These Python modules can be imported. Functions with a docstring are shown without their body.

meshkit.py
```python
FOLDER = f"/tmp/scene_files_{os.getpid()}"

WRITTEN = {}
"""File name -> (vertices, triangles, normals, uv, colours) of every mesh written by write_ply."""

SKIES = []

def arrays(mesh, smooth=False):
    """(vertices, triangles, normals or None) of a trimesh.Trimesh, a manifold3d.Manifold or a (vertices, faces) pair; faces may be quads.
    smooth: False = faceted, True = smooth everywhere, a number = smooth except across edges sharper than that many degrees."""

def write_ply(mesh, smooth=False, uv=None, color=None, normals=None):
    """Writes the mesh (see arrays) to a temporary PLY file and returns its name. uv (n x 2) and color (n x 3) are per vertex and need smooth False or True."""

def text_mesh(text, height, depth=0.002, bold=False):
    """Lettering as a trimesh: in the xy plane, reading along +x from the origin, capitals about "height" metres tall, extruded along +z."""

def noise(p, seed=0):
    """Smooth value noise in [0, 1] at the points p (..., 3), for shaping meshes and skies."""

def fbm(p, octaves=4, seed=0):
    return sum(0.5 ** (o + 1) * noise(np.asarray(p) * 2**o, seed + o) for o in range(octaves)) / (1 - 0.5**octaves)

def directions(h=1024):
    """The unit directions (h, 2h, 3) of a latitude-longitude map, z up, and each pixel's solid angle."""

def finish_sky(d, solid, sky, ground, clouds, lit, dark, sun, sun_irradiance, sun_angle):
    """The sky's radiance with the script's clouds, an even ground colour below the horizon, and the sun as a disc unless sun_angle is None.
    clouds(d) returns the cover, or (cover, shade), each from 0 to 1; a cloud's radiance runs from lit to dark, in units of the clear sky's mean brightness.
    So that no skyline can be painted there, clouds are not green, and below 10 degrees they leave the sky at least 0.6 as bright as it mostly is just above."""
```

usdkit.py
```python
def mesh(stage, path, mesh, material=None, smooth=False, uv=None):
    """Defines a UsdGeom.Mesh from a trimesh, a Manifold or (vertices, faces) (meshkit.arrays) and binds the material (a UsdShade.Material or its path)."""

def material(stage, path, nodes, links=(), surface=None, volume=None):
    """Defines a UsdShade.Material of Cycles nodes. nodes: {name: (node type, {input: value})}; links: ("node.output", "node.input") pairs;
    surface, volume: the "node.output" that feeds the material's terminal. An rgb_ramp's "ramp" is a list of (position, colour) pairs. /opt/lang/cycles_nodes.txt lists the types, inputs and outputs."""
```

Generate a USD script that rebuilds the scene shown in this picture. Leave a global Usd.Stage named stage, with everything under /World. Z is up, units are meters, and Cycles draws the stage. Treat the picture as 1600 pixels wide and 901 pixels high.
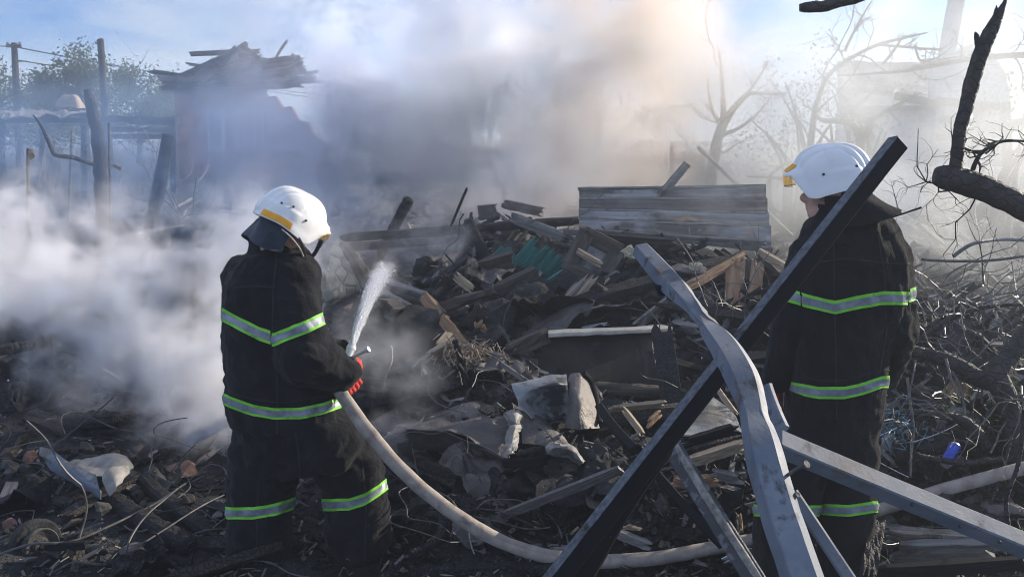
import math, random, numpy as np, trimesh, usdkit, meshkit
from scipy import ndimage
from pxr import Usd, UsdGeom, UsdLux, UsdShade, Gf, Sdf

stage = Usd.Stage.CreateInMemory()
UsdGeom.SetStageUpAxis(stage, 'Z')
UsdGeom.Xform.Define(stage, '/World')

# ---------------------------------------------------------------- camera
CAM_Z, PITCH, FOCAL = 2.04, math.radians(9.6), 1386.0          # focal length in pixels of the 1600 px wide photograph
cam = UsdGeom.Camera.Define(stage, '/World/camera')
cam.CreateHorizontalApertureAttr(36.0)
cam.CreateFocalLengthAttr(36.0 * FOCAL / 1600)
cam.AddTranslateOp().Set((0, 0, CAM_Z))
cam.AddRotateXOp().Set(90 - math.degrees(PITCH))
EXPOSURE = 0.8
cam.CreateExposureAttr(EXPOSURE)

# ---------------------------------------------------------------- sky and sun
SUN_AZ, SUN_EL = math.radians(60), math.radians(20)
SUN_DIR = np.array([math.sin(SUN_AZ) * math.cos(SUN_EL), math.cos(SUN_AZ) * math.cos(SUN_EL), math.sin(SUN_EL)])
sun = UsdLux.DistantLight.Define(stage, '/World/sun')
sun.CreateIntensityAttr(1.25); sun.CreateAngleAttr(0.5); sun.CreateNormalizeAttr(True); sun.CreateColorAttr((1, 0.89, 0.74))
_z = Gf.Vec3d(*map(float, SUN_DIR)); _x = Gf.Cross(Gf.Vec3d(0, 0, 1), _z).GetNormalized(); _y = Gf.Cross(_z, _x)
_m = Gf.Matrix4d(1)
for _i, _v in enumerate((_x, _y, _z)):
    _m.SetRow(_i, Gf.Vec4d(_v[0], _v[1], _v[2], 0))
sun.AddTransformOp().Set(_m)
sky_mat = usdkit.material(stage, '/World/Looks/sky', {
    's': ('sky_texture', {'sky_type': 'single_scattering', 'sun_disc': False, 'sun_elevation': SUN_EL, 'sun_rotation': SUN_AZ, 'air_density': 1.0, 'aerosol_density': 0.8, 'ozone_density': 3.0}),
    'tc': ('texture_coordinate', {}),
    'mp': ('mapping', {'scale': (1.6, 1.6, 7.0)}),
    'n': ('noise_texture', {'scale': 1.7, 'detail': 6, 'roughness': 0.6, 'distortion': 0.4}),
    'r': ('map_range', {'from_min': 0.36, 'from_max': 0.62, 'to_min': 0.0, 'to_max': 0.8, 'clamp': True}),
    'mx': ('mix', {'mix_type': 'mix', 'color2': (7.2, 7.9, 8.8)}),
    'tint': ('mix', {'mix_type': 'multiply', 'fac': 1.0, 'color2': (0.54, 0.93, 1.66)}),
    'b': ('background_shader', {'strength': 0.058})},
    [('tc.generated', 'mp.vector'), ('mp.vector', 'n.vector'), ('n.fac', 'r.value'), ('r.result', 'mx.fac'), ('s.color', 'tint.color1'), ('tint.color', 'mx.color1'), ('mx.color', 'b.color')], surface='b.background')
dome = UsdLux.DomeLight.Define(stage, '/World/sky')
UsdShade.MaterialBindingAPI.Apply(dome.GetPrim()).Bind(sky_mat)

# ---------------------------------------------------------------- helpers: pixels to places
SP, CP = math.sin(PITCH), math.cos(PITCH)


def ray(px, py):
    u, v = (px - 800) / FOCAL, (450.5 - py) / FOCAL
    return np.array([u, CP + v * SP, -SP + v * CP])


def P(px, py, Y):
    d = ray(px, py)
    return d * (Y / d[1]) + np.array([0, 0, CAM_Z])


def proj(v):
    v = np.asarray(v, float) - np.array([0, 0, CAM_Z])
    dep = v[..., 1] * CP - v[..., 2] * SP
    up = v[..., 1] * SP + v[..., 2] * CP
    return 800 + FOCAL * v[..., 0] / dep, 450.5 - FOCAL * up / dep


def ppm(px, py, Y):
    """pixels per metre at that point"""
    p = P(px, py, Y)
    return FOCAL / (p[1] * CP - (p[2] - CAM_Z) * SP)


def bump(x, y, cx, cy, sx, sy):
    return np.exp(-((x - cx) / sx) ** 2 - ((y - cy) / sy) ** 2)


def sstep(a, b, x):
    t = np.clip((x - a) / (b - a), 0, 1)
    return t * t * (3 - 2 * t)


# the heap's own surface bears the pieces that lie on it: (x, y, height)
HEAP = np.array([(-0.28, 10.6, 1.09), (0.13, 10.6, 1.13), (1.38, 7.6, 1.13), (1.0, 7.5, 1.1), (0.36, 6.55, 0.63), (0.52, 6.6, 0.65), (0.6, 6.47, 0.64), (0.81, 5.45, 0.42), (0.74, 5.03, 0.46), (0.67, 4.75, 0.46), (0.8, 4.85, 0.44), (0.16, 6.1, 0.6), (-0.17, 6.95, 0.81), (-0.79, 6.7, 0.68), (-0.85, 6.51, 0.62), (-0.46, 6.19, 0.53), (-0.56, 6.4, 0.74), (-0.38, 6.85, 0.86), (-0.41, 6.65, 0.74), (-0.23, 6.33, 0.71), (-0.21, 6.25, 0.74), (-0.22, 6.1, 0.7), (-0.45, 5.65, 0.61), (-0.05, 5.5, 0.55), (0.03, 5.65, 0.48), (0.09, 5.4, 0.58), (1.59, 6.91, 0.89), (1.64, 7.0, 0.94), (1.91, 6.85, 0.83), (1.86, 6.92, 0.81), (2.07, 6.9, 1.04), (2.06, 6.97, 0.92), (1.04, 6.44, 0.67), (1.25, 6.35, 0.73), (1.23, 6.15, 0.69), (1.17, 7.0, 0.81), (-0.34, 5.5, 0.62), (1.45, 6.9, 1.0), (0.97, 7.3, 1.03), (1.37, 6.9, 1.01), (0.26, 4.96, 0.43), (2.62, 5.9, 0.93), (2.87, 4.82, 0.52), (-2.05, 3.83, 0.18), (-1.62, 4.12, 0.2), (-3.83, 6.8, 0.28), (-4.05, 7.03, 0.34), (-2.61, 5.43, 0.24)])
LIFT = None


def ground_smooth(x, y):
    x, y = np.asarray(x, float), np.asarray(y, float)
    z = 0.95 * bump(x, y, 0.5, 8.3, 2.3, 1.9) + 0.35 * bump(x, y, 3.4, 6.2, 1.7, 1.6) + 0.55 * bump(x, y, 4.2, 9.5, 2.5, 2.2)
    z = z + 0.16 * bump(x, y, 1.3, 3.3, 1.0, 0.9) + 0.22 * bump(x, y, 2.6, 4.4, 0.9, 0.8)
    z = z + 0.75 * sstep(6.5, 14, y) * sstep(2.0, -2.5, x) + 0.35 * sstep(9, 16, y) * sstep(-2.5, 2.0, x) + 0.25 * sstep(14, 30, y)
    z = z + 0.12 * bump(x, y, -2.3, 5.2, 0.8, 0.7) + 0.1 * bump(x, y, -3.4, 4.7, 1.0, 0.6)
    z = z + 0.2 * bump(x, y, -0.9, 7.4, 0.8, 0.8)
    z = z - 0.06 * bump(x, y, 0.65, 3.75, 0.6, 0.35)
    if LIFT is not None:
        num, den = np.zeros_like(z), np.full_like(z, 0.15)
        for (hx, hy, _), r in zip(HEAP, LIFT):
            w = bump(x, y, hx, hy, 0.38, 0.38)
            num += w * r; den += w
        z = z + num / den
    return z


LIFT = np.clip(HEAP[:, 2] - 0.03 - ground_smooth(HEAP[:, 0], HEAP[:, 1]), 0, 0.6)


def ground_z(x, y):
    x, y = np.asarray(x, float), np.asarray(y, float)
    z = ground_smooth(x, y)
    q = np.stack([x, y, np.zeros_like(x)], -1)
    near = np.exp(-np.maximum(y - 14, 0) / 12) * np.exp(-np.maximum(np.abs(x) - 10, 0) / 10)
    z = z + near * (0.22 * (meshkit.fbm(q * 1.3, 3, 5) - 0.5) + 0.16 * (meshkit.fbm(q * 5.0, 3, 9) - 0.5))
    flat = 1 - 0.9 * np.maximum(bump(x, y, -1.05, 3.95, 0.45, 0.35), bump(x, y, 1.3, 3.5, 0.45, 0.3))
    return ground_smooth(x, y) + (z - ground_smooth(x, y)) * flat


def GP(px, py, ymin=2.2, ymax=40):
    """where the line of sight through a pixel of the photograph meets the ground"""
    d = ray(px, py)
    ys = np.arange(ymin, ymax, 0.03)
    pts = d[None] * (ys / d[1])[:, None] + np.array([0, 0, CAM_Z])
    k = np.nonzero(pts[:, 2] <= ground_z(pts[:, 0], pts[:, 1]))[0]
    k = k[0] if len(k) else len(ys) - 1
    return np.array([pts[k, 0], pts[k, 1], float(ground_z(pts[k, 0], pts[k, 1]))])


# ---------------------------------------------------------------- helpers: prims
TAKEN = {}


def numbered(parent, name):
    k = TAKEN.setdefault(parent, {})
    n = k.get(name, 0); k[name] = n + 1
    return f'{parent}/{name}' if n == 0 else f'{parent}/{name}_{n:03d}'


def tag(prim, label=None, cat=None, group=None, kind=None):
    kind = kind or ('thing' if cat else None)
    for key, val in (('label', label), ('category', cat), ('group', group), ('kind', kind)):
        if val:
            prim.SetCustomDataByKey(key, val)
    return prim


def path_of(parent):
    return '/World' if parent is None else str(parent.GetPath())


def frame_matrix(R, t):
    m = Gf.Matrix4d(1)
    for i in range(3):
        m.SetRow(i, Gf.Vec4d(*[float(c) for c in R[:, i]], 0))
    m.SetRow(3, Gf.Vec4d(*[float(c) for c in t], 1))
    return m


def thing(name, label, cat, group=None, kind=None):
    return tag(UsdGeom.Xform.Define(stage, numbered('/World', name)).GetPrim(), label, cat, group, kind)


def put(name, mesh, material, parent=None, label=None, cat=None, group=None, kind=None, smooth=False, frame=None):
    m = usdkit.mesh(stage, numbered(path_of(parent), name), mesh, material, smooth=smooth)
    if frame is not None:
        m.AddTransformOp().Set(frame_matrix(*frame))
    return tag(m.GetPrim(), label, cat, group, kind)


# ---------------------------------------------------------------- materials
MATS = {}


def mat(name, c1, c2=None, scale=6.0, detail=5, rough=0.8, bumps=(), blot=None, metallic=0.0, spec=0.3, sheen=0.0, coat=0.0, stretch=(1, 1, 1), coords='position', lo=0.35, hi=0.65, rough2=None, trans=None, island=0.0):
    """A principled material whose colour wanders between c1 and c2; blot = [(colour, scale, from, to), ...] lays patches over it; bumps = [(scale, distance, kind), ...]"""
    if name in MATS:
        return MATS[name]
    c2 = c2 or c1
    n, l = {}, []
    if coords == 'position':
        n['geo'] = ('geometry', {}); src = 'geo.position'
    else:
        n['tc'] = ('texture_coordinate', {}); src = 'tc.object'
    n['map'] = ('mapping', {'scale': stretch}); l.append((src, 'map.vector'))
    n['n0'] = ('noise_texture', {'scale': scale, 'detail': detail, 'roughness': 0.62}); l.append(('map.vector', 'n0.vector'))
    n['r0'] = ('rgb_ramp', {'ramp': [(lo, c1), (hi, c2)]}); l.append(('n0.fac', 'r0.fac'))
    col = 'r0.color'
    for i, (c, s, a, b) in enumerate(blot or ()):
        n[f'bn{i}'] = ('noise_texture', {'scale': s, 'detail': 6, 'roughness': 0.65, 'distortion': 0.3}); l.append((src, f'bn{i}.vector'))
        n[f'br{i}'] = ('map_range', {'from_min': a, 'from_max': b, 'to_min': 0, 'to_max': 1, 'clamp': True}); l.append((f'bn{i}.fac', f'br{i}.value'))
        n[f'bm{i}'] = ('mix', {'mix_type': 'mix', 'color2': c}); l += [(col, f'bm{i}.color1'), (f'br{i}.result', f'bm{i}.fac')]
        col = f'bm{i}.color'
    if island:
        n['gi'] = ('geometry', {})
        n['ir'] = ('map_range', {'from_min': 0, 'from_max': 1, 'to_min': 1 - island, 'to_max': 1 + island}); l.append(('gi.random_per_island', 'ir.value'))
        n['iv'] = ('hsv', {'saturation': 1.0}); l += [(col, 'iv.color'), ('ir.result', 'iv.value')]
        col = 'iv.color'
    n['p'] = ('principled_bsdf', {'roughness': rough, 'metallic': metallic, 'specular_ior_level': spec, 'sheen_weight': sheen, 'sheen_roughness': 0.32, 'sheen_tint': (1.0, 0.92, 0.84), 'coat_weight': coat, 'coat_roughness': 0.15})
    l.append((col, 'p.base_color'))
    if rough2 is not None:
        n['rr'] = ('map_range', {'from_min': 0.35, 'from_max': 0.65, 'to_min': rough, 'to_max': rough2}); l += [('n0.fac', 'rr.value'), ('rr.result', 'p.roughness')]
    last = None
    for i, (s, dist, kind) in enumerate(bumps):
        if kind == 'crackle':
            n[f'h{i}'] = ('voronoi_texture', {'feature': 'distance_to_edge', 'scale': s}); h = f'h{i}.distance'
            n[f'hm{i}'] = ('map_range', {'from_min': 0, 'from_max': 0.12, 'clamp': True}); l.append((h, f'hm{i}.value')); h = f'hm{i}.result'
        else:
            n[f'h{i}'] = ('noise_texture', {'scale': s, 'detail': 5, 'roughness': 0.65}); h = f'h{i}.fac'
        l.append(('map.vector' if kind == 'grain' else src, f'h{i}.vector'))
        n[f'b{i}'] = ('bump', {'strength': 1.0, 'distance': dist}); l.append((h, f'b{i}.height'))
        if last:
            l.append((last, f'b{i}.normal'))
        last = f'b{i}.normal'
    if last:
        l.append((last, 'p.normal'))
    surf = 'p.BSDF'
    if trans:
        n['t'] = ('translucent_bsdf', {'color': trans}); n['mx'] = ('mix_closure', {'fac': 0.4}); l += [('p.BSDF', 'mx.closure1'), ('t.BSDF', 'mx.closure2')]; surf = 'mx.closure'
    MATS[name] = usdkit.material(stage, f'/World/Looks/{name}', n, l, surface=surf)
    return MATS[name]


ASH = mat('ash_ground', (0.017, 0.018, 0.020), (0.08, 0.08, 0.082), scale=3.5, detail=8, rough=0.95, blot=[((0.16, 0.155, 0.15), 9, 0.6, 0.75), ((0.07, 0.06, 0.052), 5, 0.64, 0.80), ((0.006, 0.006, 0.007), 1.4, 0.52, 0.66)], bumps=[(14, 0.06, 'n'), (60, 0.02, 'n')])
CHAR = mat('charred_wood', (0.011, 0.0115, 0.013), (0.034, 0.034, 0.035), scale=12, rough=0.7, spec=0.2, blot=[((0.10, 0.10, 0.10), 16, 0.62, 0.8)], bumps=[(38, 0.012, 'crackle'), (90, 0.006, 'n')])
CHAR_BROWN = mat('scorched_wood', (0.016, 0.0155, 0.016), (0.065, 0.055, 0.048), scale=9, rough=0.75, stretch=(0.25, 3, 3), coords='object', blot=[((0.16, 0.15, 0.14), 11, 0.6, 0.75)], bumps=[(16, 0.01, 'grain'), (40, 0.008, 'crackle')])
WOOD_PALE = mat('broken_pale_wood', (0.22, 0.165, 0.11), (0.38, 0.305, 0.215), scale=9, rough=0.75, stretch=(0.2, 4, 4), coords='object', blot=[((0.06, 0.05, 0.045), 7, 0.58, 0.72)], bumps=[(14, 0.008, 'grain')])
WOOD_ORANGE = mat('raw_orange_wood', (0.21, 0.12, 0.065), (0.33, 0.215, 0.13), scale=9, rough=0.75, stretch=(0.2, 4, 4), coords='object', blot=[((0.07, 0.05, 0.04), 6, 0.6, 0.75)], bumps=[(14, 0.008, 'grain')])
WOOD_GREY = mat('weathered_grey_wood', (0.10, 0.095, 0.09), (0.24, 0.225, 0.205), scale=8, rough=0.85, stretch=(0.2, 4, 4), coords='object', blot=[((0.03, 0.03, 0.03), 6, 0.52, 0.68)], bumps=[(14, 0.008, 'grain')])
WOOD_DARK = mat('sooty_brown_board', (0.03, 0.026, 0.024), (0.085, 0.07, 0.058), scale=8, rough=0.8, stretch=(0.2, 4, 4), coords='object', blot=[((0.14, 0.13, 0.12), 7, 0.6, 0.75)], bumps=[(14, 0.006, 'grain')])
WOOD_GREEN = mat('green_painted_board', (0.012, 0.085, 0.075), (0.02, 0.14, 0.12), scale=7, rough=0.6, stretch=(0.3, 4, 4), coords='object', blot=[((0.015, 0.015, 0.015), 5, 0.52, 0.66)], bumps=[(16, 0.005, 'grain')])
CONCRETE = mat('broken_concrete', (0.16, 0.155, 0.15), (0.33, 0.32, 0.30), scale=10, rough=0.9, blot=[((0.05, 0.05, 0.05), 4, 0.55, 0.7)], bumps=[(45, 0.012, 'n')])
STONE = mat('grey_stone', (0.10, 0.095, 0.09), (0.26, 0.245, 0.225), scale=9, rough=0.9, blot=[((0.035, 0.034, 0.033), 5, 0.53, 0.68)], bumps=[(40, 0.015, 'n')], island=0.55)
STONE_WARM = mat('brown_stone', (0.10, 0.075, 0.055), (0.23, 0.18, 0.135), scale=9, rough=0.9, blot=[((0.04, 0.036, 0.033), 5, 0.52, 0.66)], bumps=[(40, 0.015, 'n')], island=0.45)
STONE_SOOT = mat('sooty_stone', (0.02, 0.021, 0.023), (0.095, 0.096, 0.098), scale=9, rough=0.92, bumps=[(40, 0.015, 'n')], island=0.5)
BRICK = mat('broken_brick', (0.13, 0.072, 0.055), (0.24, 0.145, 0.11), scale=11, rough=0.9, blot=[((0.05, 0.045, 0.042), 5, 0.52, 0.66), ((0.4, 0.37, 0.34), 12, 0.66, 0.75)], bumps=[(50, 0.01, 'n')])
PLASTER = mat('cracked_plaster', (0.085, 0.10, 0.095), (0.18, 0.2, 0.185), scale=6, rough=0.9, blot=[((0.3, 0.28, 0.25), 14, 0.62, 0.7), ((0.035, 0.035, 0.035), 4, 0.56, 0.68)], bumps=[(9, 0.02, 'crackle'), (50, 0.01, 'n')])
STEEL_GREY = mat('grey_painted_steel', (0.085, 0.105, 0.135), (0.17, 0.19, 0.22), scale=7, detail=8, rough=0.55, rough2=0.75, spec=0.45, blot=[((0.035, 0.035, 0.037), 14, 0.57, 0.68), ((0.27, 0.265, 0.26), 6, 0.6, 0.75), ((0.10, 0.068, 0.046), 5, 0.57, 0.68)], bumps=[(120, 0.0006, 'n'), (9, 0.0015, 'n')])
STEEL_BLACK = mat('sooty_black_steel', (0.004, 0.004, 0.005), (0.010, 0.010, 0.012), scale=12, rough=0.65, rough2=0.85, spec=0.15, blot=[((0.09, 0.092, 0.10), 40, 0.66, 0.74)], bumps=[(120, 0.0012, 'n')])
STEEL_RUST = mat('burnt_sheet_metal', (0.05, 0.045, 0.043), (0.145, 0.132, 0.125), scale=4, detail=8, rough=0.5, rough2=0.7, metallic=0.35, spec=0.5, blot=[((0.14, 0.09, 0.06), 6, 0.6, 0.75), ((0.26, 0.25, 0.24), 5, 0.62, 0.8)], bumps=[(30, 0.006, 'n'), (5, 0.03, 'n')])
GALV = mat('scorched_corrugated_metal', (0.12, 0.13, 0.14), (0.30, 0.305, 0.31), scale=3, detail=8, rough=0.5, rough2=0.7, metallic=0.3, spec=0.5, stretch=(0.35, 1, 3), blot=[((0.06, 0.058, 0.055), 1.6, 0.45, 0.58), ((0.25, 0.16, 0.09), 4, 0.62, 0.7)], bumps=[(60, 0.004, 'n')])
WHITE_SHEET = mat('scorched_white_enamel', (0.12, 0.135, 0.145), (0.25, 0.265, 0.275), scale=6, rough=0.5, spec=0.5, blot=[((0.03, 0.032, 0.035), 5, 0.5, 0.58), ((0.2, 0.2, 0.2), 14, 0.56, 0.66)], bumps=[(40, 0.006, 'n')])
PALE_METAL = mat('pale_bent_metal', (0.16, 0.155, 0.145), (0.28, 0.27, 0.25), scale=7, rough=0.55, spec=0.45, blot=[((0.10, 0.075, 0.05), 9, 0.56, 0.66)], bumps=[(40, 0.006, 'n')])
BARK = mat('burnt_bark', (0.012, 0.011, 0.011), (0.045, 0.038, 0.034), scale=18, rough=0.7, spec=0.45, blot=[((0.10, 0.09, 0.085), 20, 0.62, 0.75)], bumps=[(45, 0.012, 'n'), (20, 0.01, 'crackle')])
TWIG = mat('dry_twig', (0.05, 0.042, 0.036), (0.16, 0.14, 0.12), scale=25, rough=0.5, spec=0.5)
LEAF = mat('green_leaf', (0.045, 0.075, 0.03), (0.085, 0.11, 0.045), scale=3, rough=0.6, trans=(0.12, 0.17, 0.05), island=0.4)
GRASS = mat('dark_grass', (0.03, 0.06, 0.025), (0.07, 0.10, 0.04), scale=3, rough=0.6, trans=(0.08, 0.13, 0.04), island=0.4)
WIRE = mat('burnt_wire', (0.02, 0.02, 0.02), (0.09, 0.085, 0.08), scale=20, rough=0.5, spec=0.5)
HOSE = mat('canvas_hose', (0.26, 0.22, 0.185), (0.37, 0.33, 0.285), scale=16, rough=0.9, sheen=0.15, blot=[((0.15, 0.115, 0.10), 9, 0.54, 0.70), ((0.10, 0.08, 0.075), 30, 0.68, 0.74)], bumps=[(220, 0.003, 'n')])
FABRIC = mat('black_turnout_cloth', (0.011, 0.0115, 0.0135), (0.019, 0.0195, 0.022), scale=9, rough=0.95, sheen=0.12, spec=0.06, blot=[((0.04, 0.034, 0.028), 5, 0.62, 0.8)], bumps=[(220, 0.004, 'n'), (28, 0.012, 'n')])
FABRIC_BLUE = mat('dark_blue_neck_cloth', (0.02, 0.028, 0.042), (0.035, 0.045, 0.062), scale=9, rough=0.8, sheen=0.3, spec=0.3, bumps=[(40, 0.01, 'n')])
LIME = mat('lime_tape', (0.16, 0.52, 0.04), (0.24, 0.66, 0.06), scale=12, rough=0.6, blot=[((0.07, 0.2, 0.03), 14, 0.60, 0.74)])
SOOTY_PANEL = mat('sooty_smooth_panel', (0.018, 0.017, 0.016), (0.045, 0.04, 0.036), scale=3, rough=0.85, spec=0.15, blot=[((0.08, 0.075, 0.07), 5, 0.62, 0.8)], bumps=[(50, 0.003, 'n')])
FABRIC_SEAM = mat('turnout_cloth_seam', (0.019, 0.019, 0.021), (0.03, 0.029, 0.029), scale=30, rough=0.95)
SILVER = mat('silver_tape', (0.13, 0.15, 0.18), (0.28, 0.30, 0.33), scale=14, rough=0.45, spec=0.5, metallic=0.2, blot=[((0.09, 0.09, 0.09), 16, 0.60, 0.74)], bumps=[(130, 0.002, 'n')])
HELMET = mat('white_helmet_paint', (0.72, 0.72, 0.71), (0.80, 0.80, 0.78), scale=8, rough=0.35, spec=0.5, coat=0.25, blot=[((0.45, 0.44, 0.42), 45, 0.66, 0.75)], bumps=[(160, 0.0012, 'n')])
ORANGE = mat('orange_sticker', (0.78, 0.34, 0.02), (0.85, 0.42, 0.03), scale=30, rough=0.5)
BLACK_PLASTIC = mat('black_plastic', (0.014, 0.014, 0.015), (0.02, 0.02, 0.021), scale=10, rough=0.4, spec=0.5)
SKIN = mat('skin', (0.50, 0.27, 0.20), (0.58, 0.34, 0.26), scale=14, rough=0.55, bumps=[(120, 0.002, 'n')])
HAIR = mat('dark_hair', (0.02, 0.015, 0.012), (0.04, 0.03, 0.025), scale=40, rough=0.6)
GLOVE = mat('red_glove', (0.40, 0.03, 0.022), (0.58, 0.055, 0.04), scale=14, rough=0.75, blot=[((0.12, 0.02, 0.015), 18, 0.6, 0.75)], bumps=[(90, 0.005, 'n')])
ALU = mat('worn_aluminium', (0.5, 0.5, 0.5), (0.68, 0.68, 0.67), scale=20, rough=0.35, metallic=0.7, blot=[((0.2, 0.2, 0.2), 25, 0.6, 0.72)])
BLUE_CAN = mat('blue_tin', (0.02, 0.06, 0.42), (0.03, 0.08, 0.5), scale=10, rough=0.3, metallic=0.2, coat=0.4)
BLUE_NET = mat('blue_plastic_string', (0.03, 0.09, 0.13), (0.16, 0.25, 0.29), scale=20, rough=0.4)
PAPER = mat('pale_scrap', (0.5, 0.52, 0.54), (0.68, 0.7, 0.72), scale=10, rough=0.8, blot=[((0.1, 0.1, 0.1), 9, 0.58, 0.68)])
INSUL = mat('yellow_insulation', (0.42, 0.37, 0.25), (0.6, 0.55, 0.4), scale=20, rough=0.95, bumps=[(60, 0.02, 'n')])
HOUSE_PALE = mat('pale_render_wall', (0.42, 0.44, 0.45), (0.55, 0.57, 0.57), scale=2, rough=0.9, blot=[((0.2, 0.2, 0.2), 1, 0.58, 0.7)])


# ---------------------------------------------------------------- helpers: shapes
def unit(v):
    v = np.asarray(v, float)
    return v / (np.linalg.norm(v) + 1e-12)


def spline(points, n):
    """a smooth line of n points through the given ones (rows may carry radii too)"""
    p = np.asarray(points, float)
    if len(p) == 2:
        return p[0] + (p[1] - p[0]) * np.linspace(0, 1, n)[:, None]
    from scipy.interpolate import PchipInterpolator
    d = np.r_[0, np.cumsum(np.linalg.norm(np.diff(p[:, :3], axis=0), axis=1) + 1e-6)]
    return PchipInterpolator(d, p, axis=0)(np.linspace(0, d[-1], n))


def frames(path, up):
    t = np.gradient(path, axis=0); t /= np.linalg.norm(t, axis=1, keepdims=True) + 1e-12
    a = np.zeros_like(t); prev = np.asarray(up, float)
    for i in range(len(t)):
        prev = prev - t[i] * (prev @ t[i])
        if np.linalg.norm(prev) < 1e-6:
            prev = np.cross(t[i], [1, 0.3, 0.2])
        prev = unit(prev); a[i] = prev
    return t, a, np.cross(t, a)


def sweep(path, profile, scale=1.0, up=(0, 0, 1), cap=True, twist=0.0):
    """profile (k x 2, counter-clockwise) along path; the profile's y runs along up"""
    path, prof = np.asarray(path, float), np.asarray(profile, float)
    t, a, b = frames(path, up)
    sc = np.broadcast_to(scale, (len(path),))
    tw = np.linspace(0, twist, len(path))
    c, s = np.cos(tw)[:, None], np.sin(tw)[:, None]
    px, py = prof[None, :, 0] * c - prof[None, :, 1] * s, prof[None, :, 0] * s + prof[None, :, 1] * c
    v = path[:, None] + sc[:, None, None] * (px[..., None] * -b[:, None] + py[..., None] * a[:, None])
    n, k = len(path), len(prof)
    i, j = np.meshgrid(np.arange(n - 1), np.arange(k), indexing='ij')
    q = np.stack([i * k + j, i * k + (j + 1) % k, (i + 1) * k + (j + 1) % k, (i + 1) * k + j], -1).reshape(-1, 4)
    f = np.vstack([q[:, [0, 2, 1]], q[:, [0, 3, 2]]])
    v = v.reshape(-1, 3)
    if cap:
        v = np.vstack([v, path[:1], path[-1:]])
        j = np.arange(k)
        f = np.vstack([f, np.stack([np.full(k, n * k), j, (j + 1) % k], 1), np.stack([np.full(k, n * k + 1), (n - 1) * k + (j + 1) % k, (n - 1) * k + j], 1)])
    m = trimesh.Trimesh(v, f, process=False)
    if m.volume < 0:
        m.invert()
    return m


def ring(r=1.0, k=8):
    a = np.arange(k) * 2 * np.pi / k
    return np.stack([np.cos(a), np.sin(a)], 1) * r


def tube(points, radii, sides=8, rough=0.0, seed=0, n=None, smooth_path=True):
    pts = np.asarray(points, float)
    r = np.broadcast_to(radii, (len(pts),))
    n = n or max(2, len(pts))
    pr = spline(np.c_[pts, r], n) if smooth_path else np.c_[pts, r]
    m = sweep(pr[:, :3], ring(1, sides), pr[:, 3], up=(0.13, 0.21, 0.97))
    if rough:
        v = np.array(m.vertices); rr = float(np.mean(r))
        v += trimesh.Trimesh(v, m.faces, process=False).vertex_normals * ((meshkit.fbm(v / rr * 0.9, 3, seed) - 0.5) * 2 * rough * rr)[:, None]
        m = trimesh.Trimesh(v, m.faces, process=False)
    return m


def box_profile(w, h, c=0.006):
    w, h = w / 2, h / 2
    return np.array([(-w + c, -h), (w - c, -h), (w, -h + c), (w, h - c), (w - c, h), (-w + c, h), (-w, h - c), (-w, -h + c)])


def beam(points, w, h, up=(0, 0, 1), n=None, rough=0.0, seed=0, scale=1.0, twist=0.0, chamfer=0.006):
    """a bar of rectangular section along points; h runs along up"""
    path = spline(points, n or max(2, len(points)))
    m = sweep(path, box_profile(w, h, min(chamfer, w / 4, h / 4)), scale, up, twist=twist)
    if rough:
        v = np.array(m.vertices)
        v += (np.stack([meshkit.fbm(v * 14, 3, seed + k) for k in range(3)], -1) - 0.5) * 2 * rough
        m = trimesh.Trimesh(v, m.faces, process=False)
    return m


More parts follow.
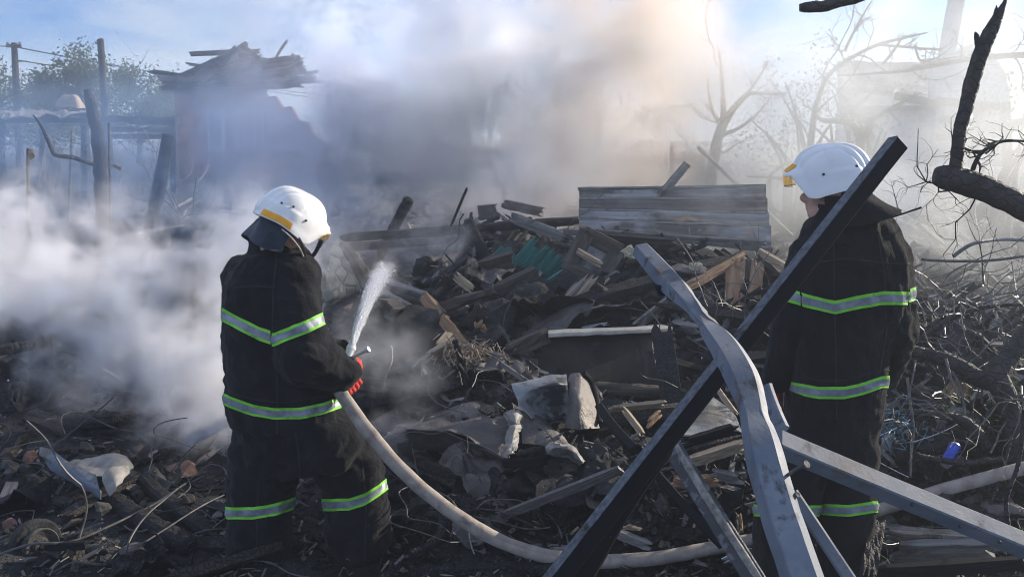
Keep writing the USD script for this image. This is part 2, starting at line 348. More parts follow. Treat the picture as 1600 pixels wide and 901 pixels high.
def plank_mesh(L, w, t, seed, jag0=0.1, jag1=0.1, nl=7, nw=6, bow=0.0):
    """a board along x with broken ends, w wide along y, t thick along z, centred"""
    rng = np.random.default_rng(seed)
    e0, e1 = rng.uniform(0, jag0, nw + 1), rng.uniform(0, jag1, nw + 1)
    y = np.linspace(-w / 2, w / 2, nw + 1)
    s = np.linspace(0, 1, nl + 1)
    x = (-L / 2 + e0)[None] + (L - e0 - e1)[None] * s[:, None]
    yy = np.broadcast_to(y, x.shape) + 0.06 * w * (meshkit.fbm(np.stack([x * 3, x * 0 + seed, x * 0], -1), 2) - 0.5)
    zz = bow * (1 - (2 * s - 1) ** 2)[:, None] + 0 * x
    tt = t * (0.8 + 0.4 * rng.random(x.shape)) / 2
    tt[0] *= rng.uniform(0.2, 0.9, nw + 1); tt[-1] *= rng.uniform(0.2, 0.9, nw + 1)
    top, bot = np.stack([x, yy, zz + tt], -1), np.stack([x, yy, zz - tt], -1)
    N = (nl + 1) * (nw + 1)
    v = np.vstack([top.reshape(-1, 3), bot.reshape(-1, 3)])
    i, j = np.meshgrid(np.arange(nl), np.arange(nw), indexing='ij')
    a = i * (nw + 1) + j
    q = np.stack([a, a + nw + 1, a + nw + 2, a + 1], -1).reshape(-1, 4)
    loop = np.r_[np.arange(nw + 1), (np.arange(1, nl + 1)) * (nw + 1) + nw, nl * (nw + 1) + np.arange(nw - 1, -1, -1), np.arange(nl - 1, 0, -1) * (nw + 1)]
    l2 = np.roll(loop, -1)
    side = np.stack([loop, loop + N, l2 + N, l2], 1)
    quads = np.vstack([q, q[:, ::-1] + N, side])
    f = np.vstack([quads[:, [0, 1, 2]], quads[:, [0, 2, 3]]])
    m = trimesh.Trimesh(v, f, process=False)
    if m.volume < 0:
        m.invert()
    return m


def board_frame(p0, p1, roll=0.0, face=None):
    """local x from p0 to p1, z towards the camera (or face), turned by roll about x"""
    ax = unit(p1 - p0)
    c = (p0 + p1) / 2
    zz = np.asarray(face, float) if face is not None else np.array([0, 0, CAM_Z]) - c
    zz = unit(zz - ax * (zz @ ax)); yy = np.cross(zz, ax)
    cr, sr = math.cos(roll), math.sin(roll)
    y2, z2 = yy * cr + zz * sr, -yy * sr + zz * cr
    return np.stack([ax, y2, z2], 1), c


SEED = [100]


def plank(name, a, b, w, t, material, label, cat='plank', group=None, roll=0.5, jag=(0.06, 0.06), parent=None, face=None, bow=0.0, nl=7, nw=6):
    """a, b: (px, py, Y) of the two ends"""
    SEED[0] += 1
    p0, p1 = P(*a), P(*b)
    L = np.linalg.norm(p1 - p0)
    return put(name, plank_mesh(L, w, t, SEED[0], jag[0], jag[1], nl, nw, bow), material, parent, label, None if parent else cat, group, frame=board_frame(p0, p1, roll, face))


def chunk_mesh(size, seed, n=16, sub=0, rough=0.0, boxy=0.4):
    """an angular broken lump: the hull of random points between a ball and a box"""
    rng = np.random.default_rng(seed)
    d = rng.normal(size=(n, 3)); d /= np.linalg.norm(d, axis=1, keepdims=True)
    cube = d / np.abs(d).max(1, keepdims=True)
    p = (d * (1 - boxy) + cube * boxy * 0.8) * rng.uniform(0.8, 1.0, (n, 1))
    m = trimesh.convex.convex_hull(p * np.asarray(size, float) / 2)
    for _ in range(sub):
        m = m.subdivide()
    if rough:
        v = np.array(m.vertices); s = float(np.mean(size))
        v += m.vertex_normals * ((meshkit.fbm(v / s * 5 + seed, 4, seed) - 0.5) * 2 * rough * s)[:, None]
        m = trimesh.Trimesh(v, m.faces, process=False)
    return m


def rot(seed, tilt=1.0):
    rng = np.random.default_rng(seed)
    return trimesh.transformations.euler_matrix(rng.uniform(-tilt, tilt), rng.uniform(-tilt, tilt), rng.uniform(0, 6.28))[:3, :3]


def chunk(name, px, py, size, material, label, cat='stone', group=None, sink=0.25, seed=None, tilt=0.5, sub=2, rough=0.03, Y=None, n=16, boxy=0.4):
    """a lump whose middle is seen at (px, py), resting in the ground"""
    SEED[0] += 1
    seed = seed or SEED[0]
    m = chunk_mesh(size, seed, n, sub, rough, boxy)
    R = rot(seed, tilt)
    h = (np.asarray(m.vertices) @ R.T)[:, 2]
    if Y is None:
        c = GP(px, py); c = c + np.array([0, 0, -h.min() * (1 - 2 * sink)]) 
        c = c - ray(px, py) * 0
    else:
        c = P(px, py, Y)
    return put(name, m, material, None, label, cat, group, frame=(R, c))


def net(rows, nu, nv, crumple=0.0, freq=6.0, seed=0, thick=0.004):
    """a sheet through a net of (px, py, Y) points, nu x nv quads, crumpled, given thickness"""
    g = np.array([[P(*c) for c in r] for r in rows])
    from scipy.interpolate import PchipInterpolator
    a = PchipInterpolator(np.linspace(0, 1, g.shape[0]), g, axis=0)(np.linspace(0, 1, nv + 1))
    a = PchipInterpolator(np.linspace(0, 1, g.shape[1]), a, axis=1)(np.linspace(0, 1, nu + 1))
    return slab_from_grid(a, crumple, freq, seed, thick)


def slab_from_grid(a, crumple=0.0, freq=6.0, seed=0, thick=0.004):
    nv, nu = a.shape[0] - 1, a.shape[1] - 1
    du, dv = np.gradient(a, axis=1), np.gradient(a, axis=0)
    n = np.cross(du, dv); n /= np.linalg.norm(n, axis=-1, keepdims=True) + 1e-12
    if crumple:
        r = 1 - 2 * np.abs(meshkit.fbm(a * freq, 3, seed) - 0.5) * 2
        a = a + n * (crumple * (r - 0.5))[..., None]
        du, dv = np.gradient(a, axis=1), np.gradient(a, axis=0)
        n = np.cross(du, dv); n /= np.linalg.norm(n, axis=-1, keepdims=True) + 1e-12
    N = (nu + 1) * (nv + 1)
    v = np.vstack([(a + n * thick / 2).reshape(-1, 3), (a - n * thick / 2).reshape(-1, 3)])
    i, j = np.meshgrid(np.arange(nv), np.arange(nu), indexing='ij')
    k = i * (nu + 1) + j
    q = np.stack([k, k + 1, k + nu + 2, k + nu + 1], -1).reshape(-1, 4)
    loop = np.r_[np.arange(nu + 1), np.arange(1, nv + 1) * (nu + 1) + nu, nv * (nu + 1) + np.arange(nu - 1, -1, -1), np.arange(nv - 1, 0, -1) * (nu + 1)]
    l2 = np.roll(loop, -1)
    quads = np.vstack([q, q[:, ::-1] + N, np.stack([loop, loop + N, l2 + N, l2], 1)])
    m = trimesh.Trimesh(v, np.vstack([quads[:, [0, 1, 2]], quads[:, [0, 2, 3]]]), process=False)
    if m.volume < 0:
        m.invert()
    return m


def join(meshes):
    return trimesh.util.concatenate(meshes)


def twigs(start, direction, length, r, depth, rng, out, bend=0.35, kids=3, droop=0.0):
    """a crooked branch and its side shoots, appended to out as tubes"""
    n = max(4, int(length / 0.07)) if depth > 0 else 5
    n = min(n, 12)
    p, d = np.array(start, float), unit(direction)
    pts = [p]
    for i in range(n):
        d = unit(d + rng.normal(size=3) * bend / math.sqrt(n) * 1.6 + np.array([0, 0, -droop]))
        p = p + d * length / n
        pts.append(p)
    rr = np.linspace(r, r * 0.35, n + 1)
    out.append(tube(pts, rr, 6 if r > 0.012 else 4, smooth_path=False))
    if depth > 0:
        for k in range(kids):
            i = rng.integers(max(1, n // 4), n + 1)
            dd = unit(np.array(pts[i]) - np.array(pts[i - 1]))
            side = unit(np.cross(dd, rng.normal(size=3)))
            twigs(pts[i], dd * 0.6 + side * 0.8, length * rng.uniform(0.4, 0.7), rr[min(i, n)] * 0.65, depth - 1, rng, out, bend, kids, droop)
    return out
# ================================================================ the setting: ground
def spread(lo, hi, step, reach, grow):
    a = list(np.arange(lo, hi, step)); s = step; x = a[-1]
    while x < reach:
        s *= grow; x += s; a.append(x)
    s = step; x = lo; b = []
    while x > -reach:
        s *= grow; x -= s; b.append(x)
    return np.array(b[::-1] + a)


gx = spread(-6.0, 6.0, 0.05, 400, 1.12)
gy = spread(2.4, 12.5, 0.045, 420, 1.12)
gy = gy[gy > -60]
X, Yg = np.meshgrid(gx, gy)
grid = np.stack([X, Yg, ground_z(X, Yg)], -1)
nu, nv = len(gx) - 1, len(gy) - 1
i, j = np.meshgrid(np.arange(nv), np.arange(nu), indexing='ij'); k = i * (nu + 1) + j
q = np.stack([k, k + 1, k + nu + 2, k + nu + 1], -1).reshape(-1, 4)
put('ground', (grid.reshape(-1, 3), q), ASH, kind='structure', label='ash covered ground of the burnt out yard', smooth=True)


# ================================================================ loose rubble that nobody could count
def scatter(templates, places, scales, tilt, seed, embed=0.3):
    """one mesh of many small pieces lying on the ground"""
    rng = np.random.default_rng(seed)
    V, Fc, at = [], [], 0
    for p, s in zip(places, scales):
        tv, tf = templates[rng.integers(len(templates))]
        e = rng.uniform(-tilt, tilt, 2); z = rng.uniform(0, 6.283)
        R = trimesh.transformations.euler_matrix(e[0], e[1], z)[:3, :3]
        v = (tv * s) @ R.T
        v = v + p - np.array([0, 0, v[:, 2].min() * (1 - embed)])
        V.append(v); Fc.append(tf + at); at += len(tv)
    return np.vstack(V), np.vstack(Fc)


def seen_places(n, seed, box, dens=None):
    """places on the ground, as dense near as far away when seen from the street"""
    rng = np.random.default_rng(seed)
    px, py = rng.uniform(box[0], box[2], n), rng.uniform(box[1], box[3], n)
    u, v = (px - 800) / FOCAL, (450.5 - py) / FOCAL
    d = np.stack([u, CP + v * SP, -SP + v * CP], -1)
    out = np.full((n, 3), np.nan)
    todo = np.arange(n)
    y = 2.6
    while y < 22 and len(todo):
        t = d[todo] * (y / d[todo, 1])[:, None] + np.array([0, 0, CAM_Z])
        hit = t[:, 2] <= ground_smooth(t[:, 0], t[:, 1])
        h = todo[hit]
        out[h] = t[hit]
        todo = todo[~hit]
        y += 0.04 + 0.004 * y
    ok = ~np.isnan(out[:, 0])
    out = out[ok]
    out[:, :2] += np.random.default_rng(seed + 1).uniform(-0.06, 0.06, (len(out), 2))
    out[:, 2] = ground_z(out[:, 0], out[:, 1])
    return out


stone_t = [(np.array(m.vertices), np.array(m.faces)) for m in (chunk_mesh((1, rng_, 0.7), s_, 11) for s_, rng_ in zip(range(1, 13), np.linspace(0.6, 1.0, 12)))]
stick_t = [(np.array(m.vertices), np.array(m.faces)) for m in (plank_mesh(1, w_, w_ * 0.5, 40 + s_, 0.15, 0.15, 2, 2) for s_, w_ in enumerate(np.linspace(0.05, 0.22, 10)))]
shard_t = [(np.array(m.vertices), np.array(m.faces)) for m in (chunk_mesh((1, 0.7, 0.08), 70 + s_, 9, boxy=0.1) for s_ in range(8))]


def scales_for(p, lo, hi, seed, power=2.0):
    r = np.random.default_rng(seed).random(len(p)) ** power
    return (lo + (hi - lo) * r) * np.clip(p[:, 1] / 5.0, 0.7, 2.2)


for name_, tmpl, m_, n_, lo, hi, tl, lab, sd in (
        ('rubble', stone_t, STONE_SOOT, 5200, 0.02, 0.12, 1.2, 'sooty small stones and lumps covering the burnt ground', 11),
        ('stone_rubble', stone_t, STONE, 2600, 0.015, 0.09, 1.2, 'grey broken stone and concrete crumbs among the ash', 12),
        ('brick_rubble', stone_t, STONE_WARM, 1500, 0.015, 0.085, 1.2, 'brown brick and clay crumbs among the ash', 13),
        ('charred_debris', stick_t, CHAR, 3400, 0.10, 0.42, 0.7, 'burnt black splinters and sticks strewn over the ground', 14),
        ('splinter_debris', stick_t, WOOD_GREY, 1500, 0.08, 0.30, 0.8, 'grey wood splinters strewn over the ground', 15),
        ('pale_splinter_debris', stick_t, WOOD_PALE, 420, 0.06, 0.24, 0.8, 'pale raw wood splinters strewn over the ground', 16),
        ('shard_debris', shard_t, STEEL_RUST, 1500, 0.04, 0.22, 0.9, 'thin burnt metal and slate shards strewn over the ground', 17),
        ('pale_litter', shard_t, PAPER, 170, 0.02, 0.08, 0.9, 'small pale scraps of plaster and paper in the ash', 18)):
    pl = seen_places(n_, sd, (-150, 330, 1750, 960))
    put(name_, scatter(tmpl, pl, scales_for(pl, lo, hi, sd), tl, sd), m_, kind='stuff', label=lab)

# ================================================================ behind, left: poles, trees, the burnt house
def leafy_tree(name, px, base_py, top_py, Y, half_w, label, leaves, seed, low=0.1):
    rng = np.random.default_rng(seed)
    base, top = P(px, base_py, Y), P(px, top_py, Y)
    base[2] = float(ground_z(base[0], base[1])) - 0.1
    H = top[2] - base[2]
    t = thing(name, label, 'tree', 'leafy trees behind the burnt yard')
    trunk = spline(np.array([base, base + (0.1, 0, H * 0.4), base + (-0.05, 0.1, H * 0.85)]), 8)
    put('trunk', tube(trunk, np.linspace(H * 0.035, H * 0.012, 8), 8, 0.2, seed), BARK, t, smooth=True)
    tips, limbs = [], []
    for k in range(44):
        f = rng.uniform(low + 0.1, 0.95)
        s = base + np.array([0.03, 0.03, H * f * 0.85])
        a = rng.uniform(0, 6.283)
        reach = half_w * math.sin(math.pi * min(1, 0.25 + f * 0.72)) * rng.uniform(0.5, 1.1)
        e = s + np.array([math.cos(a) * reach, math.sin(a) * reach, H * rng.uniform(0.03, 0.2)])
        mid = (s + e) / 2 + rng.normal(size=3) * 0.12
        limbs.append(tube([s, mid, e], [H * 0.011, H * 0.007, H * 0.002], 5, n=6))
        tips += [e, mid * 0.4 + e * 0.6, mid]
    put('limb', join(limbs), BARK, t)
    tips = np.array(tips)
    c = tips[rng.integers(len(tips), size=leaves)] + rng.normal(size=(leaves, 3)) * np.array([0.2, 0.2, 0.15]) * half_w * 0.6
    put('crown', leaf_cards(np.vstack([c, c + rng.normal(size=c.shape) * 0.12]), 0.07, rng), LEAF, t)
    return t


def leaf_cards(c, size, rng):
    n = len(c)
    a, b = rng.normal(size=(n, 3)), rng.normal(size=(n, 3))
    a /= np.linalg.norm(a, axis=1, keepdims=True); b = np.cross(a, b); b /= np.linalg.norm(b, axis=1, keepdims=True)
    s = size * rng.uniform(0.6, 1.4, (n, 1))
    v = np.stack([c - a * s, c + b * s * 0.5, c + a * s, c - b * s * 0.5], 1).reshape(-1, 3)
    k = np.arange(n) * 4
    return v, np.vstack([np.stack([k, k + 1, k + 2], 1), np.stack([k, k + 2, k + 3], 1)])


for nm, px, by, ty, Y, hw, lab, lv, sd in (
        ('leafy_tree', -15, 215, 78, 36, 2.6, 'green tree cut by the frame edge behind the utility pole', 2600, 1),
        ('leafy_tree', 62, 215, 105, 40, 2.2, 'low green tree between the utility pole and the tall round tree', 2200, 2),
        ('leafy_tree', 128, 215, 72, 34, 2.0, 'tall round green tree just left of the bare slanted pole', 3400, 3),
        ('leafy_tree', 215, 215, 104, 38, 2.3, 'green tree between the bare slanted pole and the burnt house', 2800, 4),
        ('leafy_tree', 262, 215, 112, 44, 2.2, 'green tree half hidden behind the left eave of the burnt house', 2000, 5)):
    leafy_tree(nm, px, by, ty, Y, hw, lab, lv, sd)


def pole(name, a, b, r0, r1, m_, label, cat='pole', rough=0.08, sides=9, sink=0.9):
    p0, p1 = P(*a), P(*b)
    d = unit(p1 - p0)
    return put(name, tube([p0 - d * sink, p0 * 0.6 + p1 * 0.4, p1], [r0, (r0 + r1) / 2, r1], sides, rough, SEED[0], n=24), m_, None, label, cat, smooth=50)


up = thing('utility_pole', 'wooden utility pole with wires in front of the trees at the far left', 'utility pole')
p0, p1 = P(27, 215, 32), P(22, 67, 32); p0[2] = 0.6
put('post', tube([p0, p1], [0.14, 0.1], 9), BARK, up, smooth=40)
put('crossarm', beam([P(10, 72, 31.9), P(33, 72, 31.9)], 0.09, 0.1), BARK, up)
for ox in (12, 31):
    put('insulator', tube([P(ox, 71, 31.9), P(ox, 66, 31.9)], [0.04, 0.05], 7), PALE_METAL, up)
for nm, pts in (('upper', [(22, 73, 31.9), (110, 90, 33), (300, 122, 37), (520, 150, 44)]), ('lower', [(22, 93, 31.9), (90, 104, 33), (300, 127, 37), (520, 158, 44)]), ('left', [(22, 73, 31.9), (-60, 70, 30), (-300, 62, 26)])):
    put('overhead_wire', tube([P(*c) for c in pts], 0.022, 5, n=24), WIRE, None, {'upper': 'upper thin overhead wire running right from the utility pole', 'lower': 'lower thin overhead wire running right from the utility pole', 'left': 'short overhead wire running left from the utility pole out of view'}[nm], 'wire')
pole('slanted_pole', (167, 215, 26), (157, 62, 26), 0.13, 0.09, BARK, 'bare slightly slanted wooden pole rising in front of the trees')

# burnt house: brick walls, window, collapsed roof of single rafters and boards
BRICKWALL = usdkit.material(stage, '/World/Looks/far_brickwork', {
    'geo': ('geometry', {}), 'sx': ('separate_xyz', {}), 'ad': ('math', {'math_type': 'add'}), 'cb': ('combine_xyz', {}),
    'b': ('brick_texture', {'color1': (0.27, 0.085, 0.055), 'color2': (0.36, 0.13, 0.085), 'mortar': (0.3, 0.28, 0.26), 'scale': 1.0, 'brick_width': 0.26, 'row_height': 0.08, 'mortar_size': 0.008}),
    'n': ('noise_texture', {'scale': 0.9, 'detail': 6}), 'r': ('map_range', {'from_min': 0.4, 'from_max': 0.6, 'clamp': True}),
    'm': ('mix', {'mix_type': 'mix', 'color2': (0.04, 0.035, 0.033)}), 'p': ('principled_bsdf', {'roughness': 0.9})},
    [('geo.position', 'sx.vector'), ('sx.x', 'ad.value1'), ('sx.y', 'ad.value2'), ('ad.value', 'cb.x'), ('sx.z', 'cb.y'), ('cb.vector', 'b.vector'), ('geo.position', 'n.vector'), ('n.fac', 'r.value'), ('r.result', 'm.fac'), ('b.color', 'm.color1'), ('m.color', 'p.base_color')], surface='p.BSDF')


def box_between(x0, x1, y0, y1, z0, z1):
    m = trimesh.creation.box((x1 - x0, y1 - y0, z1 - z0)); m.apply_translation(((x0 + x1) / 2, (y0 + y1) / 2, (z0 + z1) / 2)); return m


def minus(a, *bs):
    return trimesh.boolean.difference([a, *bs], engine='manifold')


bh = thing('burnt_house', 'burnt red brick house whose roof has collapsed into loose rafters', 'house')
HY = 25.0
hx0, hx1 = P(272, 140, HY)[0], P(455, 140, HY)[0]
hz0, hz1 = 0.7, P(272, 142, HY)[2]
wx = P(345, 170, HY)
w1 = (wx[0] - 0.45, wx[0] + 0.45, hz0 + 1.0, hz1 - 0.5)
w2 = (wx[0] + 0.8, wx[0] + 1.4, hz0 + 1.0, hz1 - 0.5)
from shapely.geometry import Polygon
top_ = [(272, 142), (300, 143), (338, 141), (372, 144), (402, 143), (416, 152), (430, 150), (441, 168), (455, 166), (466, 188), (480, 190), (492, 215), (505, 219), (520, 246)]
fw_ = trimesh.creation.extrude_polygon(Polygon([(P(a, b, HY)[0], P(a, b, HY)[2]) for a, b in top_] + [(P(520, 246, HY)[0], hz0 - 0.6), (hx0, hz0 - 0.6)]), 0.3, engine='earcut')
fw_.apply_transform(trimesh.transformations.rotation_matrix(math.pi / 2, (1, 0, 0))); fw_.apply_translation((0, HY + 0.3, 0))
wall = minus(trimesh.boolean.union([fw_, box_between(hx0, hx0 + 0.3, HY + 0.01, HY + 3.6, hz0 - 0.6, hz1 - 0.05)], engine='manifold'), *[box_between(a, b, HY - 1, HY + 1, c, d) for a, b, c, d in (w1, w2)])
put('wall', wall, BRICKWALL, bh)
put('added_wall_plate', beam([(hx0 - 0.1, HY + 0.13, hz1 + 0.06), (P(404, 143, HY)[0], HY + 0.13, hz1 + 0.03)], 0.36, 0.12, n=10, rough=0.05), CHAR, bh)  # charred beam added to keep the sun off the top of the wall
for a, b, c, d in (w1, w2):
    fr = put('window', minus(box_between(a, b, HY + 0.08, HY + 0.16, c, d), box_between(a + 0.08, (a + b) / 2 - 0.04, HY, HY + 1, c + 0.08, d - 0.08), box_between((a + b) / 2 + 0.04, b - 0.08, HY, HY + 1, c + 0.08, d - 0.08)), HOUSE_PALE, bh)
    put('pane', box_between(a + 0.05, b - 0.05, HY + 0.18, HY + 0.19, c + 0.05, d - 0.05), BLACK_PLASTIC, fr)
    put('sill', box_between(a - 0.1, b + 0.1, HY - 0.1, HY + 0.05, c - 0.08, c - 0.003), CONCRETE, fr)
for k, (a, b) in enumerate((((250, 138), (318, 130)), ((312, 135), (402, 129)), ((398, 131), (470, 134)))):
    put('eave', beam([P(*a, HY - 0.5 - 0.05 * k), P(*b, HY - 0.5 - 0.05 * k)], 0.10, 0.14, n=8, rough=0.05, seed=k), WOOD_DARK, bh)
rng = np.random.default_rng(77)
rid_l, rid_r = P(372, 84, HY + 3), P(470, 100, HY + 3)
for k in range(70):                                      # loose boards over the slope towards the street
    f = rng.uniform(0, 1)
    e = P(255 + 205 * f, 134 + rng.uniform(-4, 4), HY - 0.4)
    r = rid_l + (rid_r - rid_l) * np.clip(f * 1.1 - 0.05 + rng.normal() * 0.04, 0, 1) + rng.normal(size=3) * np.array([0.5, 0.3, 0.14])
    s0, s1 = sorted(rng.uniform(0, 1, 2))
    if s1 - s0 < 0.35:
        s0, s1 = 0.05, 0.9
    a, b = e + (r - e) * s0, e + (r - e) * s1
    if k % 2:
        mid = e + (r - e) * rng.uniform(0.1, 0.7); half_ = np.array([rng.uniform(0.4, 1.3), rng.normal() * 0.2, rng.normal() * 0.16])
        a, b = mid - half_, mid + half_
    put('rafter', plank_mesh(np.linalg.norm(b - a), rng.uniform(0.14, 0.34), 0.05, k, 0.2, 0.2, 3, 3), [CHAR, WOOD_DARK, CHAR, WOOD_GREY][k % 4], bh, frame=board_frame(a, b, rng.normal() * 0.5, (0, -0.55, 0.8)))
for a, b in (((330, 108), (388, 66)), ((345, 100), (372, 72)), ((360, 92), (398, 88)), ((318, 112), (384, 78)), ((300, 118), (362, 84)), ((352, 84), (392, 90)), ((290, 122), (350, 96)), ((270, 128), (335, 112)), ((375, 70), (405, 92)), ((338, 90), (378, 80)), ((430, 92), (449, 62)), ((418, 96), (470, 90)), ((455, 93), (462, 84))):
    p, q_ = P(a[0], a[1], HY + rng.uniform(0.3, 2.2)), P(b[0], b[1], HY + rng.uniform(0.5, 2.6))
    thin = 0.06 if a == (430, 92) else 0.16
    put('rafter', plank_mesh(np.linalg.norm(q_ - p), thin, 0.07, SEED[0], 0.1, 0.1, 3, 3), [CHAR, WOOD_DARK, WOOD_GREY][int(a[0]) % 3], bh, frame=board_frame(p, q_, rng.normal() * 0.5))
    SEED[0] += 1
put('ceiling', slab_from_grid(np.array([[P(252, 138, HY - 0.3), P(380, 136, HY - 0.3), P(455, 134, HY - 0.3)], [P(300, 116, HY + 1.4), P(390, 106, HY + 1.4), P(455, 112, HY + 1.4)], [P(375, 92, HY + 3), P(410, 94, HY + 3), P(455, 104, HY + 3)]]), 0.2, 1.5, 3, 0.06), CHAR, bh)

# flat burnt shed in front of the house
sh = thing('burnt_shed', 'dark flat roofed burnt shed frame below the trees on the left', 'shed')
put('roof_beam', beam([P(150, 187, 19), P(278, 189, 19)], 0.3, 0.17, n=10, rough=0.03, seed=2), CHAR, sh)
for y_ in (202, 213):
    put('wall_board', beam([P(168, y_, 19.1), P(275, y_ + 1, 19.1)], 0.04, 0.11, n=6, rough=0.02, seed=3), WOOD_DARK, sh)
put('roof_sheet', net([[(-30, 176, 20), (60, 172, 20), (140, 176, 20)], [(-30, 184, 17.5), (60, 182, 17.5), (140, 184, 17.5)]], 24, 6, 0.12, 2.0, 4, 0.03), WOOD_GREY, sh)
put('roof_beam', beam([P(-30, 188, 17.6), P(140, 188, 17.6)], 0.1, 0.1, n=8, rough=0.02, seed=5), CHAR, sh)
put('rail', beam([P(62, 196, 17), P(200, 193, 17)], 0.04, 0.045, n=6), WOOD_GREY, sh)
for px_, b_ in ((2, 310), (70, 308), (134, 310), (272, 300)):
    put('post', beam([P(px_, b_, 17.8), P(px_ - 1, 186, 17.8)], 0.12, 0.12, n=6, rough=0.02, seed=px_), CHAR, sh)
dm = net([[(88, 168, 17), (100, 168, 16.8), (118, 170, 16.8), (132, 170, 17)], [(91, 160, 17.2), (101, 156, 16.9), (117, 154, 16.9), (130, 164, 17.2)], [(99, 152, 17.6), (104, 150, 17.3), (113, 150, 17.3), (118, 150, 17.6)]], 16, 10, 0.05, 3, 7, 0.03)
put('upturned_basin', dm, WOOD_PALE, None, 'pale rounded shell lying on the shed roof beside the charred trunk', 'basin', smooth=40)

ct = thing('burnt_tree', 'charred upright tree trunk with a bent side branch standing in the smoke', 'burnt tree')
put('trunk', tube([P(164, 385, 12), P(158, 290, 12), P(154, 220, 12), P(144, 170, 12), P(137, 140, 12)], [0.11, 0.09, 0.085, 0.085, 0.05], 10, 0.35, 5, n=40), BARK, ct, smooth=60)
put('branch', tube([P(155, 262, 12), P(132, 252, 11.8), P(112, 246, 11.7), P(86, 242, 11.6), P(76, 222, 11.6), P(66, 200, 11.6), P(52, 180, 11.6)], [0.02, 0.03, 0.03, 0.024, 0.026, 0.018, 0.01], 8, 0.25, 6, n=30), BARK, ct, smooth=60)
put('splinter', plank_mesh(0.16, 0.05, 0.02, 9, 0.06, 0.02, 3, 3), WOOD_ORANGE, ct, frame=board_frame(P(176, 257, 11.9), P(189, 264, 11.9), 0.4))
pole('leaning_post', (238, 352, 12.5), (264, 210, 12.5), 0.105, 0.085, CHAR, 'thick charred post leaning right out of the white smoke', 'post', 0.1)
for a, b, w, lab in (((44, 350, 10.5), (44, 232, 10.5), 0.04, 'thin pale upright stake with a torn scrap at its top, nearest the left edge'), ((108, 330, 13), (113, 203, 13), 0.05, 'thin pale upright stake left of the charred trunk'), ((173, 345, 11.5), (170, 192, 11.5), 0.03, 'thin pale rod standing right beside the charred trunk')):
    pole('stake', a, b, w / 2, w / 2, WOOD_GREY, lab, 'stake', 0.05, 6)
put('torn_scrap', net([[(45, 232, 10.4), (52, 234, 10.4)], [(46, 240, 10.4), (53, 242, 10.35)], [(48, 250, 10.4), (50, 248, 10.35)]], 4, 6, 0.03, 8, 2, 0.01), WOOD_PALE, None, 'pale torn scrap hanging from the stake nearest the left edge', 'scrap')
for a, b, lab in (((58, 330, 14), (80, 215, 14.2), 'grey board leaning right behind the bent burnt branch'), ((68, 335, 13.6), (92, 228, 13.8), 'second grey board leaning behind the bent burnt branch, nearer the trunk')):
    plank('leaning_board', a, b, 0.13, 0.03, WOOD_GREY, lab, roll=0.2)


def bare_shrub(name, px, py, Y, H, label, seed, n=9, spreadv=0.5, m_=TWIG, r=0.02, cat='shrub', depth=2):
    rng = np.random.default_rng(seed)
    b = P(px, py, Y)
    drop = max(0.0, b[2] - float(ground_z(b[0], b[1]))); b[2] -= drop; H += drop * 0.8
    t = thing(name, label, cat)
    for k in range(n):
        o = []
        d = np.array([rng.normal() * spreadv, rng.normal() * spreadv, 1.0])
        twigs(b + rng.normal(size=3) * np.array([0.1, 0.1, 0.03]), d, H * rng.uniform(0.55, 1.0), r, depth, rng, o, 0.4, 4)
        put('stem', join(o), m_, t)
    return t


bare_shrub('bare_shrub', 285, 330, 14, 1.9, 'bare leafless shrub in front of the burnt house', 3, 9, 0.45, TWIG, 0.016)
bare_shrub('bare_shrub', 20, 345, 9.5, 0.9, 'tangle of dry twigs on the ground at the left edge in the smoke', 4, 8, 0.9, TWIG, 0.01)

# ================================================================ behind, centre: dark ruins in the smoke
rw = thing('ruined_wall', 'dark jagged ruined wall behind the metal sheet in the smoke', 'wall')
prof = [(835, 262), (860, 254), (895, 248), (903, 205), (912, 248), (955, 252), (962, 238), (970, 252), (1050, 246), (1100, 244), (1100, 400), (835, 400)]
g = np.array([[P(x_, y_, 13.5) for x_, y_ in prof]])[0]
from shapely.geometry import Polygon
poly = Polygon([(p_[0], p_[2]) for p_ in g])
m = trimesh.creation.extrude_polygon(poly, 0.3, engine='earcut')
m.apply_transform(trimesh.transformations.rotation_matrix(math.pi / 2, (1, 0, 0))); m.apply_translation((0, 13.7, 0))
put('wall', m, STONE_SOOT, rw)
put('coping', beam([P(920, 251, 13.3), P(1098, 243, 13.3)], 0.34, 0.06, n=8, rough=0.02), CHAR, rw)
fb = thing('far_building', 'grey block of a building barely visible through the smoke column', 'building')
c0, c1 = P(888, 106, 26), P(942, 106, 26)
put('wall', box_between(c0[0], c1[0], 26, 31, 0.5, c0[2]), HOUSE_PALE, fb)
put('parapet', box_between(c0[0] - 0.1, c1[0] + 0.1, 25.9, 31.1, c0[2] + 0.003, c0[2] + 0.15), HOUSE_PALE, fb)
put('chimney', box_between(c0[0] - 0.4, c0[0] - 0.1, 26.5, 26.8, 0.5, P(868, 122, 26)[2]), BRICKWALL, fb)
pole('burnt_post', (1050, 275, 12), (1050, 222, 12), 0.04, 0.03, CHAR, 'thin burnt post standing on the ruined wall behind the metal sheet', 'post')

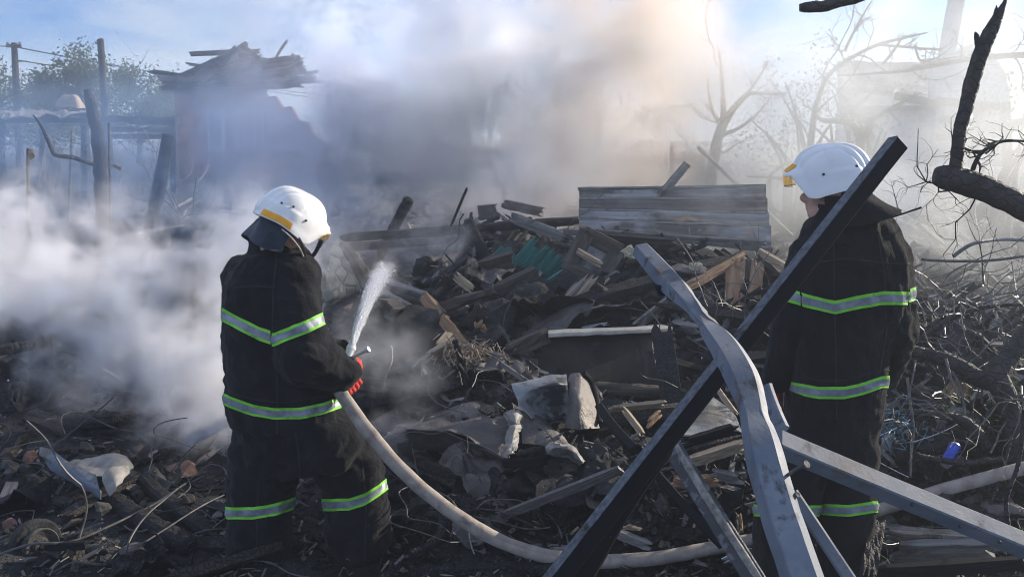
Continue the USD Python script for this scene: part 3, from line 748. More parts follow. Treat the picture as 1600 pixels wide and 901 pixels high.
# ================================================================ behind, right: pale gabled house, chimney, bare trees
ph = thing('gabled_house', 'pale hazy gabled house with broken timbers in the sun glare', 'house')
GY = 19.0
outline = [(1462, 260), (1462, 100), (1486, 84), (1512, 72), (1536, 64), (1556, 88), (1572, 116), (1580, 160), (1582, 260)]
poly = Polygon([(P(x_, y_, GY)[0], P(x_, y_, GY)[2]) for x_, y_ in outline])
hole = Polygon([(P(x_, y_, GY)[0], P(x_, y_, GY)[2]) for x_, y_ in [(1500, 200), (1500, 172), (1545, 180), (1545, 205)]])
m = trimesh.creation.extrude_polygon(poly.difference(hole), 0.35, engine='earcut')
m.apply_transform(trimesh.transformations.rotation_matrix(math.pi / 2, (1, 0, 0))); m.apply_translation((0, GY + 0.35, 0))
put('gable_wall', m, HOUSE_PALE, ph)
put('roof', net([[(1308, 96, GY + 3), (1380, 98, GY + 3), (1462, 98, GY + 3)], [(1312, 165, GY), (1380, 168, GY), (1462, 170, GY)]], 20, 12, 0.1, 1.2, 3, 0.1), GALV, ph)
put('side_wall', box_between(P(1318, 165, GY)[0], P(1462, 165, GY)[0] - 0.01, GY + 0.1, GY + 0.4, 0.3, P(1318, 168, GY)[2]), HOUSE_PALE, ph)
for a, b in (((1465, 158), (1575, 168)), ((1470, 186), (1585, 200)), ((1465, 215), (1600, 190)), ((1400, 150), (1470, 164)), ((1530, 165), (1520, 260)), ((1570, 160), (1575, 260))):
    put('timber', beam([P(*a, GY - 0.3), P(*b, GY - 0.3)], 0.12, 0.16, n=5, rough=0.02), WOOD_DARK, ph)
put('flue', beam([P(1478, 96, GY - 0.4), P(1487, 40, GY - 0.4), P(1500, -25, GY - 0.4)], 0.26, 0.24, n=6), HOUSE_PALE, ph)
put('flue_cap', beam([P(1497, 0, GY - 0.45), P(1500, -25, GY - 0.45)], 0.31, 0.29, n=3), HOUSE_PALE, ph)


def bare_tree(name, base, limbs, label, seed, kids=4, depth=2, m_=BARK, leaves=0, tw=0.012):
    """limbs: lists of (px, py, Y, radius); the first is the trunk"""
    rng = np.random.default_rng(seed)
    t = thing(name, label, 'tree')
    tips = []
    for li, lb in enumerate(limbs):
        pts = np.array([P(*c[:3]) for c in lb]); rr = [c[3] for c in lb]
        if li == 0:
            pts = np.vstack([[pts[0, 0] - 0.05, pts[0, 1], float(ground_z(pts[0, 0], pts[0, 1])) - 0.15], pts]); rr = [rr[0] * 1.15] + rr
        put('trunk' if li == 0 else 'branch', tube(pts, rr, 9, 0.22, seed + li, n=max(10, 6 * len(lb))), m_, t, smooth=60)
        o = []
        path = spline(np.c_[pts, rr], 14)
        for k in range(kids):
            i = rng.integers(4, 14)
            d = unit(path[i, :3] - path[i - 1, :3])
            side = unit(np.cross(d, rng.normal(size=3)))
            L = np.linalg.norm(pts[-1] - pts[0]) * rng.uniform(0.18, 0.4)
            twigs(path[i, :3], d * 0.7 + side * 0.8, L, min(tw, path[i, 3] * 0.6), depth, rng, o, 0.5, 3)
            tips.append(path[i, :3] + d * L)
        if o:
            put('twig', join(o), TWIG if m_ is not BARK else m_, t)
    if leaves:
        tips = np.array(tips)
        c = tips[rng.integers(len(tips), size=leaves)] + rng.normal(size=(leaves, 3)) * 0.45
        put('crown', leaf_cards(c, 0.06, rng), LEAF, t)
    return t


bare_tree('bare_tree', None, [[(1112, 270, 12, 0.08), (1122, 215, 12, 0.07), (1130, 180, 12, 0.04), (1128, 130, 12, 0.026), (1124, 80, 12, 0.014)],
                              [(1125, 212, 12, 0.05), (1150, 165, 12, 0.042), (1175, 146, 11.9, 0.03), (1228, 147, 11.8, 0.016)], [(1130, 200, 12, 0.03), (1112, 170, 12.1, 0.02), (1106, 118, 12.2, 0.012)], [(1150, 168, 12, 0.03), (1180, 130, 12, 0.02), (1200, 96, 12, 0.012)], [(1130, 210, 12, 0.03), (1170, 190, 12, 0.02), (1215, 130, 12, 0.01)]],
          'bare broken tree with a tall snapped spike behind the right fireman', 21, 5, 2)
bare_tree('bare_tree', None, [[(1345, 230, 13, 0.07), (1340, 205, 13, 0.06), (1322, 190, 13, 0.05), (1285, 188, 13, 0.035), (1270, 165, 13, 0.016)], [(1345, 225, 13, 0.05), (1358, 200, 13, 0.06), (1361, 185, 13, 0.06)],
                              [(1310, 190, 13, 0.03), (1345, 160, 13, 0.02), (1365, 142, 13, 0.012)], [(1360, 190, 13, 0.03), (1400, 165, 13, 0.025), (1440, 145, 13, 0.012)]],
          'crooked bare tree low behind the helmet of the right fireman', 22, 5, 2)
bare_tree('overhanging_branch', None, [[(1258, 290, 11, 0.05), (1266, 230, 11, 0.045), (1274, 170, 11, 0.035), (1295, 118, 11, 0.028), (1340, 85, 11, 0.024), (1372, 70, 11, 0.022), (1420, 58, 11, 0.015), (1450, 51, 11, 0.007)], [(1372, 70, 11, 0.018), (1420, 74, 11, 0.014), (1470, 78, 11, 0.012)], [(1310, 118, 11.2, 0.012), (1400, 112, 11, 0.02), (1440, 106, 11, 0.028), (1500, 95, 11, 0.03), (1560, 88, 11, 0.035), (1660, 84, 11, 0.04)],
                                       [(1380, 100, 11, 0.018), (1400, 74, 11, 0.016), (1412, 56, 11, 0.008)], [(1320, 80, 11, 0.02), (1345, 30, 11, 0.012), (1362, 2, 11, 0.006)], [(1430, 70, 11, 0.015), (1440, 95, 11, 0.012), (1490, 70, 11, 0.006)]],
          'sprawling bare branches silhouetted against the bright sky beside the flue', 23, 8, 2)
rng = np.random.default_rng(5)
for px_, py_, Y_, hw, lab, n_ in ((1285, 150, 15, 1.0, 'leafy bush in the glare behind the right helmet', 500), (1345, 165, 16, 1.1, 'leafy bush below the tin roof of the gabled house', 500), (1235, 190, 16, 0.9, 'leafy bush between the snapped tree and the right helmet', 350), (1590, 190, 12, 0.6, 'leafy bush at the right edge beside the gabled house', 400)):
    bu = thing('bush', lab, 'bush')
    c = P(px_, py_, Y_)
    gz_ = float(ground_z(c[0], c[1]))
    put('stem', join([tube([np.array([c[0], c[1], gz_ - 0.1]), c * 0.5 + np.array([c[0] + rng.normal() * 0.4, c[1], gz_]) * 0.5, c + rng.normal(size=3) * hw * 0.5], [0.06, 0.04, 0.015], 6, n=8) for _ in range(6)]), BARK, bu)
    cl = c + rng.normal(size=(24, 3)) * np.array([hw * 0.6, hw * 0.5, hw * 0.55])
    put('crown', leaf_cards(cl[rng.integers(24, size=n_)] + rng.normal(size=(n_, 3)) * 0.14, 0.03, rng), LEAF, bu)
# ================================================================ the collapsed heap in the middle
def charlog(name, pts, r, label, cat='beam', m_=CHAR, sides=10, rough=0.22, up=(0, 0, 1), flat=0.8, parent=None):
    SEED[0] += 1
    p = spline(np.array([P(*c) for c in pts]), 34)
    prof = ring(1, sides) * np.array([1, flat])
    prof = np.sign(prof) * np.abs(prof) ** 0.75
    sc = r * (1 + 0.25 * (meshkit.fbm(np.c_[np.arange(34) * 0.7, np.zeros(34) + SEED[0], np.zeros(34)], 3) - 0.5))
    sc[0] *= 0.55; sc[-1] *= 0.6; sc[1] *= 0.9
    m = sweep(p, prof, sc, up)
    v = np.array(m.vertices)
    v += trimesh.Trimesh(v, m.faces, process=False).vertex_normals * ((meshkit.fbm(v / r * 1.6, 3, SEED[0]) - 0.5) * 2 * rough * r)[:, None]
    return put(name, trimesh.Trimesh(v, m.faces, process=False), m_, parent, label, None if parent else cat)


charlog('charred_beam', [(531, 372, 8.3), (600, 367, 8.4), (680, 362, 8.5), (800, 352, 8.8), (905, 345, 9.1)], 0.052, 'long charred beam lying on top of the heap, upper of the two parallel ones')
charlog('charred_beam', [(538, 386, 8.2), (620, 381, 8.3), (700, 375, 8.4), (770, 371, 8.5)], 0.045, 'shorter charred beam directly beneath the long one on top of the heap')
charlog('charred_post', [(594, 402, 8.7), (628, 332, 8.7), (640, 309, 8.7)], 0.062, 'thick charred post stub leaning right behind the two parallel beams', 'post')
charlog('charred_post', [(770, 425, 8.0), (745, 372, 8.0), (730, 342, 8.0)], 0.06, 'charred post leaning left in front of the parallel beams beside the green boards', 'post')
pole('burnt_stick', (708, 345, 8.9), (730, 293, 8.9), 0.014, 0.01, CHAR, 'thin burnt stick standing behind the parallel charred beams', 'stick', sides=6)
plank('grey_plank', (795, 338, 8.6), (905, 380, 8.2), 0.1, 0.04, WOOD_GREY, 'grey plank sliding down right from the charred beams to the door frame', roll=0.4)
plank('scorched_plate', (742, 334, 10.6), (782, 330, 10.6), 0.18, 0.02, WOOD_DARK, 'small dark plate standing in the smoke above the parallel beams', 'plate', roll=0.2)
plank('scorched_plank', (782, 318, 10.6), (850, 332, 10.6), 0.11, 0.03, WOOD_DARK, 'short scorched plank in the smoke left of the metal sheet', roll=0.3)
pole('snapped_post', (1040, 296, 8.6), (1074, 256, 8.6), 0.045, 0.04, WOOD_GREY, 'snapped square post leaning right above the metal sheet', 'post', sides=4)
pole('snapped_post', (1160, 296, 11.6), (1090, 230, 11.6), 0.035, 0.03, WOOD_DARK, 'short dark post stub leaning left behind the metal sheet', 'post', sides=5)

# corrugated metal sheet
cs = thing('corrugated_sheet', 'stack of long scorched metal fence sheets lying across the back of the heap', 'metal sheet')
STRIPS = (((293, 315), (290, 317), 8.70, GALV), ((309, 332), (309, 341), 8.50, STEEL_RUST), ((326, 347), (331, 362), 8.32, GALV), ((342, 364), (352, 391), 8.12, GALV))
for k, ((l0, l1), (r0, r1), Y_, m_) in enumerate(STRIPS):
    rows = []
    for f in np.linspace(0, 1, 25):
        bulge = 0.05 * math.sin(f * math.pi) + 0.016 * math.sin(f * 2 * math.pi * 2.0)
        rows.append([(905 + 292 * g_ + 8 * g_ * k / 3, (l0 + (l1 - l0) * f) * (1 - g_) + (r0 + (r1 - r0) * f) * g_, Y_ - 0.17 * f - bulge + 0.05 * g_ + 0.02 * math.sin(g_ * 5 + k)) for g_ in np.linspace(0, 1, 9)])
    st_ = put('sheet', net(rows, 40, 24, 0.02, 2.0, 8 + k, 0.006), m_, cs, smooth=30)
    put('edge_lip', beam([P(904, l0 + 1, Y_ - 0.02), P(1050, (l0 + r0) / 2 + 1, Y_ - 0.02), P(1196 + 2 * k, r0 + 1, Y_ + 0.03)], 0.012, 0.016, n=14, rough=0.003, seed=k), PALE_METAL, st_)
put('edge_rail', beam([P(903, 295, 8.72), P(1050, 293, 8.7), P(1196, 290, 8.76)], 0.03, 0.03, n=6), STEEL_RUST, cs)
put('edge_rail', beam([P(880, 362, 7.9), P(1050, 374, 7.9), P(1206, 391, 7.98)], 0.03, 0.05, n=6), STEEL_RUST, cs)
plank('flat_strip', (905, 362, 7.7), (1200, 382, 7.5), 0.07, 0.02, WOOD_GREY, 'long grey strip under the lower edge of the metal sheet', 'strip', roll=0.6, nl=10)
plank('dark_board', (908, 370, 7.6), (1060, 384, 7.4), 0.16, 0.03, WOOD_DARK, 'wide dark board lying under the metal sheet', 'board', roll=0.9)

# green boards: a broken painted panel, each board its own piece
gp = thing('fence_panel', 'panel of teal green painted boards with charred ends on the heap', 'board panel')
for k, (a, b, w) in enumerate((((764, 420, 7.5), (803, 384, 7.6), 0.15), ((780, 424, 7.48), (816, 398, 7.58), 0.085), ((794, 424, 7.46), (842, 372, 7.58), 0.085), ((806, 428, 7.44), (846, 386, 7.56), 0.06), ((816, 432, 7.42), (860, 388, 7.56), 0.10), ((832, 436, 7.4), (872, 392, 7.52), 0.085), ((846, 438, 7.38), (884, 402, 7.5), 0.085))):
    put('board', plank_mesh(np.linalg.norm(P(*b) - P(*a)), w, 0.024, 300 + k, 0.03, 0.09, 6, 6), WOOD_GREEN, gp, 'split green board' if k == 3 else None, frame=board_frame(P(*a), P(*b), 0.35 + 0.1 * math.sin(k * 2.1)))
plank('green_board', (856, 458, 7.1), (905, 425, 7.15), 0.22, 0.03, WOOD_GREEN, 'single green board below the green panel, left of the pale splintered planks', 'board', roll=0.5, jag=(0.04, 0.05))
# wooden frame
df = thing('broken_frame', 'dark broken door frame with an opening standing on the heap under the metal sheet', 'door frame')
fc = [(916, 366, 7.3), (966, 391, 7.3), (935, 440, 7.1), (888, 420, 7.1)]
for a, b, w in ((fc[0], fc[1], 0.13), (fc[1], fc[2], 0.13), (fc[2], fc[3], 0.12), (fc[3], fc[0], 0.13)):
    put('frame_bar', plank_mesh(np.linalg.norm(P(*b) - P(*a)) + 0.05, w, 0.05, SEED[0], 0.01, 0.01, 4, 4), WOOD_DARK, df, frame=board_frame(P(*a), P(*b), 0.1)); SEED[0] += 1
put('cross_bar', plank_mesh(0.24, 0.05, 0.05, 5, 0.01, 0.01, 3, 3), WOOD_PALE, df, 'pale cross bar of the opening', frame=board_frame(P(900, 391, 7.15), P(941, 414, 7.15), 0.3))
put('panel', slab_from_grid(np.array([[P(912, 370, 7.32), P(962, 393, 7.32)], [P(890, 416, 7.14), P(934, 436, 7.14)]]), 0, 1, 1, 0.012), GALV, df)
sp = thing('splintered_plank', 'bundle of pale splintered plank pieces leaning against the broken frame', 'plank')
for k, (a, b, w, m_) in enumerate((((861, 494, 6.75), (922, 428, 6.9), 0.045, WOOD_PALE), ((867, 497, 6.7), (928, 424, 6.86), 0.05, WOOD_GREY), ((874, 500, 6.66), (936, 424, 6.82), 0.04, WOOD_PALE), ((858, 490, 6.8), (905, 440, 6.92), 0.03, WOOD_GREY))):
    put('splinter', plank_mesh(np.linalg.norm(P(*b) - P(*a)), w, 0.05, 320 + k, 0.03, 0.12, 6, 5), m_, sp, frame=board_frame(P(*a), P(*b), 0.3))
plank('thin_batten', (863, 498, 6.6), (886, 516, 6.5), 0.02, 0.02, WOOD_PALE, 'short pale batten hanging below the splintered planks', 'batten')
plank('thin_batten', (895, 485, 6.7), (918, 512, 6.5), 0.02, 0.02, WOOD_GREY, 'thin grey batten leaning right of the splintered planks', 'batten')
plank('thin_batten', (902, 515, 6.45), (952, 505, 6.5), 0.03, 0.015, PAPER, 'white thin batten lying just above the dark overturned panel', 'batten')

# overturned panel; the sunlight on its top edge is put into a pale colour
ov = thing('overturned_panel', 'big dark overturned panel whose sunlit top edge runs across the heap', 'panel')
a, b = P(858, 528, 5.9), P(1042, 520, 6.05)
a2, b2 = P(812, 618, 5.5), P(1078, 612, 5.65)
m = slab_from_grid(np.stack([np.array([a * (1 - t_) + b * t_ + np.array([0, 0, 0.012 * math.sin(t_ * 9)]) for t_ in np.linspace(0, 1, 13)]), np.array([a2 * (1 - t_) + b2 * t_ for t_ in np.linspace(0, 1, 13)])]), 0.03, 3, 2, 0.06)
put('face', m, SOOTY_PANEL, ov)
put('top_edge', beam([P(855, 521.5, 5.86), P(950, 517, 5.93), P(1000, 515, 5.98), P(1042, 512, 6.1)], 0.11, 0.03, n=12, rough=0.006, seed=3), mat('painted_sunlit_edge', (0.36, 0.33, 0.28), (0.52, 0.48, 0.41), scale=12, rough=0.85, blot=[((0.12, 0.11, 0.1), 8, 0.62, 0.72)], bumps=[(60, 0.006, 'n')]), ov, 'top edge painted pale as if sunlit')
put('end_board', plank_mesh(np.linalg.norm(P(790, 552, 5.7) - P(857, 522, 5.85)), 0.1, 0.06, 6, 0.03, 0.01, 5, 4), WOOD_DARK, ov, frame=board_frame(P(790, 552, 5.7), P(857, 522, 5.85), 0.3))
charlog('charred_log', [(925, 606, 5.5), (990, 610, 5.45), (1075, 618, 5.4)], 0.05, 'smooth dark log with a sunlit top lying in front of the overturned panel', 'log', WOOD_DARK, 12, 0.06)
plank('brown_board', (945, 640, 5.0), (1042, 630, 5.05), 0.06, 0.02, WOOD_PALE, 'dusty tan board lying below the dark log', 'board', roll=1.0)
plank('tan_lath', (972, 636, 4.9), (1006, 680, 4.6), 0.035, 0.02, WOOD_PALE, 'tan lath slanting down to the black beam', 'lath', roll=0.5)
plank('orange_lath', (1008, 666, 4.8), (1034, 642, 4.9), 0.04, 0.02, WOOD_ORANGE, 'orange brown lath beside the tan one behind the black beam', 'lath', roll=0.5)

# chunk of wall behind the hose man, stone and burnt lumps of the heap
wc = thing('wall_chunk', 'big cracked plaster wall chunk with a brown broken edge behind the left fireman', 'wall chunk')
m = chunk_mesh((0.62, 0.3, 0.62), 4, 22, 3, 0.02, 0.3)
put('chunk', m, PLASTER, wc, frame=(rot(12, 0.15), P(528, 425, 6.9)))
put('edge', tube([P(534, 380, 6.75), P(552, 402, 6.7), P(572, 440, 6.66), P(582, 470, 6.66)], [0.03, 0.05, 0.055, 0.03], 7, 0.5, 3, n=24), STONE_WARM, wc)
for i_, (px, py, Y, sz, m_, lab) in enumerate((
        (668, 430, 7.3, (0.30, 0.3, 0.42), CHAR, 'tall charred stump lump, left of the two black lumps on the heap'),
        (724, 420, 7.4, (0.32, 0.3, 0.3), CHAR, 'round charred lump, right of the two black lumps on the heap'),
        (690, 440, 7.2, (0.2, 0.2, 0.24), CHAR, 'small charred lump wedged between the two black lumps'),
        (600, 470, 6.8, (0.7, 0.4, 0.3), STONE_SOOT, 'sooty boulder right of the plaster wall chunk'),
        (660, 520, 6.2, (0.6, 0.5, 0.5), STONE_SOOT, 'large rounded sooty boulder below the grey slabs'),
        (836, 527, 6.1, (0.14, 0.12, 0.14), STONE, 'light stone beside the left end of the sunlit top edge'),
        (820, 470, 6.9, (0.7, 0.4, 0.4), STONE_SOOT, 'dark mass of burnt earth below the green panel'),
        (760, 500, 6.5, (0.6, 0.5, 0.35), STONE_SOOT, 'burnt earth lump in the hollow of the heap'))):
    put('charred_lump' if m_ is CHAR else 'boulder', chunk_mesh(sz, 20 + i_, 18, 3, 0.07), m_, None, lab, 'burnt lump' if m_ is CHAR else 'boulder', frame=(rot(20 + i_, 0.3), P(px, py, Y)))
for a, b, w, t, m_, lab, cat, roll in (
        ((745, 432, 7.2), (808, 412, 7.3), 0.30, 0.05, WOOD_DARK, 'broad sooty board tilted to the left of the green panel', 'board', 0.7),
        ((772, 470, 6.9), (846, 436, 7.0), 0.26, 0.06, WOOD_DARK, 'broad sooty board below the first one, running towards the single green board', 'board', 0.6),
        ((742, 414, 7.5), (778, 420, 7.4), 0.08, 0.04, WOOD_GREY, 'grey board end poking out left of the green panel', 'board', 0.5),
        ((748, 436, 7.0), (785, 462, 6.9), 0.06, 0.05, WOOD_GREY, 'grey rail slanting down across the sooty boards', 'rail', 0.4),
        ((600, 452, 6.8), (680, 480, 6.6), 0.24, 0.05, WOOD_GREY, 'grey flat slab right of the plaster chunk, upper one', 'slab', 0.9),
        ((596, 470, 6.6), (650, 500, 6.4), 0.24, 0.05, WOOD_GREY, 'grey flat slab right of the plaster chunk, lower one', 'slab', 0.9),
        ((658, 458, 6.5), (742, 560, 5.9), 0.075, 0.06, WOOD_ORANGE, 'long split log with raw orange wood slanting down the heap', 'log', 0.2),
        ((664, 462, 6.5), (700, 500, 6.3), 0.05, 0.05, WOOD_PALE, 'pale torn splinter at the upper end of the split log', 'splinter', 0.7),
        ((708, 428, 6.9), (741, 455, 6.8), 0.07, 0.03, WOOD_PALE, 'frayed pale plank end below the charred lumps', 'plank', 0.3),
        ((720, 452, 6.7), (713, 490, 6.6), 0.05, 0.05, CHAR_BROWN, 'upright twisted scorched root below the frayed plank', 'root', 0.3),
        ((742, 505, 6.3), (756, 478, 6.35), 0.12, 0.04, WOOD_DARK, 'short upright brown board in the hollow of the heap', 'board', 0.2),
        ((752, 508, 6.2), (757, 470, 6.3), 0.08, 0.04, CHAR_BROWN, 'scorched brown board standing beside the short upright one', 'board', 0.2),
        ((746, 517, 6.1), (758, 500, 6.1), 0.1, 0.06, WOOD_ORANGE, 'small block of raw orange wood in the hollow of the heap', 'wood block', 0.3),
        ((680, 545, 5.7), (705, 515, 5.9), 0.05, 0.02, WOOD_PALE, 'pale stick among the splinter pile, left one', 'stick', 0.3),
        ((668, 558, 5.6), (716, 532, 5.7), 0.1, 0.03, WOOD_PALE, 'tan plank lying in the splinter pile', 'plank', 1.0),
        ((645, 572, 5.6), (700, 540, 5.8), 0.04, 0.03, WOOD_GREY, 'grey stick lying left of the splinter pile', 'stick', 0.5),
        ((732, 548, 5.8), (790, 560, 5.6), 0.05, 0.04, WOOD_GREY, 'grey curved stick right of the splinter pile', 'stick', 0.4),
        ((742, 540, 5.8), (838, 606, 5.2), 0.03, 0.02, WOOD_GREY, 'long thin grey lath slanting right to the white sheet', 'lath', 0.3),
        ((778, 505, 6.3), (800, 542, 6.0), 0.02, 0.02, WOOD_GREY, 'thin crooked stick in front of the sooty boards', 'stick', 0.3),
        ((806, 556, 5.7), (812, 590, 5.6), 0.28, 0.04, WOOD_DARK, 'grey green panel standing left of the overturned panel', 'panel', 0.1),
        ((820, 586, 5.4), (828, 573, 5.4), 0.06, 0.05, WOOD_PALE, 'little torn wood stub above the white sheet', 'stub', 0.1),
        ((1062, 455, 6.6), (1165, 398, 7.2), 0.07, 0.05, WOOD_ORANGE, 'sunlit orange rail running up right to the metal sheet', 'rail', 0.3),
        ((1078, 440, 6.75), (1162, 394, 7.25), 0.05, 0.05, CHAR, 'charred rail lying along the sunlit orange rail', 'rail', 0.2),
        ((1146, 510, 6.5), (1150, 405, 7.1), 0.15, 0.03, WOOD_ORANGE, 'upright red brown board behind the black beam', 'board', 0.1),
        ((1178, 470, 6.6), (1185, 405, 7.1), 0.1, 0.03, WOOD_ORANGE, 'second upright red brown board nearer the right fireman', 'board', 0.1),
        ((1166, 470, 6.7), (1168, 402, 7.15), 0.12, 0.03, WOOD_DARK, 'dark upright board between the two red brown ones', 'board', 0.1),
        ((1185, 392, 7.2), (1240, 425, 6.6), 0.06, 0.05, WOOD_PALE, 'pale rail slanting down right below the corner of the metal sheet', 'rail', 0.4),
        ((1185, 398, 7.15), (1225, 440, 6.8), 0.07, 0.05, WOOD_DARK, 'dark rail below the pale one beside the right fireman', 'rail', 0.4),
        ((990, 512, 6.3), (1052, 463, 6.6), 0.06, 0.05, WOOD_GREY, 'grey rail rising right from the sunlit top edge', 'rail', 0.3),
        ((1046, 470, 6.5), (1090, 505, 6.2), 0.05, 0.04, WOOD_DARK, 'brown rail dropping right towards the bent steel beam', 'rail', 0.3),
        ((945, 478, 6.9), (1040, 470, 6.9), 0.14, 0.03, WOOD_DARK, 'dark wide board lying in the hollow above the sunlit top edge', 'board', 0.9),
        ((1050, 508, 6.2), (1095, 515, 6.1), 0.08, 0.04, WOOD_GREY, 'grey short board right of the sunlit top edge', 'board', 0.8),
        ((995, 455, 7.0), (1060, 445, 7.0), 0.1, 0.02, GALV, 'thin torn metal strip in the hollow below the metal sheet', 'metal strip', 0.9)):
    plank(cat.replace(' ', '_'), a, b, w, t, m_, lab, cat, roll=roll)
charlog('burnt_stake', [(723, 572, 5.5), (717, 550, 5.5), (711, 530, 5.5)], 0.026, 'short black burnt stake standing in the splinter pile', 'stake')
pile_rng = np.random.default_rng(8)
st_ = []
for k in range(420):
    c = P(pile_rng.normal(735, 22), pile_rng.normal(556, 11), 5.65 + pile_rng.normal() * 0.1)
    R = rot(900 + k, 1.3)
    m = plank_mesh(pile_rng.uniform(0.02, 0.11), pile_rng.uniform(0.004, 0.013), 0.006, k, 0.02, 0.02, 1, 1)
    m.apply_transform(np.vstack([np.c_[R, c], [0, 0, 0, 1]])); st_.append(m)
put('wood_splinters', join(st_), WOOD_PALE, kind='stuff', label='pile of small pale wood splinters around the burnt stake')
put('insulation_scrap', chunk_mesh((0.16, 0.1, 0.12), 5, 30, 3, 0.25), INSUL, None, 'tuft of pale yellow insulation under the metal sheet', 'insulation', frame=(np.eye(3), P(1090, 418, 6.9)))
put('insulation_scrap', chunk_mesh((0.2, 0.1, 0.16), 6, 30, 3, 0.25), INSUL, None, 'mossy pale insulation lump beside the door frame', 'insulation', frame=(np.eye(3), P(982, 398, 7.3)))
put('slate_sheet', net([[(1040, 425, 6.9), (1070, 428, 6.85), (1100, 432, 6.8)], [(1052, 418, 7.0), (1080, 415, 7.0), (1104, 424, 6.9)]], 8, 5, 0.05, 5, 3, 0.012), STEEL_RUST, None, 'thin dark slate sheet under the yellow insulation', 'sheet')

# scorched white sheet and roll
ws = thing('white_appliance_panel', 'crumpled scorched white metal panel in front of the overturned panel', 'metal panel')
put('panel', net([[(799, 600, 5.05), (835, 590, 5.1), (865, 584, 5.15), (885, 583, 5.15)], [(806, 618, 4.95), (840, 606, 4.9), (870, 600, 4.88), (888, 602, 4.95)], [(812, 632, 4.85), (842, 630, 4.98), (872, 634, 5.0), (890, 640, 4.95)], [(830, 655, 4.8), (850, 652, 4.9), (870, 654, 4.92), (892, 660, 4.9)]], 26, 20, 0.022, 4, 12, 0.008), WHITE_SHEET, ws, smooth=45)
put('side_panel', net([[(890, 586, 5.1), (905, 582, 5.1), (920, 590, 5.2)], [(888, 630, 4.88), (905, 625, 4.85), (928, 630, 5.0)], [(880, 668, 4.8), (905, 670, 4.72), (938, 668, 4.85)]], 16, 20, 0.02, 4, 13, 0.008), STEEL_RUST, ws, 'curved side blackened at its foot', smooth=45)
put('rim', tube([P(912, 583, 5.1), P(924, 596, 5.15), P(934, 630, 5.0), P(938, 660, 4.85)], 0.015, 7, n=14), STEEL_BLACK, ws)
# bent dark sheet metal
bs = thing('bent_metal_sheet', 'large bent sooty metal sheet with a bright torn fold in front of the heap', 'metal sheet')
put('sheet', net([[(640, 640, 5.3), (690, 622, 5.5), (745, 610, 5.5), (800, 622, 5.3)], [(634, 655, 5.1), (690, 640, 5.2), (750, 632, 5.2), (805, 650, 5.0)], [(636, 668, 4.85), (690, 665, 4.85), (750, 668, 4.8), (800, 676, 4.75)], [(632, 672, 4.8), (680, 672, 4.68), (740, 690, 4.55), (790, 714, 4.45)]], 34, 26, 0.05, 3.5, 21, 0.006), STEEL_RUST, bs, smooth=40)
put('lower_face', net([[(633, 673, 4.79), (680, 674, 4.67), (740, 692, 4.54), (788, 715, 4.44)], [(650, 705, 4.85), (700, 715, 4.8), (745, 730, 4.7), (790, 728, 4.6)]], 24, 8, 0.03, 3, 22, 0.006), STEEL_RUST, bs, smooth=40)
put('fold', net([[(800, 628, 5.0), (808, 640, 4.85), (818, 655, 4.8)], [(797, 655, 4.75), (806, 662, 4.62), (815, 672, 4.7)], [(787, 680, 4.6), (800, 688, 4.5), (812, 690, 4.55)], [(786, 716, 4.44), (797, 712, 4.36), (806, 704, 4.44)]], 10, 22, 0.045, 8, 23, 0.006), PALE_METAL, bs, 'bright torn fold', smooth=40)
put('flap', net([[(800, 628, 5.02), (822, 640, 5.0), (850, 655, 4.95)], [(812, 655, 4.85), (845, 664, 4.75), (885, 685, 4.65)], [(815, 690, 4.6), (860, 696, 4.5), (915, 718, 4.4)]], 22, 18, 0.03, 4, 24, 0.006), STEEL_RUST, bs, smooth=40)
put('lower_strip', beam([P(788, 722, 4.42), P(830, 722, 4.35), P(858, 716, 4.4)], 0.03, 0.05, n=6, rough=0.006), STEEL_BLACK, bs)
put('curl', net([[(850, 698, 4.5), (868, 694, 4.45), (888, 694, 4.5), (916, 718, 4.38)], [(855, 706, 4.4), (870, 699, 4.32), (888, 700, 4.36), (910, 722, 4.3)], [(852, 716, 4.46), (868, 712, 4.42), (886, 716, 4.44), (905, 728, 4.36)]], 16, 10, 0.02, 9, 25, 0.005), PALE_METAL, bs, 'curled bright edge', smooth=40)
charlog('charred_branch', [(806, 712, 4.45), (825, 706, 4.4), (852, 700, 4.4)], 0.02, 'short knobbly charred branch by the torn fold', 'branch')
charlog('charred_branch', [(732, 776, 4.5), (770, 772, 4.45), (822, 775, 4.4)], 0.016, 'knobbly charred branch lying behind the curved hose', 'branch')
charlog('charred_log', [(640, 893, 3.9), (720, 890, 3.85), (800, 889, 3.8), (885, 889, 3.75)], 0.035, 'charred log with cracked grain along the bottom edge beside the black beam', 'log')
plank('scorched_rail', (640, 712, 4.8), (735, 760, 4.5), 0.09, 0.05, CHAR_BROWN, 'dark scorched rail slanting under the bent metal sheet', 'rail', roll=0.4)
plank('iron_bar', (782, 806, 4.2), (972, 732, 3.9), 0.045, 0.022, STEEL_RUST, 'long flat iron bar slanting up right to the black beam', 'iron bar', roll=0.6, jag=(0.01, 0.01), nl=10)
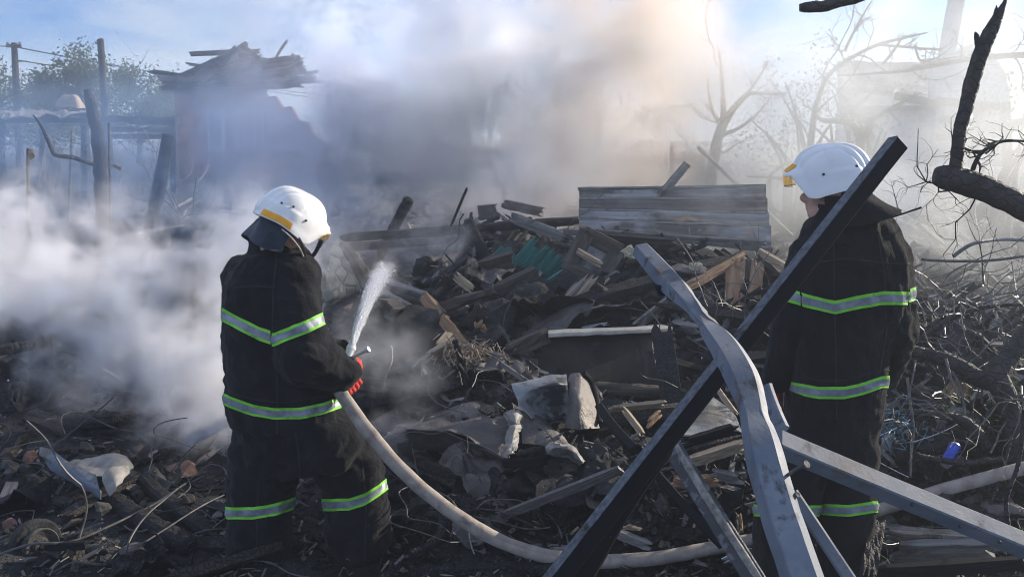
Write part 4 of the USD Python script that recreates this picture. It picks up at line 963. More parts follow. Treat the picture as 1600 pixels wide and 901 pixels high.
for i_, (px, py, sz, m_, lab) in enumerate((
        (876, 752, (0.24, 0.2, 0.2), STONE, 'big angular light grey rock below the torn metal'),
        (850, 770, (0.16, 0.14, 0.14), STONE, 'grey rock leaning left of the big angular one'),
        (912, 782, (0.17, 0.15, 0.13), STONE_WARM, 'sunlit brown rock right of the iron bar'),
        (868, 802, (0.13, 0.1, 0.1), STONE_WARM, 'small brown rock with a rough top below the iron bar'),
        (842, 815, (0.09, 0.07, 0.06), STONE_WARM, 'smallest brown rock between iron bar and hose'),
        (1078, 800, (0.16, 0.14, 0.1), STONE_SOOT, 'sooty rock behind the narrow black channel'),
        (1000, 805, (0.09, 0.07, 0.06), BRICK, 'pinkish broken brick right of the black beam'))):
    chunk('rock', px, py, sz, m_, lab, 'rock', seed=50 + i_, n=12, boxy=0.25, rough=0.03)


def line(name, pts, r, m_, label, cat='cable', n=40, sides=6):
    return put(name, tube([P(*c) for c in pts], r, sides, n=n), m_, None, label, cat, smooth=True)


line('cable', [(735, 830, 4.15), (742, 800, 4.2), (765, 781, 4.25), (800, 780, 4.25), (840, 795, 4.2), (868, 815, 4.1), (878, 840, 4.0)], 0.005, WIRE, 'looped burnt cable arching between the hose and the rocks')
line('cable', [(740, 806, 4.15), (780, 815, 4.1), (830, 826, 4.05), (860, 823, 4.05)], 0.004, WIRE, 'burnt cable running flat behind the hose under the loop')
line('cable', [(733, 830, 4.0), (736, 850, 3.95), (742, 866, 3.9)], 0.004, PALE_METAL, 'pale short wire hanging behind the hose')
line('cable', [(620, 809, 4.3), (650, 804, 4.3), (664, 808, 4.25), (672, 820, 4.2)], 0.004, WIRE, 'thin curved wire beside the right boot of the left fireman')
line('tyre_hoop', [(672, 805, 4.2), (693, 810, 4.12), (690, 835, 4.02), (668, 855, 3.95), (640, 866, 3.9)], 0.025, CHAR, 'half buried burnt rubber hoop right of the left fireman', 'hoop')

# ================================================================ right of the black beam and behind the right fireman
put('roof_sheet_scrap', net([[(1085, 620, 4.6), (1110, 618, 4.65), (1150, 650, 4.5)], [(1062, 650, 4.4), (1100, 650, 4.4), (1158, 668, 4.35)], [(1050, 680, 4.2), (1095, 680, 4.15), (1150, 690, 4.1)]], 16, 14, 0.02, 4, 31, 0.008), GALV, None, 'grey triangular roofing scrap behind the bent steel beam', 'sheet', smooth=40)
for a, b, w, t, m_, lab, cat, roll in (
        ((1062, 697, 3.9), (1162, 666, 3.95), 0.06, 0.035, STEEL_BLACK, 'black angle bar with an ash white top behind the bent steel beam', 'angle bar', 0.5),
        ((1066, 716, 3.85), (1165, 690, 3.9), 0.09, 0.02, CHAR_BROWN, 'scorched board below the black angle bar', 'board', 0.7),
        ((1076, 722, 3.75), (1168, 692, 3.8), 0.05, 0.03, WOOD_PALE, 'pale edged curved plank below the scorched board', 'plank', 0.6),
        ((952, 827, 3.9), (1024, 856, 3.7), 0.04, 0.03, WOOD_GREY, 'grey stick lying right of the lower black beam', 'stick', 0.6),
        ((968, 822, 4.0), (1004, 824, 3.95), 0.02, 0.02, WOOD_PALE, 'pale thin lath above the grey stick', 'lath', 0.5),
        ((1024, 770, 4.1), (1046, 805, 3.95), 0.06, 0.03, CHAR_BROWN, 'leaning scorched board behind the narrow black channel', 'board', 0.3),
        ((1155, 800, 3.95), (1158, 835, 3.9), 0.02, 0.02, WOOD_ORANGE, 'tiny upright orange lath before the hose', 'lath', 0.3),
        ((1040, 752, 4.1), (1130, 750, 4.1), 0.07, 0.03, WOOD_ORANGE, 'ribbed tan board behind the narrow black channel', 'board', 0.9),
        ((1108, 738, 4.1), (1165, 750, 4.0), 0.05, 0.03, WOOD_GREY, 'dull grey board left of the bent steel beam', 'board', 0.6),
        ((1120, 606, 5.0), (1152, 650, 4.7), 0.03, 0.02, WOOD_PALE, 'thin tan stick behind the roofing scrap', 'stick', 0.3),
        ((1126, 875, 3.75), (1180, 860, 3.75), 0.14, 0.006, PAPER, 'white flat scrap lying under the hose', 'scrap', 1.3)):
    plank(cat.replace(' ', '_'), a, b, w, t, m_, lab, cat, roll=roll)
for i_, (px, py, Y, sz, m_, lab, nm) in enumerate((
        (1232, 378, 7.4, (0.26, 0.2, 0.16), STONE, 'pale stone against the left shoulder of the right fireman', 'stone'),
        (1210, 372, 7.6, (0.2, 0.2, 0.14), BRICK, 'reddish brick lump beside the pale stone', 'brick'),
        (1402, 360, 7.0, (0.34, 0.3, 0.34), CONCRETE, 'pale concrete block in the smoke right of the neck cape', 'concrete_block'),
        (1415, 395, 6.6, (0.2, 0.2, 0.2), CONCRETE, 'small concrete lump touching the right shoulder', 'concrete_block'),
        (1450, 420, 6.6, (0.7, 0.4, 0.34), STONE, 'broad grey slab of rubble behind the fallen branches', 'concrete_block'),
        (1520, 400, 7.2, (0.8, 0.5, 0.4), CONCRETE, 'broad concrete slab in the haze below the thick branch', 'concrete_block'),
        (1575, 440, 6.4, (0.6, 0.5, 0.4), STONE, 'grey block at the right edge behind the twigs', 'concrete_block'))):
    c_ = GP(px, py); sz = tuple(q_ * c_[1] / Y for q_ in sz)
    put(nm, chunk_mesh(sz, 60 + i_, 16, 3, 0.03, 0.6), m_, None, lab, nm.replace('_', ' '), frame=(rot(60 + i_, 0.4), c_))
plank('leaning_sheet', (1392, 440, 6.0), (1420, 475, 5.8), 0.1, 0.03, GALV, 'narrow grey sheet leaning behind the right shoulder', 'panel', roll=0.3)
line('bent_pipe', [(1490, 400, 6.8), (1530, 378, 6.9), (1570, 374, 7.0), (1640, 380, 7.0)], 0.015, GALV, 'thin bent pipe arching over the rubble at the right edge', 'pipe')
line('bent_pipe', [(1440, 405, 6.8), (1520, 408, 6.8), (1600, 400, 6.8)], 0.012, WIRE, 'dark thin pipe lying below the arched one', 'pipe')
for i_, (px, py, sz, m_, lab) in enumerate((
        (1552, 640, (0.34, 0.28, 0.26), CONCRETE, 'large pale stone left of the thick curved trunk'),
        (1480, 690, (0.24, 0.2, 0.14), CONCRETE, 'pale pinkish stone above the blue tin'),
        (1512, 670, (0.28, 0.18, 0.14), CONCRETE, 'pale stone under the forked low branch'),
        (1455, 622, (0.24, 0.2, 0.16), STONE, 'grey stone left of the red brown wood block'),
        (1520, 616, (0.24, 0.2, 0.22), STONE, 'grey stone right of the red brown wood block'),
        (1498, 735, (0.26, 0.2, 0.12), CONCRETE, 'flat pale stone under the blue tin'),
        (1395, 660, (0.2, 0.2, 0.2), STONE, 'dark grey stone beside the trouser leg'),
        (1388, 715, (0.16, 0.1, 0.2), CONCRETE, 'tilted pale tile beside the trouser leg'),
        (1440, 730, (0.13, 0.1, 0.1), PAPER, 'crumpled pale scrap left of the blue tin'))):
    chunk('stone', px, py, sz, m_, lab, seed=90 + i_, rough=0.03)
wb = thing('wood_block', 'split red brown wood block among the stones on the right', 'wood block')
for k in range(4):
    a, b = np.array(GP(1462 + 10 * k, 644)) + (0, -0.05, 0.08), np.array(GP(1476 + 9 * k, 604)) + (0, -0.15, 0.08)
    put('splinter', plank_mesh(np.linalg.norm(b - a), 0.035, 0.05, 500 + k, 0.03, 0.05, 5, 4), WOOD_ORANGE, wb, frame=board_frame(a, b, 0.2 * k - 0.3))
# ================================================================ foreground steel and beams
def channel_profile(w, h, t):
    """a C shaped section, open towards -y"""
    w2, h2 = w / 2, h / 2
    return np.array([(-w2, -h2), (-w2 + t, -h2), (-w2 + t, h2 - t), (w2 - t, h2 - t), (w2 - t, -h2), (w2, -h2), (w2, h2), (-w2, h2)])


def steel(name, pts, w, h, m_, label, up, cat='steel beam', n=40, profile=None, rough=0.0, scale=1.0, twist=0.0, seed=0, parent=None):
    path = spline(np.array([P(*c) for c in pts]), n)
    prof = box_profile(w, h, 0.004) if profile is None else profile
    m = sweep(path, prof, scale, up, twist=twist, cap=profile is None)
    if profile is not None:
        t_, a_, b_ = frames(path, np.asarray(up, float))
        m = trimesh.Trimesh(m.vertices, m.faces, process=False)
    if rough:
        v = np.array(m.vertices)
        v += trimesh.Trimesh(v, m.faces, process=False).vertex_normals * ((meshkit.fbm(v * 7, 3, seed) - 0.5) * 2 * rough)[:, None]
        m = trimesh.Trimesh(v, m.faces, process=False)
    return put(name, m, m_, parent, label, None if parent else cat, smooth=28)


# long black channel crossing the picture from the bottom to the top right
bb = thing('black_beam', 'long sooty black steel channel slanting across the picture in front of the right fireman', 'steel beam')
axis = unit(P(1404, 224, 3.05) - P(850, 930, 2.5))
view = unit(np.array([0, 0, CAM_Z]) - P(1130, 560, 2.75))
side = unit(np.cross(axis, view))                                # to the lower right of the picture
if side[0] < 0:
    side = -side
low, top = P(850, 930, 2.5), P(1404, 224, 3.05)
low = low - axis * 1.1
back = -view
vp = np.cross(side, axis)
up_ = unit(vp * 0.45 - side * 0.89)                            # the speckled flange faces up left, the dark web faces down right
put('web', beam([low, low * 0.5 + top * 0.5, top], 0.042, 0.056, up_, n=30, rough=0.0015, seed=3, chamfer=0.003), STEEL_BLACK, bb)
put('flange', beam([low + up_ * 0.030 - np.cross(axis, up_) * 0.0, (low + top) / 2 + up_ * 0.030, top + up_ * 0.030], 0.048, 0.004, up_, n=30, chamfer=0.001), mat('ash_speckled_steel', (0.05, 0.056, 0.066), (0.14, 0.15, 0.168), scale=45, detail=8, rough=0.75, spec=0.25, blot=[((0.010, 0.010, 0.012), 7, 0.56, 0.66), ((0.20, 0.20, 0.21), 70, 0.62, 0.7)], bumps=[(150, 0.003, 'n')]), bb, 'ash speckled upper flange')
steel('black_stub', [(800, 1083, 2.45), (893, 925, 2.62), (962, 806, 2.72), (1036, 696, 2.82)], 0.075, 0.08, STEEL_BLACK, 'thick sooty black stub lying against the underside of the long black channel', (0.2, -0.5, 0.8), rough=0.004, seed=5)

# big bent grey beam
gb = thing('bent_grey_beam', 'thick grey painted steel beam bent over like a hook in front of the right fireman', 'steel beam')
pts = [(1004, 388, 2.75), (1040, 428, 2.62), (1082, 474, 2.45), (1118, 516, 2.28), (1150, 562, 2.15), (1172, 610, 2.06), (1186, 660, 1.98), (1200, 720, 1.9), (1220, 790, 1.82), (1247, 870, 1.74), (1270, 940, 1.68), (1300, 1040, 1.6), (1345, 1200, 1.5), (1400, 1420, 1.42)]
path = spline(np.array([P(*c) for c in pts]), 100)[:96]
px_half = np.interp(np.linspace(0, 1, 96), [0, 0.09, 0.23, 0.38, 0.57, 1], [0.031, 0.036, 0.04, 0.041, 0.042, 0.044])
t_, a_, b_ = frames(path, np.array([0.55, -0.75, 0.35]))
prof = np.array([(-1, -0.7), (0.0, -0.9), (0.9, -0.6), (1.0, 0.1), (0.36, 0.62), (0.3, 0.66), (-0.94, 0.5), (-1.0, 0.42)])
m = sweep(path, prof, px_half * 0.95, (0.35, -0.85, 0.4))
v = np.array(m.vertices)
kink = np.exp(-((np.linalg.norm(v - path[22], axis=1)) / 0.12) ** 2) + 0.7 * np.exp(-((np.linalg.norm(v - path[45], axis=1)) / 0.07) ** 2)
nn = trimesh.Trimesh(v, m.faces, process=False).vertex_normals
v += nn * (-0.020 * kink * (0.5 + meshkit.fbm(v * 22, 2, 3)) + 0.003 * (meshkit.fbm(v * 9, 3, 4) - 0.5) * 2)[:, None]
put('shaft', trimesh.Trimesh(v, m.faces, process=False), STEEL_GREY, gb, smooth=26)
put('bolt', tube([P(1226, 745, 1.87), P(1245, 732, 1.85), P(1258, 726, 1.83)], 0.004, 7), GALV, gb)
put('bolt_head', tube([P(1258, 726, 1.83), P(1261, 724.5, 1.826)], 0.009, 8), GALV, gb)
put('bolt', tube([P(1236, 775, 1.85), P(1247, 772, 1.83)], 0.006, 7), GALV, gb)
for k, (px, py, Y) in enumerate(((1040, 452, 2.6),)):
    t2 = thing('burnt_rag', 'black burnt rag stuck under the upper end of the bent grey beam', 'rag')
    for q_ in range(5):
        put('strand', tube([P(1060, 453, 2.56), P(1040, 450 + q_ * 2, 2.57), P(1021 + q_ * 2, 444 + q_ * 4.2, 2.58)], [0.009, 0.007, 0.003], 6, n=8), CHAR, t2)
# right grey bar
GREY_BAR = steel('grey_bar', [(1212, 690, 2.15), (1330, 740, 2.17), (1480, 802, 2.19), (1640, 868, 2.2)], 0.05, 0.056, STEEL_GREY, 'straight grey steel bar running right from the bent beam towards the frame edge', (-0.1, -0.62, 0.78), rough=0.0012, seed=8, n=30)
steel('thin_grey_bar', [(1238, 770, 1.92), (1285, 840, 1.86), (1345, 930, 1.8)], 0.028, 0.024, STEEL_GREY, 'narrow grey bar dropping beside the lower part of the bent beam', (-0.3, -0.7, 0.5), rough=0.001, seed=9)
steel('thin_grey_bar', [(1196, 602, 2.3), (1208, 636, 2.26), (1224, 672, 2.2)], 0.02, 0.035, STEEL_GREY, 'short grey strip behind the bent beam by the red glove', (0.6, -0.7, 0.4), rough=0.001, seed=10)
for k, (px, py) in enumerate(((1300, 738), (1425, 788), (1500, 822), (1562, 846))):
    put('bolt_hole', trimesh.creation.icosphere(1, 0.0045).apply_translation(P(px, py, 2.15)), BLACK_PLASTIC, GREY_BAR)
# narrow black channel
nc = thing('narrow_channel', 'narrow black mottled channel with a pale lit edge leaning in the lower middle', 'steel channel')
a, b = (1040, 682, 3.3), (1240, 1002, 2.62)
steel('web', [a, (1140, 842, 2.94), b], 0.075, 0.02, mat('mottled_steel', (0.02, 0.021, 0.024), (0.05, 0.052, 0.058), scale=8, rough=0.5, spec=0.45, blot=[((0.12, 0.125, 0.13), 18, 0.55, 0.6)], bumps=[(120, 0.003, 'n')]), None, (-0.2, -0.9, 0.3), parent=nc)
steel('edge', [(1046, 680, 3.3), (1123, 806, 3.0), (1252, 1002, 2.62)], 0.018, 0.03, mat('painted_lit_edge', (0.14, 0.13, 0.12), (0.36, 0.33, 0.29), scale=30, rough=0.85, bumps=[(60, 0.01, 'n')]), 'edge painted pale as if lit', (0.6, -0.5, 0.6), parent=nc, rough=0.003)  # light along the channel's edge is painted in as a paler colour
put('bent_end', beam([P(1036, 678, 3.31), P(1048, 684, 3.29), P(1056, 694, 3.28)], 0.02, 0.05, n=6), PALE_METAL, nc)
steel('dark_angle_bar', [(1022, 735, 3.5), (1070, 790, 3.35), (1128, 850, 3.2)], 0.035, 0.05, STEEL_BLACK, 'dark angle bar slanting behind the narrow black channel', (-0.4, -0.6, 0.7), rough=0.001)
steel('dark_angle_bar', [(937, 636, 4.6), (960, 668, 4.4), (992, 702, 4.2)], 0.045, 0.045, STEEL_BLACK, 'dark shiny angle bar between the white panel and the black beam', (-0.3, -0.6, 0.7), rough=0.001)

# ================================================================ hose, nozzle and water
hose_px = [(528, 606, 3.92), (545, 632, 3.88), (575, 673, 3.82), (622, 728, 3.78), (680, 780, 3.76), (740, 822, 3.76), (800, 852, 3.78), (860, 869, 3.8), (930, 877, 3.82), (1010, 873, 3.85), (1090, 860, 3.9), (1160, 846, 3.95), (1230, 832, 4.0), (1300, 817, 4.05), (1365, 799, 4.08), (1440, 775, 4.1), (1520, 752, 4.1), (1600, 731, 4.1), (1700, 705, 4.1), (1850, 670, 4.15)]
hp = spline(np.array([P(*c) for c in hose_px]), 170)
hm = sweep(hp, ring(1, 18), 0.032 * (1 + 0.05 * (meshkit.fbm(np.c_[np.arange(170) * 0.21, np.zeros(170), np.zeros(170)], 3) - 0.5)), (0, 0.3, 1))
v = np.array(hm.vertices)
v += trimesh.Trimesh(v, hm.faces, process=False).vertex_normals * ((meshkit.fbm(v * 16, 3, 4) - 0.5) * 0.006)[:, None]
fh = thing('fire_hose', 'pinkish grey canvas fire hose curving from the left fireman across the rubble to the right', 'hose')
put('hose', trimesh.Trimesh(v, hm.faces, process=False), HOSE, fh, smooth=True)

nz = thing('nozzle', 'aluminium hose nozzle with a side handle in the red gloves of the left fireman', 'nozzle')
NB, NT = P(529, 604, 3.94), P(548, 546, 4.06)
nd = unit(NT - NB)
put('barrel', tube([NB, NB + nd * 0.06, NB + nd * 0.1, NT - nd * 0.05, NT], [0.033, 0.031, 0.02, 0.018, 0.022], 14, smooth_path=False), ALU, nz, smooth=40)
put('tip', tube([NT, NT + nd * 0.02, NT + nd * 0.022], [0.024, 0.021, 0.012], 14, smooth_path=False), PAPER, nz, smooth=40)
H0, H1 = P(545, 561, 4.02), P(573, 546.5, 4.0)
put('handle', tube([H0, H1], [0.0085, 0.0085], 10), ALU, nz, smooth=40)
put('handle_knob', tube([H1 - unit(H1 - H0) * 0.004, H1 + unit(H1 - H0) * 0.012], [0.014, 0.013], 10), ALU, nz, smooth=40)
put('valve_body', chunk_mesh((0.05, 0.05, 0.05), 3, 20), ALU, nz, frame=(np.eye(3), P(543, 562, 4.03)))
put('valve_lever', beam([P(548, 563, 4.0), P(556, 562, 3.98)], 0.014, 0.016), BLACK_PLASTIC, nz)

JET0, JET1 = NT + nd * 0.02, P(603, 420, 5.7)
WATER = usdkit.material(stage, '/World/Looks/water_spray', {
    'd': ('diffuse_bsdf', {'color': (0.85, 0.87, 0.9)}), 't': ('translucent_bsdf', {'color': (0.85, 0.87, 0.9)}), 'm': ('mix_closure', {'fac': 0.6}),
    'g': ('glossy_bsdf', {'color': (1, 1, 1), 'roughness': 0.1}), 'm2': ('mix_closure', {'fac': 0.12})},
    [('d.BSDF', 'm.closure1'), ('t.BSDF', 'm.closure2'), ('m.closure', 'm2.closure1'), ('g.BSDF', 'm2.closure2')], surface='m2.closure')
rng = np.random.default_rng(31)
ndrop = 14000
s = rng.beta(0.9, 1.7, ndrop) * 1.15
arc = JET0[None] + (JET1 - JET0)[None] * s[:, None]
arc[:, 2] += 0.05 * 4 * s * (1 - s)
off = rng.normal(size=(ndrop, 3)) * (0.0055 + 0.034 * s[:, None] ** 1.25)
size = rng.uniform(0.0013, 0.0036, ndrop) * (1.1 - 0.45 * np.minimum(s, 1)) * (1 - 0.35 * (np.linalg.norm(off, axis=1) > 0.06 * (0.3 + s)))
ov_, of_ = np.array(trimesh.creation.icosahedron().vertices), np.array(trimesh.creation.icosahedron().faces)
jd = unit(JET1 - JET0)
st = ov_[None] * size[:, None, None]
st = st + jd[None, None] * ((st @ jd) * rng.uniform(0.5, 2.6, (ndrop, 1)))[..., None]
vv = (arc + off)[:, None] + st
ff = of_[None] + (np.arange(ndrop) * len(ov_))[:, None, None]
put('water_jet', (vv.reshape(-1, 3), ff.reshape(-1, 3)), WATER, kind='stuff', label='white jet of water spraying from the nozzle towards the heap', smooth=True)

# ================================================================ right: fallen and charred branches
hb = thing('charred_branch_fork', 'thick charred branch with a tall upright limb snapped at its top, right edge', 'branch')
put('limb', tube([P(1640, 345, 4.0), P(1595, 322, 4.0), P(1545, 298, 4.05), P(1505, 283, 4.1), P(1478, 277, 4.1), P(1462, 274, 4.1)], [0.055, 0.055, 0.058, 0.062, 0.055, 0.04], 12, 0.18, 3, n=40), BARK, hb, smooth=60)
put('limb', tube([P(1492, 280, 4.1), P(1494, 255, 4.1), P(1498, 215, 4.1), P(1510, 165, 4.1), P(1524, 110, 4.1), P(1538, 70, 4.1), P(1550, 45, 4.1), P(1560, 25, 4.1), P(1571, 0, 4.1)], [0.038, 0.029, 0.028, 0.031, 0.034, 0.033, 0.03, 0.022, 0.006], 12, 0.2, 4, n=60), BARK, hb, 'upright snapped limb', smooth=60)
put('limb_stub', tube([P(1529, 72, 4.1), P(1526, 58, 4.1), P(1524, 50, 4.1)], [0.014, 0.012, 0.003], 7, 0.3, 5, n=10), BARK, hb)
put('splinter', tube([P(1553, 45, 4.09), P(1556, 20, 4.09), P(1557, 8, 4.09)], [0.012, 0.009, 0.002], 6, 0.3, 6, n=10), BARK, hb)
for k, tw_ in enumerate(([(1520, 265, 4.1), (1530, 243, 4.05), (1548, 228, 4.0), (1575, 220, 4.0), (1620, 224, 4.0)], [(1535, 238, 4.05), (1520, 237, 4.1), (1504, 230, 4.1)], [(1545, 228, 4.0), (1560, 222, 4.0), (1540, 240, 4.0)])):
    o = [tube([P(*c) for c in tw_], np.linspace(0.011, 0.005, len(tw_)), 7, 0.2, k, n=16)]
    r_ = np.random.default_rng(60 + k)
    for _ in range(5):
        i_ = r_.integers(1, len(tw_)); twigs(P(*tw_[i_]), r_.normal(size=3), 0.16, 0.004, 1, r_, o, 0.5, 3)
    put('twig', join(o), BARK, hb)
put('snapped_branch', tube([P(1249, 13, 4.0), P(1262, 12, 4.0), P(1290, 9, 4.0), P(1320, 3, 4.0), P(1350, -8, 4.0), P(1480, -60, 4.1), P(1700, -120, 4.2)], [0.016, 0.023, 0.024, 0.02, 0.024, 0.035, 0.05], 10, 0.3, 8, n=60), BARK, None, 'dark snapped branch end reaching in from the top edge of the picture', 'branch', smooth=60)

fb_ = thing('fallen_branch', 'heavy forked fallen branch curving through the rubble at the right edge', 'branch')
put('limb', tube([P(1660, 470, 4.6), P(1610, 518, 4.55), P(1575, 560, 4.5), P(1558, 590, 4.45), P(1572, 620, 4.4), P(1585, 660, 4.35), P(1588, 700, 4.3), P(1586, 735, 4.25)], [0.05, 0.05, 0.055, 0.065, 0.055, 0.05, 0.048, 0.045], 12, 0.18, 13, n=50), BARK, fb_, smooth=60)
put('limb', tube([P(1395, 536, 4.7), P(1430, 549, 4.65), P(1470, 559, 4.6), P(1500, 572, 4.55), P(1530, 590, 4.5), P(1560, 598, 4.45)], [0.03, 0.032, 0.036, 0.04, 0.048, 0.05], 11, 0.2, 14, n=40), BARK, fb_, smooth=60)
put('limb', tube([P(1375, 652, 4.5), P(1420, 644, 4.5), P(1462, 648, 4.45), P(1500, 654, 4.4), P(1528, 676, 4.35), P(1545, 700, 4.3)], [0.014, 0.02, 0.022, 0.026, 0.03, 0.026], 10, 0.2, 15, n=36), BARK, fb_, smooth=60)
put('limb', tube([P(1436, 712, 4.3), P(1475, 719, 4.25), P(1510, 724, 4.2), P(1550, 718, 4.2), P(1585, 716, 4.25)], [0.012, 0.015, 0.016, 0.018, 0.02], 8, 0.2, 16, n=24), BARK, fb_, smooth=60)
lb = thing('slender_branch', 'slender dark branch rising right across the tangle of twigs', 'branch')
put('limb', tube([P(1388, 560, 5.0), P(1420, 540, 5.0), P(1455, 518, 5.0), P(1490, 495, 5.0), P(1520, 484, 5.0), P(1560, 477, 5.0), P(1640, 474, 5.0)], [0.014, 0.013, 0.015, 0.016, 0.014, 0.011, 0.01], 8, 0.25, 17, n=40), BARK, lb, smooth=60)
o = []
r_ = np.random.default_rng(71)
for px, py in ((1420, 540), (1455, 518), (1475, 505), (1500, 492), (1520, 484), (1550, 478), (1580, 477), (1440, 528), (1490, 498), (1530, 483)):
    twigs(P(px, py, 5.0), np.array([r_.normal() * 0.6, r_.normal() * 0.5, r_.uniform(-0.6, 1.0)]), r_.uniform(0.25, 0.6), 0.006, 2, r_, o, 0.5, 3)
put('twig', join(o), TWIG, lb)
r_ = np.random.default_rng(72)
for k, (px, py, Y, H, sp_, lab) in enumerate(((1420, 470, 5.6, 0.7, 1.2, 'thin dry twig tangle behind the right elbow'), (1505, 450, 5.8, 0.8, 1.3, 'arched dry twig tangle in the haze at the right'), (1580, 520, 5.2, 0.6, 1.2, 'dry twig tangle over the heavy forked branch'), (1470, 590, 4.8, 0.6, 1.0, 'dry twig tangle in the fork of the heavy branch'), (1535, 560, 4.9, 0.5, 1.0, 'bright dry twig tangle left of the thick trunk'), (1400, 600, 4.7, 0.5, 0.9, 'dry twig tangle below the right elbow'), (1440, 690, 4.3, 0.55, 0.6, 'upright dry twigs beside the blue string'), (1590, 640, 4.2, 0.5, 0.9, 'dry twig tangle at the right edge beside the thick trunk'))):
    t_ = thing('twig_tangle', lab, 'twigs')
    for q_ in range(6):
        o = []
        twigs(P(px, py, Y) + r_.normal(size=3) * np.array([0.18, 0.15, 0.1]), np.array([r_.normal() * sp_, r_.normal() * 0.6, r_.normal() * 0.6 + 0.35]), H * r_.uniform(0.6, 1.1), 0.006, 2, r_, o, 0.55, 3)
        put('twig', join(o), TWIG, t_)
for k, (pts_, lab) in enumerate((([(1418, 590, 4.5), (1424, 640, 4.4), (1428, 670, 4.35), (1424, 705, 4.3), (1423, 745, 4.25)], 'pale crooked upright stick beside the blue string'), ([(1487, 580, 4.5), (1502, 610, 4.45), (1508, 655, 4.4)], 'pale crooked stick hanging before the red brown wood block'), ([(1478, 560, 4.5), (1486, 590, 4.45), (1500, 622, 4.4)], 'thin pale stick dropping from the heavy branch'), ([(1600, 640, 2.9), (1592, 720, 2.85), (1572, 790, 2.8), (1578, 830, 2.78), (1600, 880, 2.75)], 'nearest thin dark twig hanging at the right edge over the hose'), ([(1580, 680, 4.2), (1565, 740, 4.1), (1545, 790, 4.0)], 'thin dark twig beside the hose at the right edge'))):
    put('stick', tube([P(*c) for c in pts_], np.linspace(0.008, 0.006, len(pts_)), 7, 0.25, k, n=24), TWIG if k < 3 else BARK, None, lab, 'stick', smooth=60)
bare_shrub('twig_tangle', 1160, 520, 6.2, 0.75, 'tangle of bare twigs between the bent grey beam and the right fireman', 9, 7, 0.7, TWIG, 0.006, 'twigs')
o_ = thing('hanging_twigs', 'fine dry twigs hanging in the haze below the thick charred branch', 'twigs')
r_ = np.random.default_rng(81)
for px, py in ((1475, 295), (1500, 300), (1440, 330), (1530, 305)):
    o = []
    twigs(P(px, py - 6, 4.1), np.array([-0.8, 0.2, -0.3 + r_.normal() * 0.4]), 0.35, 0.005, 2, r_, o, 0.5, 4)
    put('twig', join(o), BARK, o_)

# blue tin, string tangle, grass
c = GP(1484, 712)
A_, B_ = P(1479, 722, 4.3), P(1492, 697, 4.36)
cn = thing('blue_tin', 'crushed blue and silver drink tin lying among the stones', 'tin')
put('body', tube([A_, A_ * 0.75 + B_ * 0.25, A_ * 0.5 + B_ * 0.5, A_ * 0.2 + B_ * 0.8, B_], [0.03, 0.031, 0.027, 0.031, 0.03], 14, 0.08, 3), BLUE_CAN, cn, smooth=50)
put('rim', tube([B_, B_ + unit(B_ - A_) * 0.012], [0.029, 0.024], 14), ALU, cn, smooth=50)
put('base', tube([A_ - unit(B_ - A_) * 0.02, A_ - unit(B_ - A_) * 0.001], [0.024, 0.0305], 14), ALU, cn, smooth=50)
o = []
r_ = np.random.default_rng(91)
for k in range(34):
    c = P(r_.normal(1402, 17), r_.normal(675, 17), 4.3 + r_.normal() * 0.08)
    p_ = [c]
    for _ in range(4):
        p_.append(p_[-1] + r_.normal(size=3) * 0.04)
    o.append(tube(p_, 0.0022, 4, n=9))
put('string_tangle', join(o), BLUE_NET, kind='stuff', label='tangle of blue plastic string beside the right trouser leg')
for k, (a, b) in enumerate((((1362, 684, 4.2), (1422, 655, 4.3)), ((1360, 710, 4.2), (1420, 745, 4.2)), ((1425, 690, 4.3), (1496, 662, 4.3)))):
    line('string', [a, ((a[0] + b[0]) / 2, (a[1] + b[1]) / 2 + 3, 4.25), b], 0.002, PAPER, ('taut pale string running up from the trouser leg to the stick', 'slack pale string below the blue tangle', 'pale string running right above the blue tin')[k], 'string', 12)
gr = np.random.default_rng(95)
pl = seen_places(2600, 96, (1490, 640, 1720, 800))
pl = np.vstack([pl, seen_places(500, 97, (1400, 800, 1700, 930))])
n_ = len(pl)
h_ = gr.uniform(0.05, 0.2, (n_, 1)); d_ = gr.normal(size=(n_, 2)) * 0.08; w_ = gr.normal(size=(n_, 2)); w_ /= np.linalg.norm(w_, axis=1, keepdims=True)
v = np.stack([pl + np.c_[w_ * 0.004, np.zeros(n_)], pl - np.c_[w_ * 0.004, np.zeros(n_)], pl + np.c_[d_ * 0.5 - w_ * 0.003, h_ * 0.7], pl + np.c_[d_ * 0.5 + w_ * 0.003, h_ * 0.7], pl + np.c_[d_ * 1.4, h_]], 1).reshape(-1, 3)
k5 = np.arange(n_)[:, None] * 5
put('grass', (v, np.vstack([k5 + [0, 1, 2], k5 + [0, 2, 3], k5 + [3, 2, 4]])), GRASS, kind='stuff', label='dark green grass and fern growing between the stones at the right')

# ================================================================ bottom right planks
for a, b, w, t, m_, lab, cat, roll in (
        ((1378, 826, 3.9), (1500, 846, 3.8), 0.05, 0.04, WOOD_GREY, 'broken grey plank with a frayed end right of the trouser leg', 'plank', 0.6),
        ((1380, 838, 3.8), (1640, 850, 3.6), 0.09, 0.04, WOOD_GREY, 'weathered plank running to the right edge below the grey bar', 'plank', 0.8),
        ((1365, 893, 3.3), (1640, 876, 3.2), 0.05, 0.03, STEEL_BLACK, 'sooty flat bar along the bottom right edge', 'flat bar', 0.6),
        ((1352, 915, 3.2), (1372, 806, 3.55), 0.06, 0.05, CHAR_BROWN, 'upright scorched plank standing right behind the trouser leg', 'plank', 0.2),
        ((1385, 866, 3.5), (1560, 862, 3.4), 0.16, 0.03, WOOD_GREY, 'broad mossy board lying above the sooty flat bar', 'board', 1.0)):
    plank(cat.replace(' ', '_'), a, b, w, t, m_, lab, cat, roll=roll, nl=10)

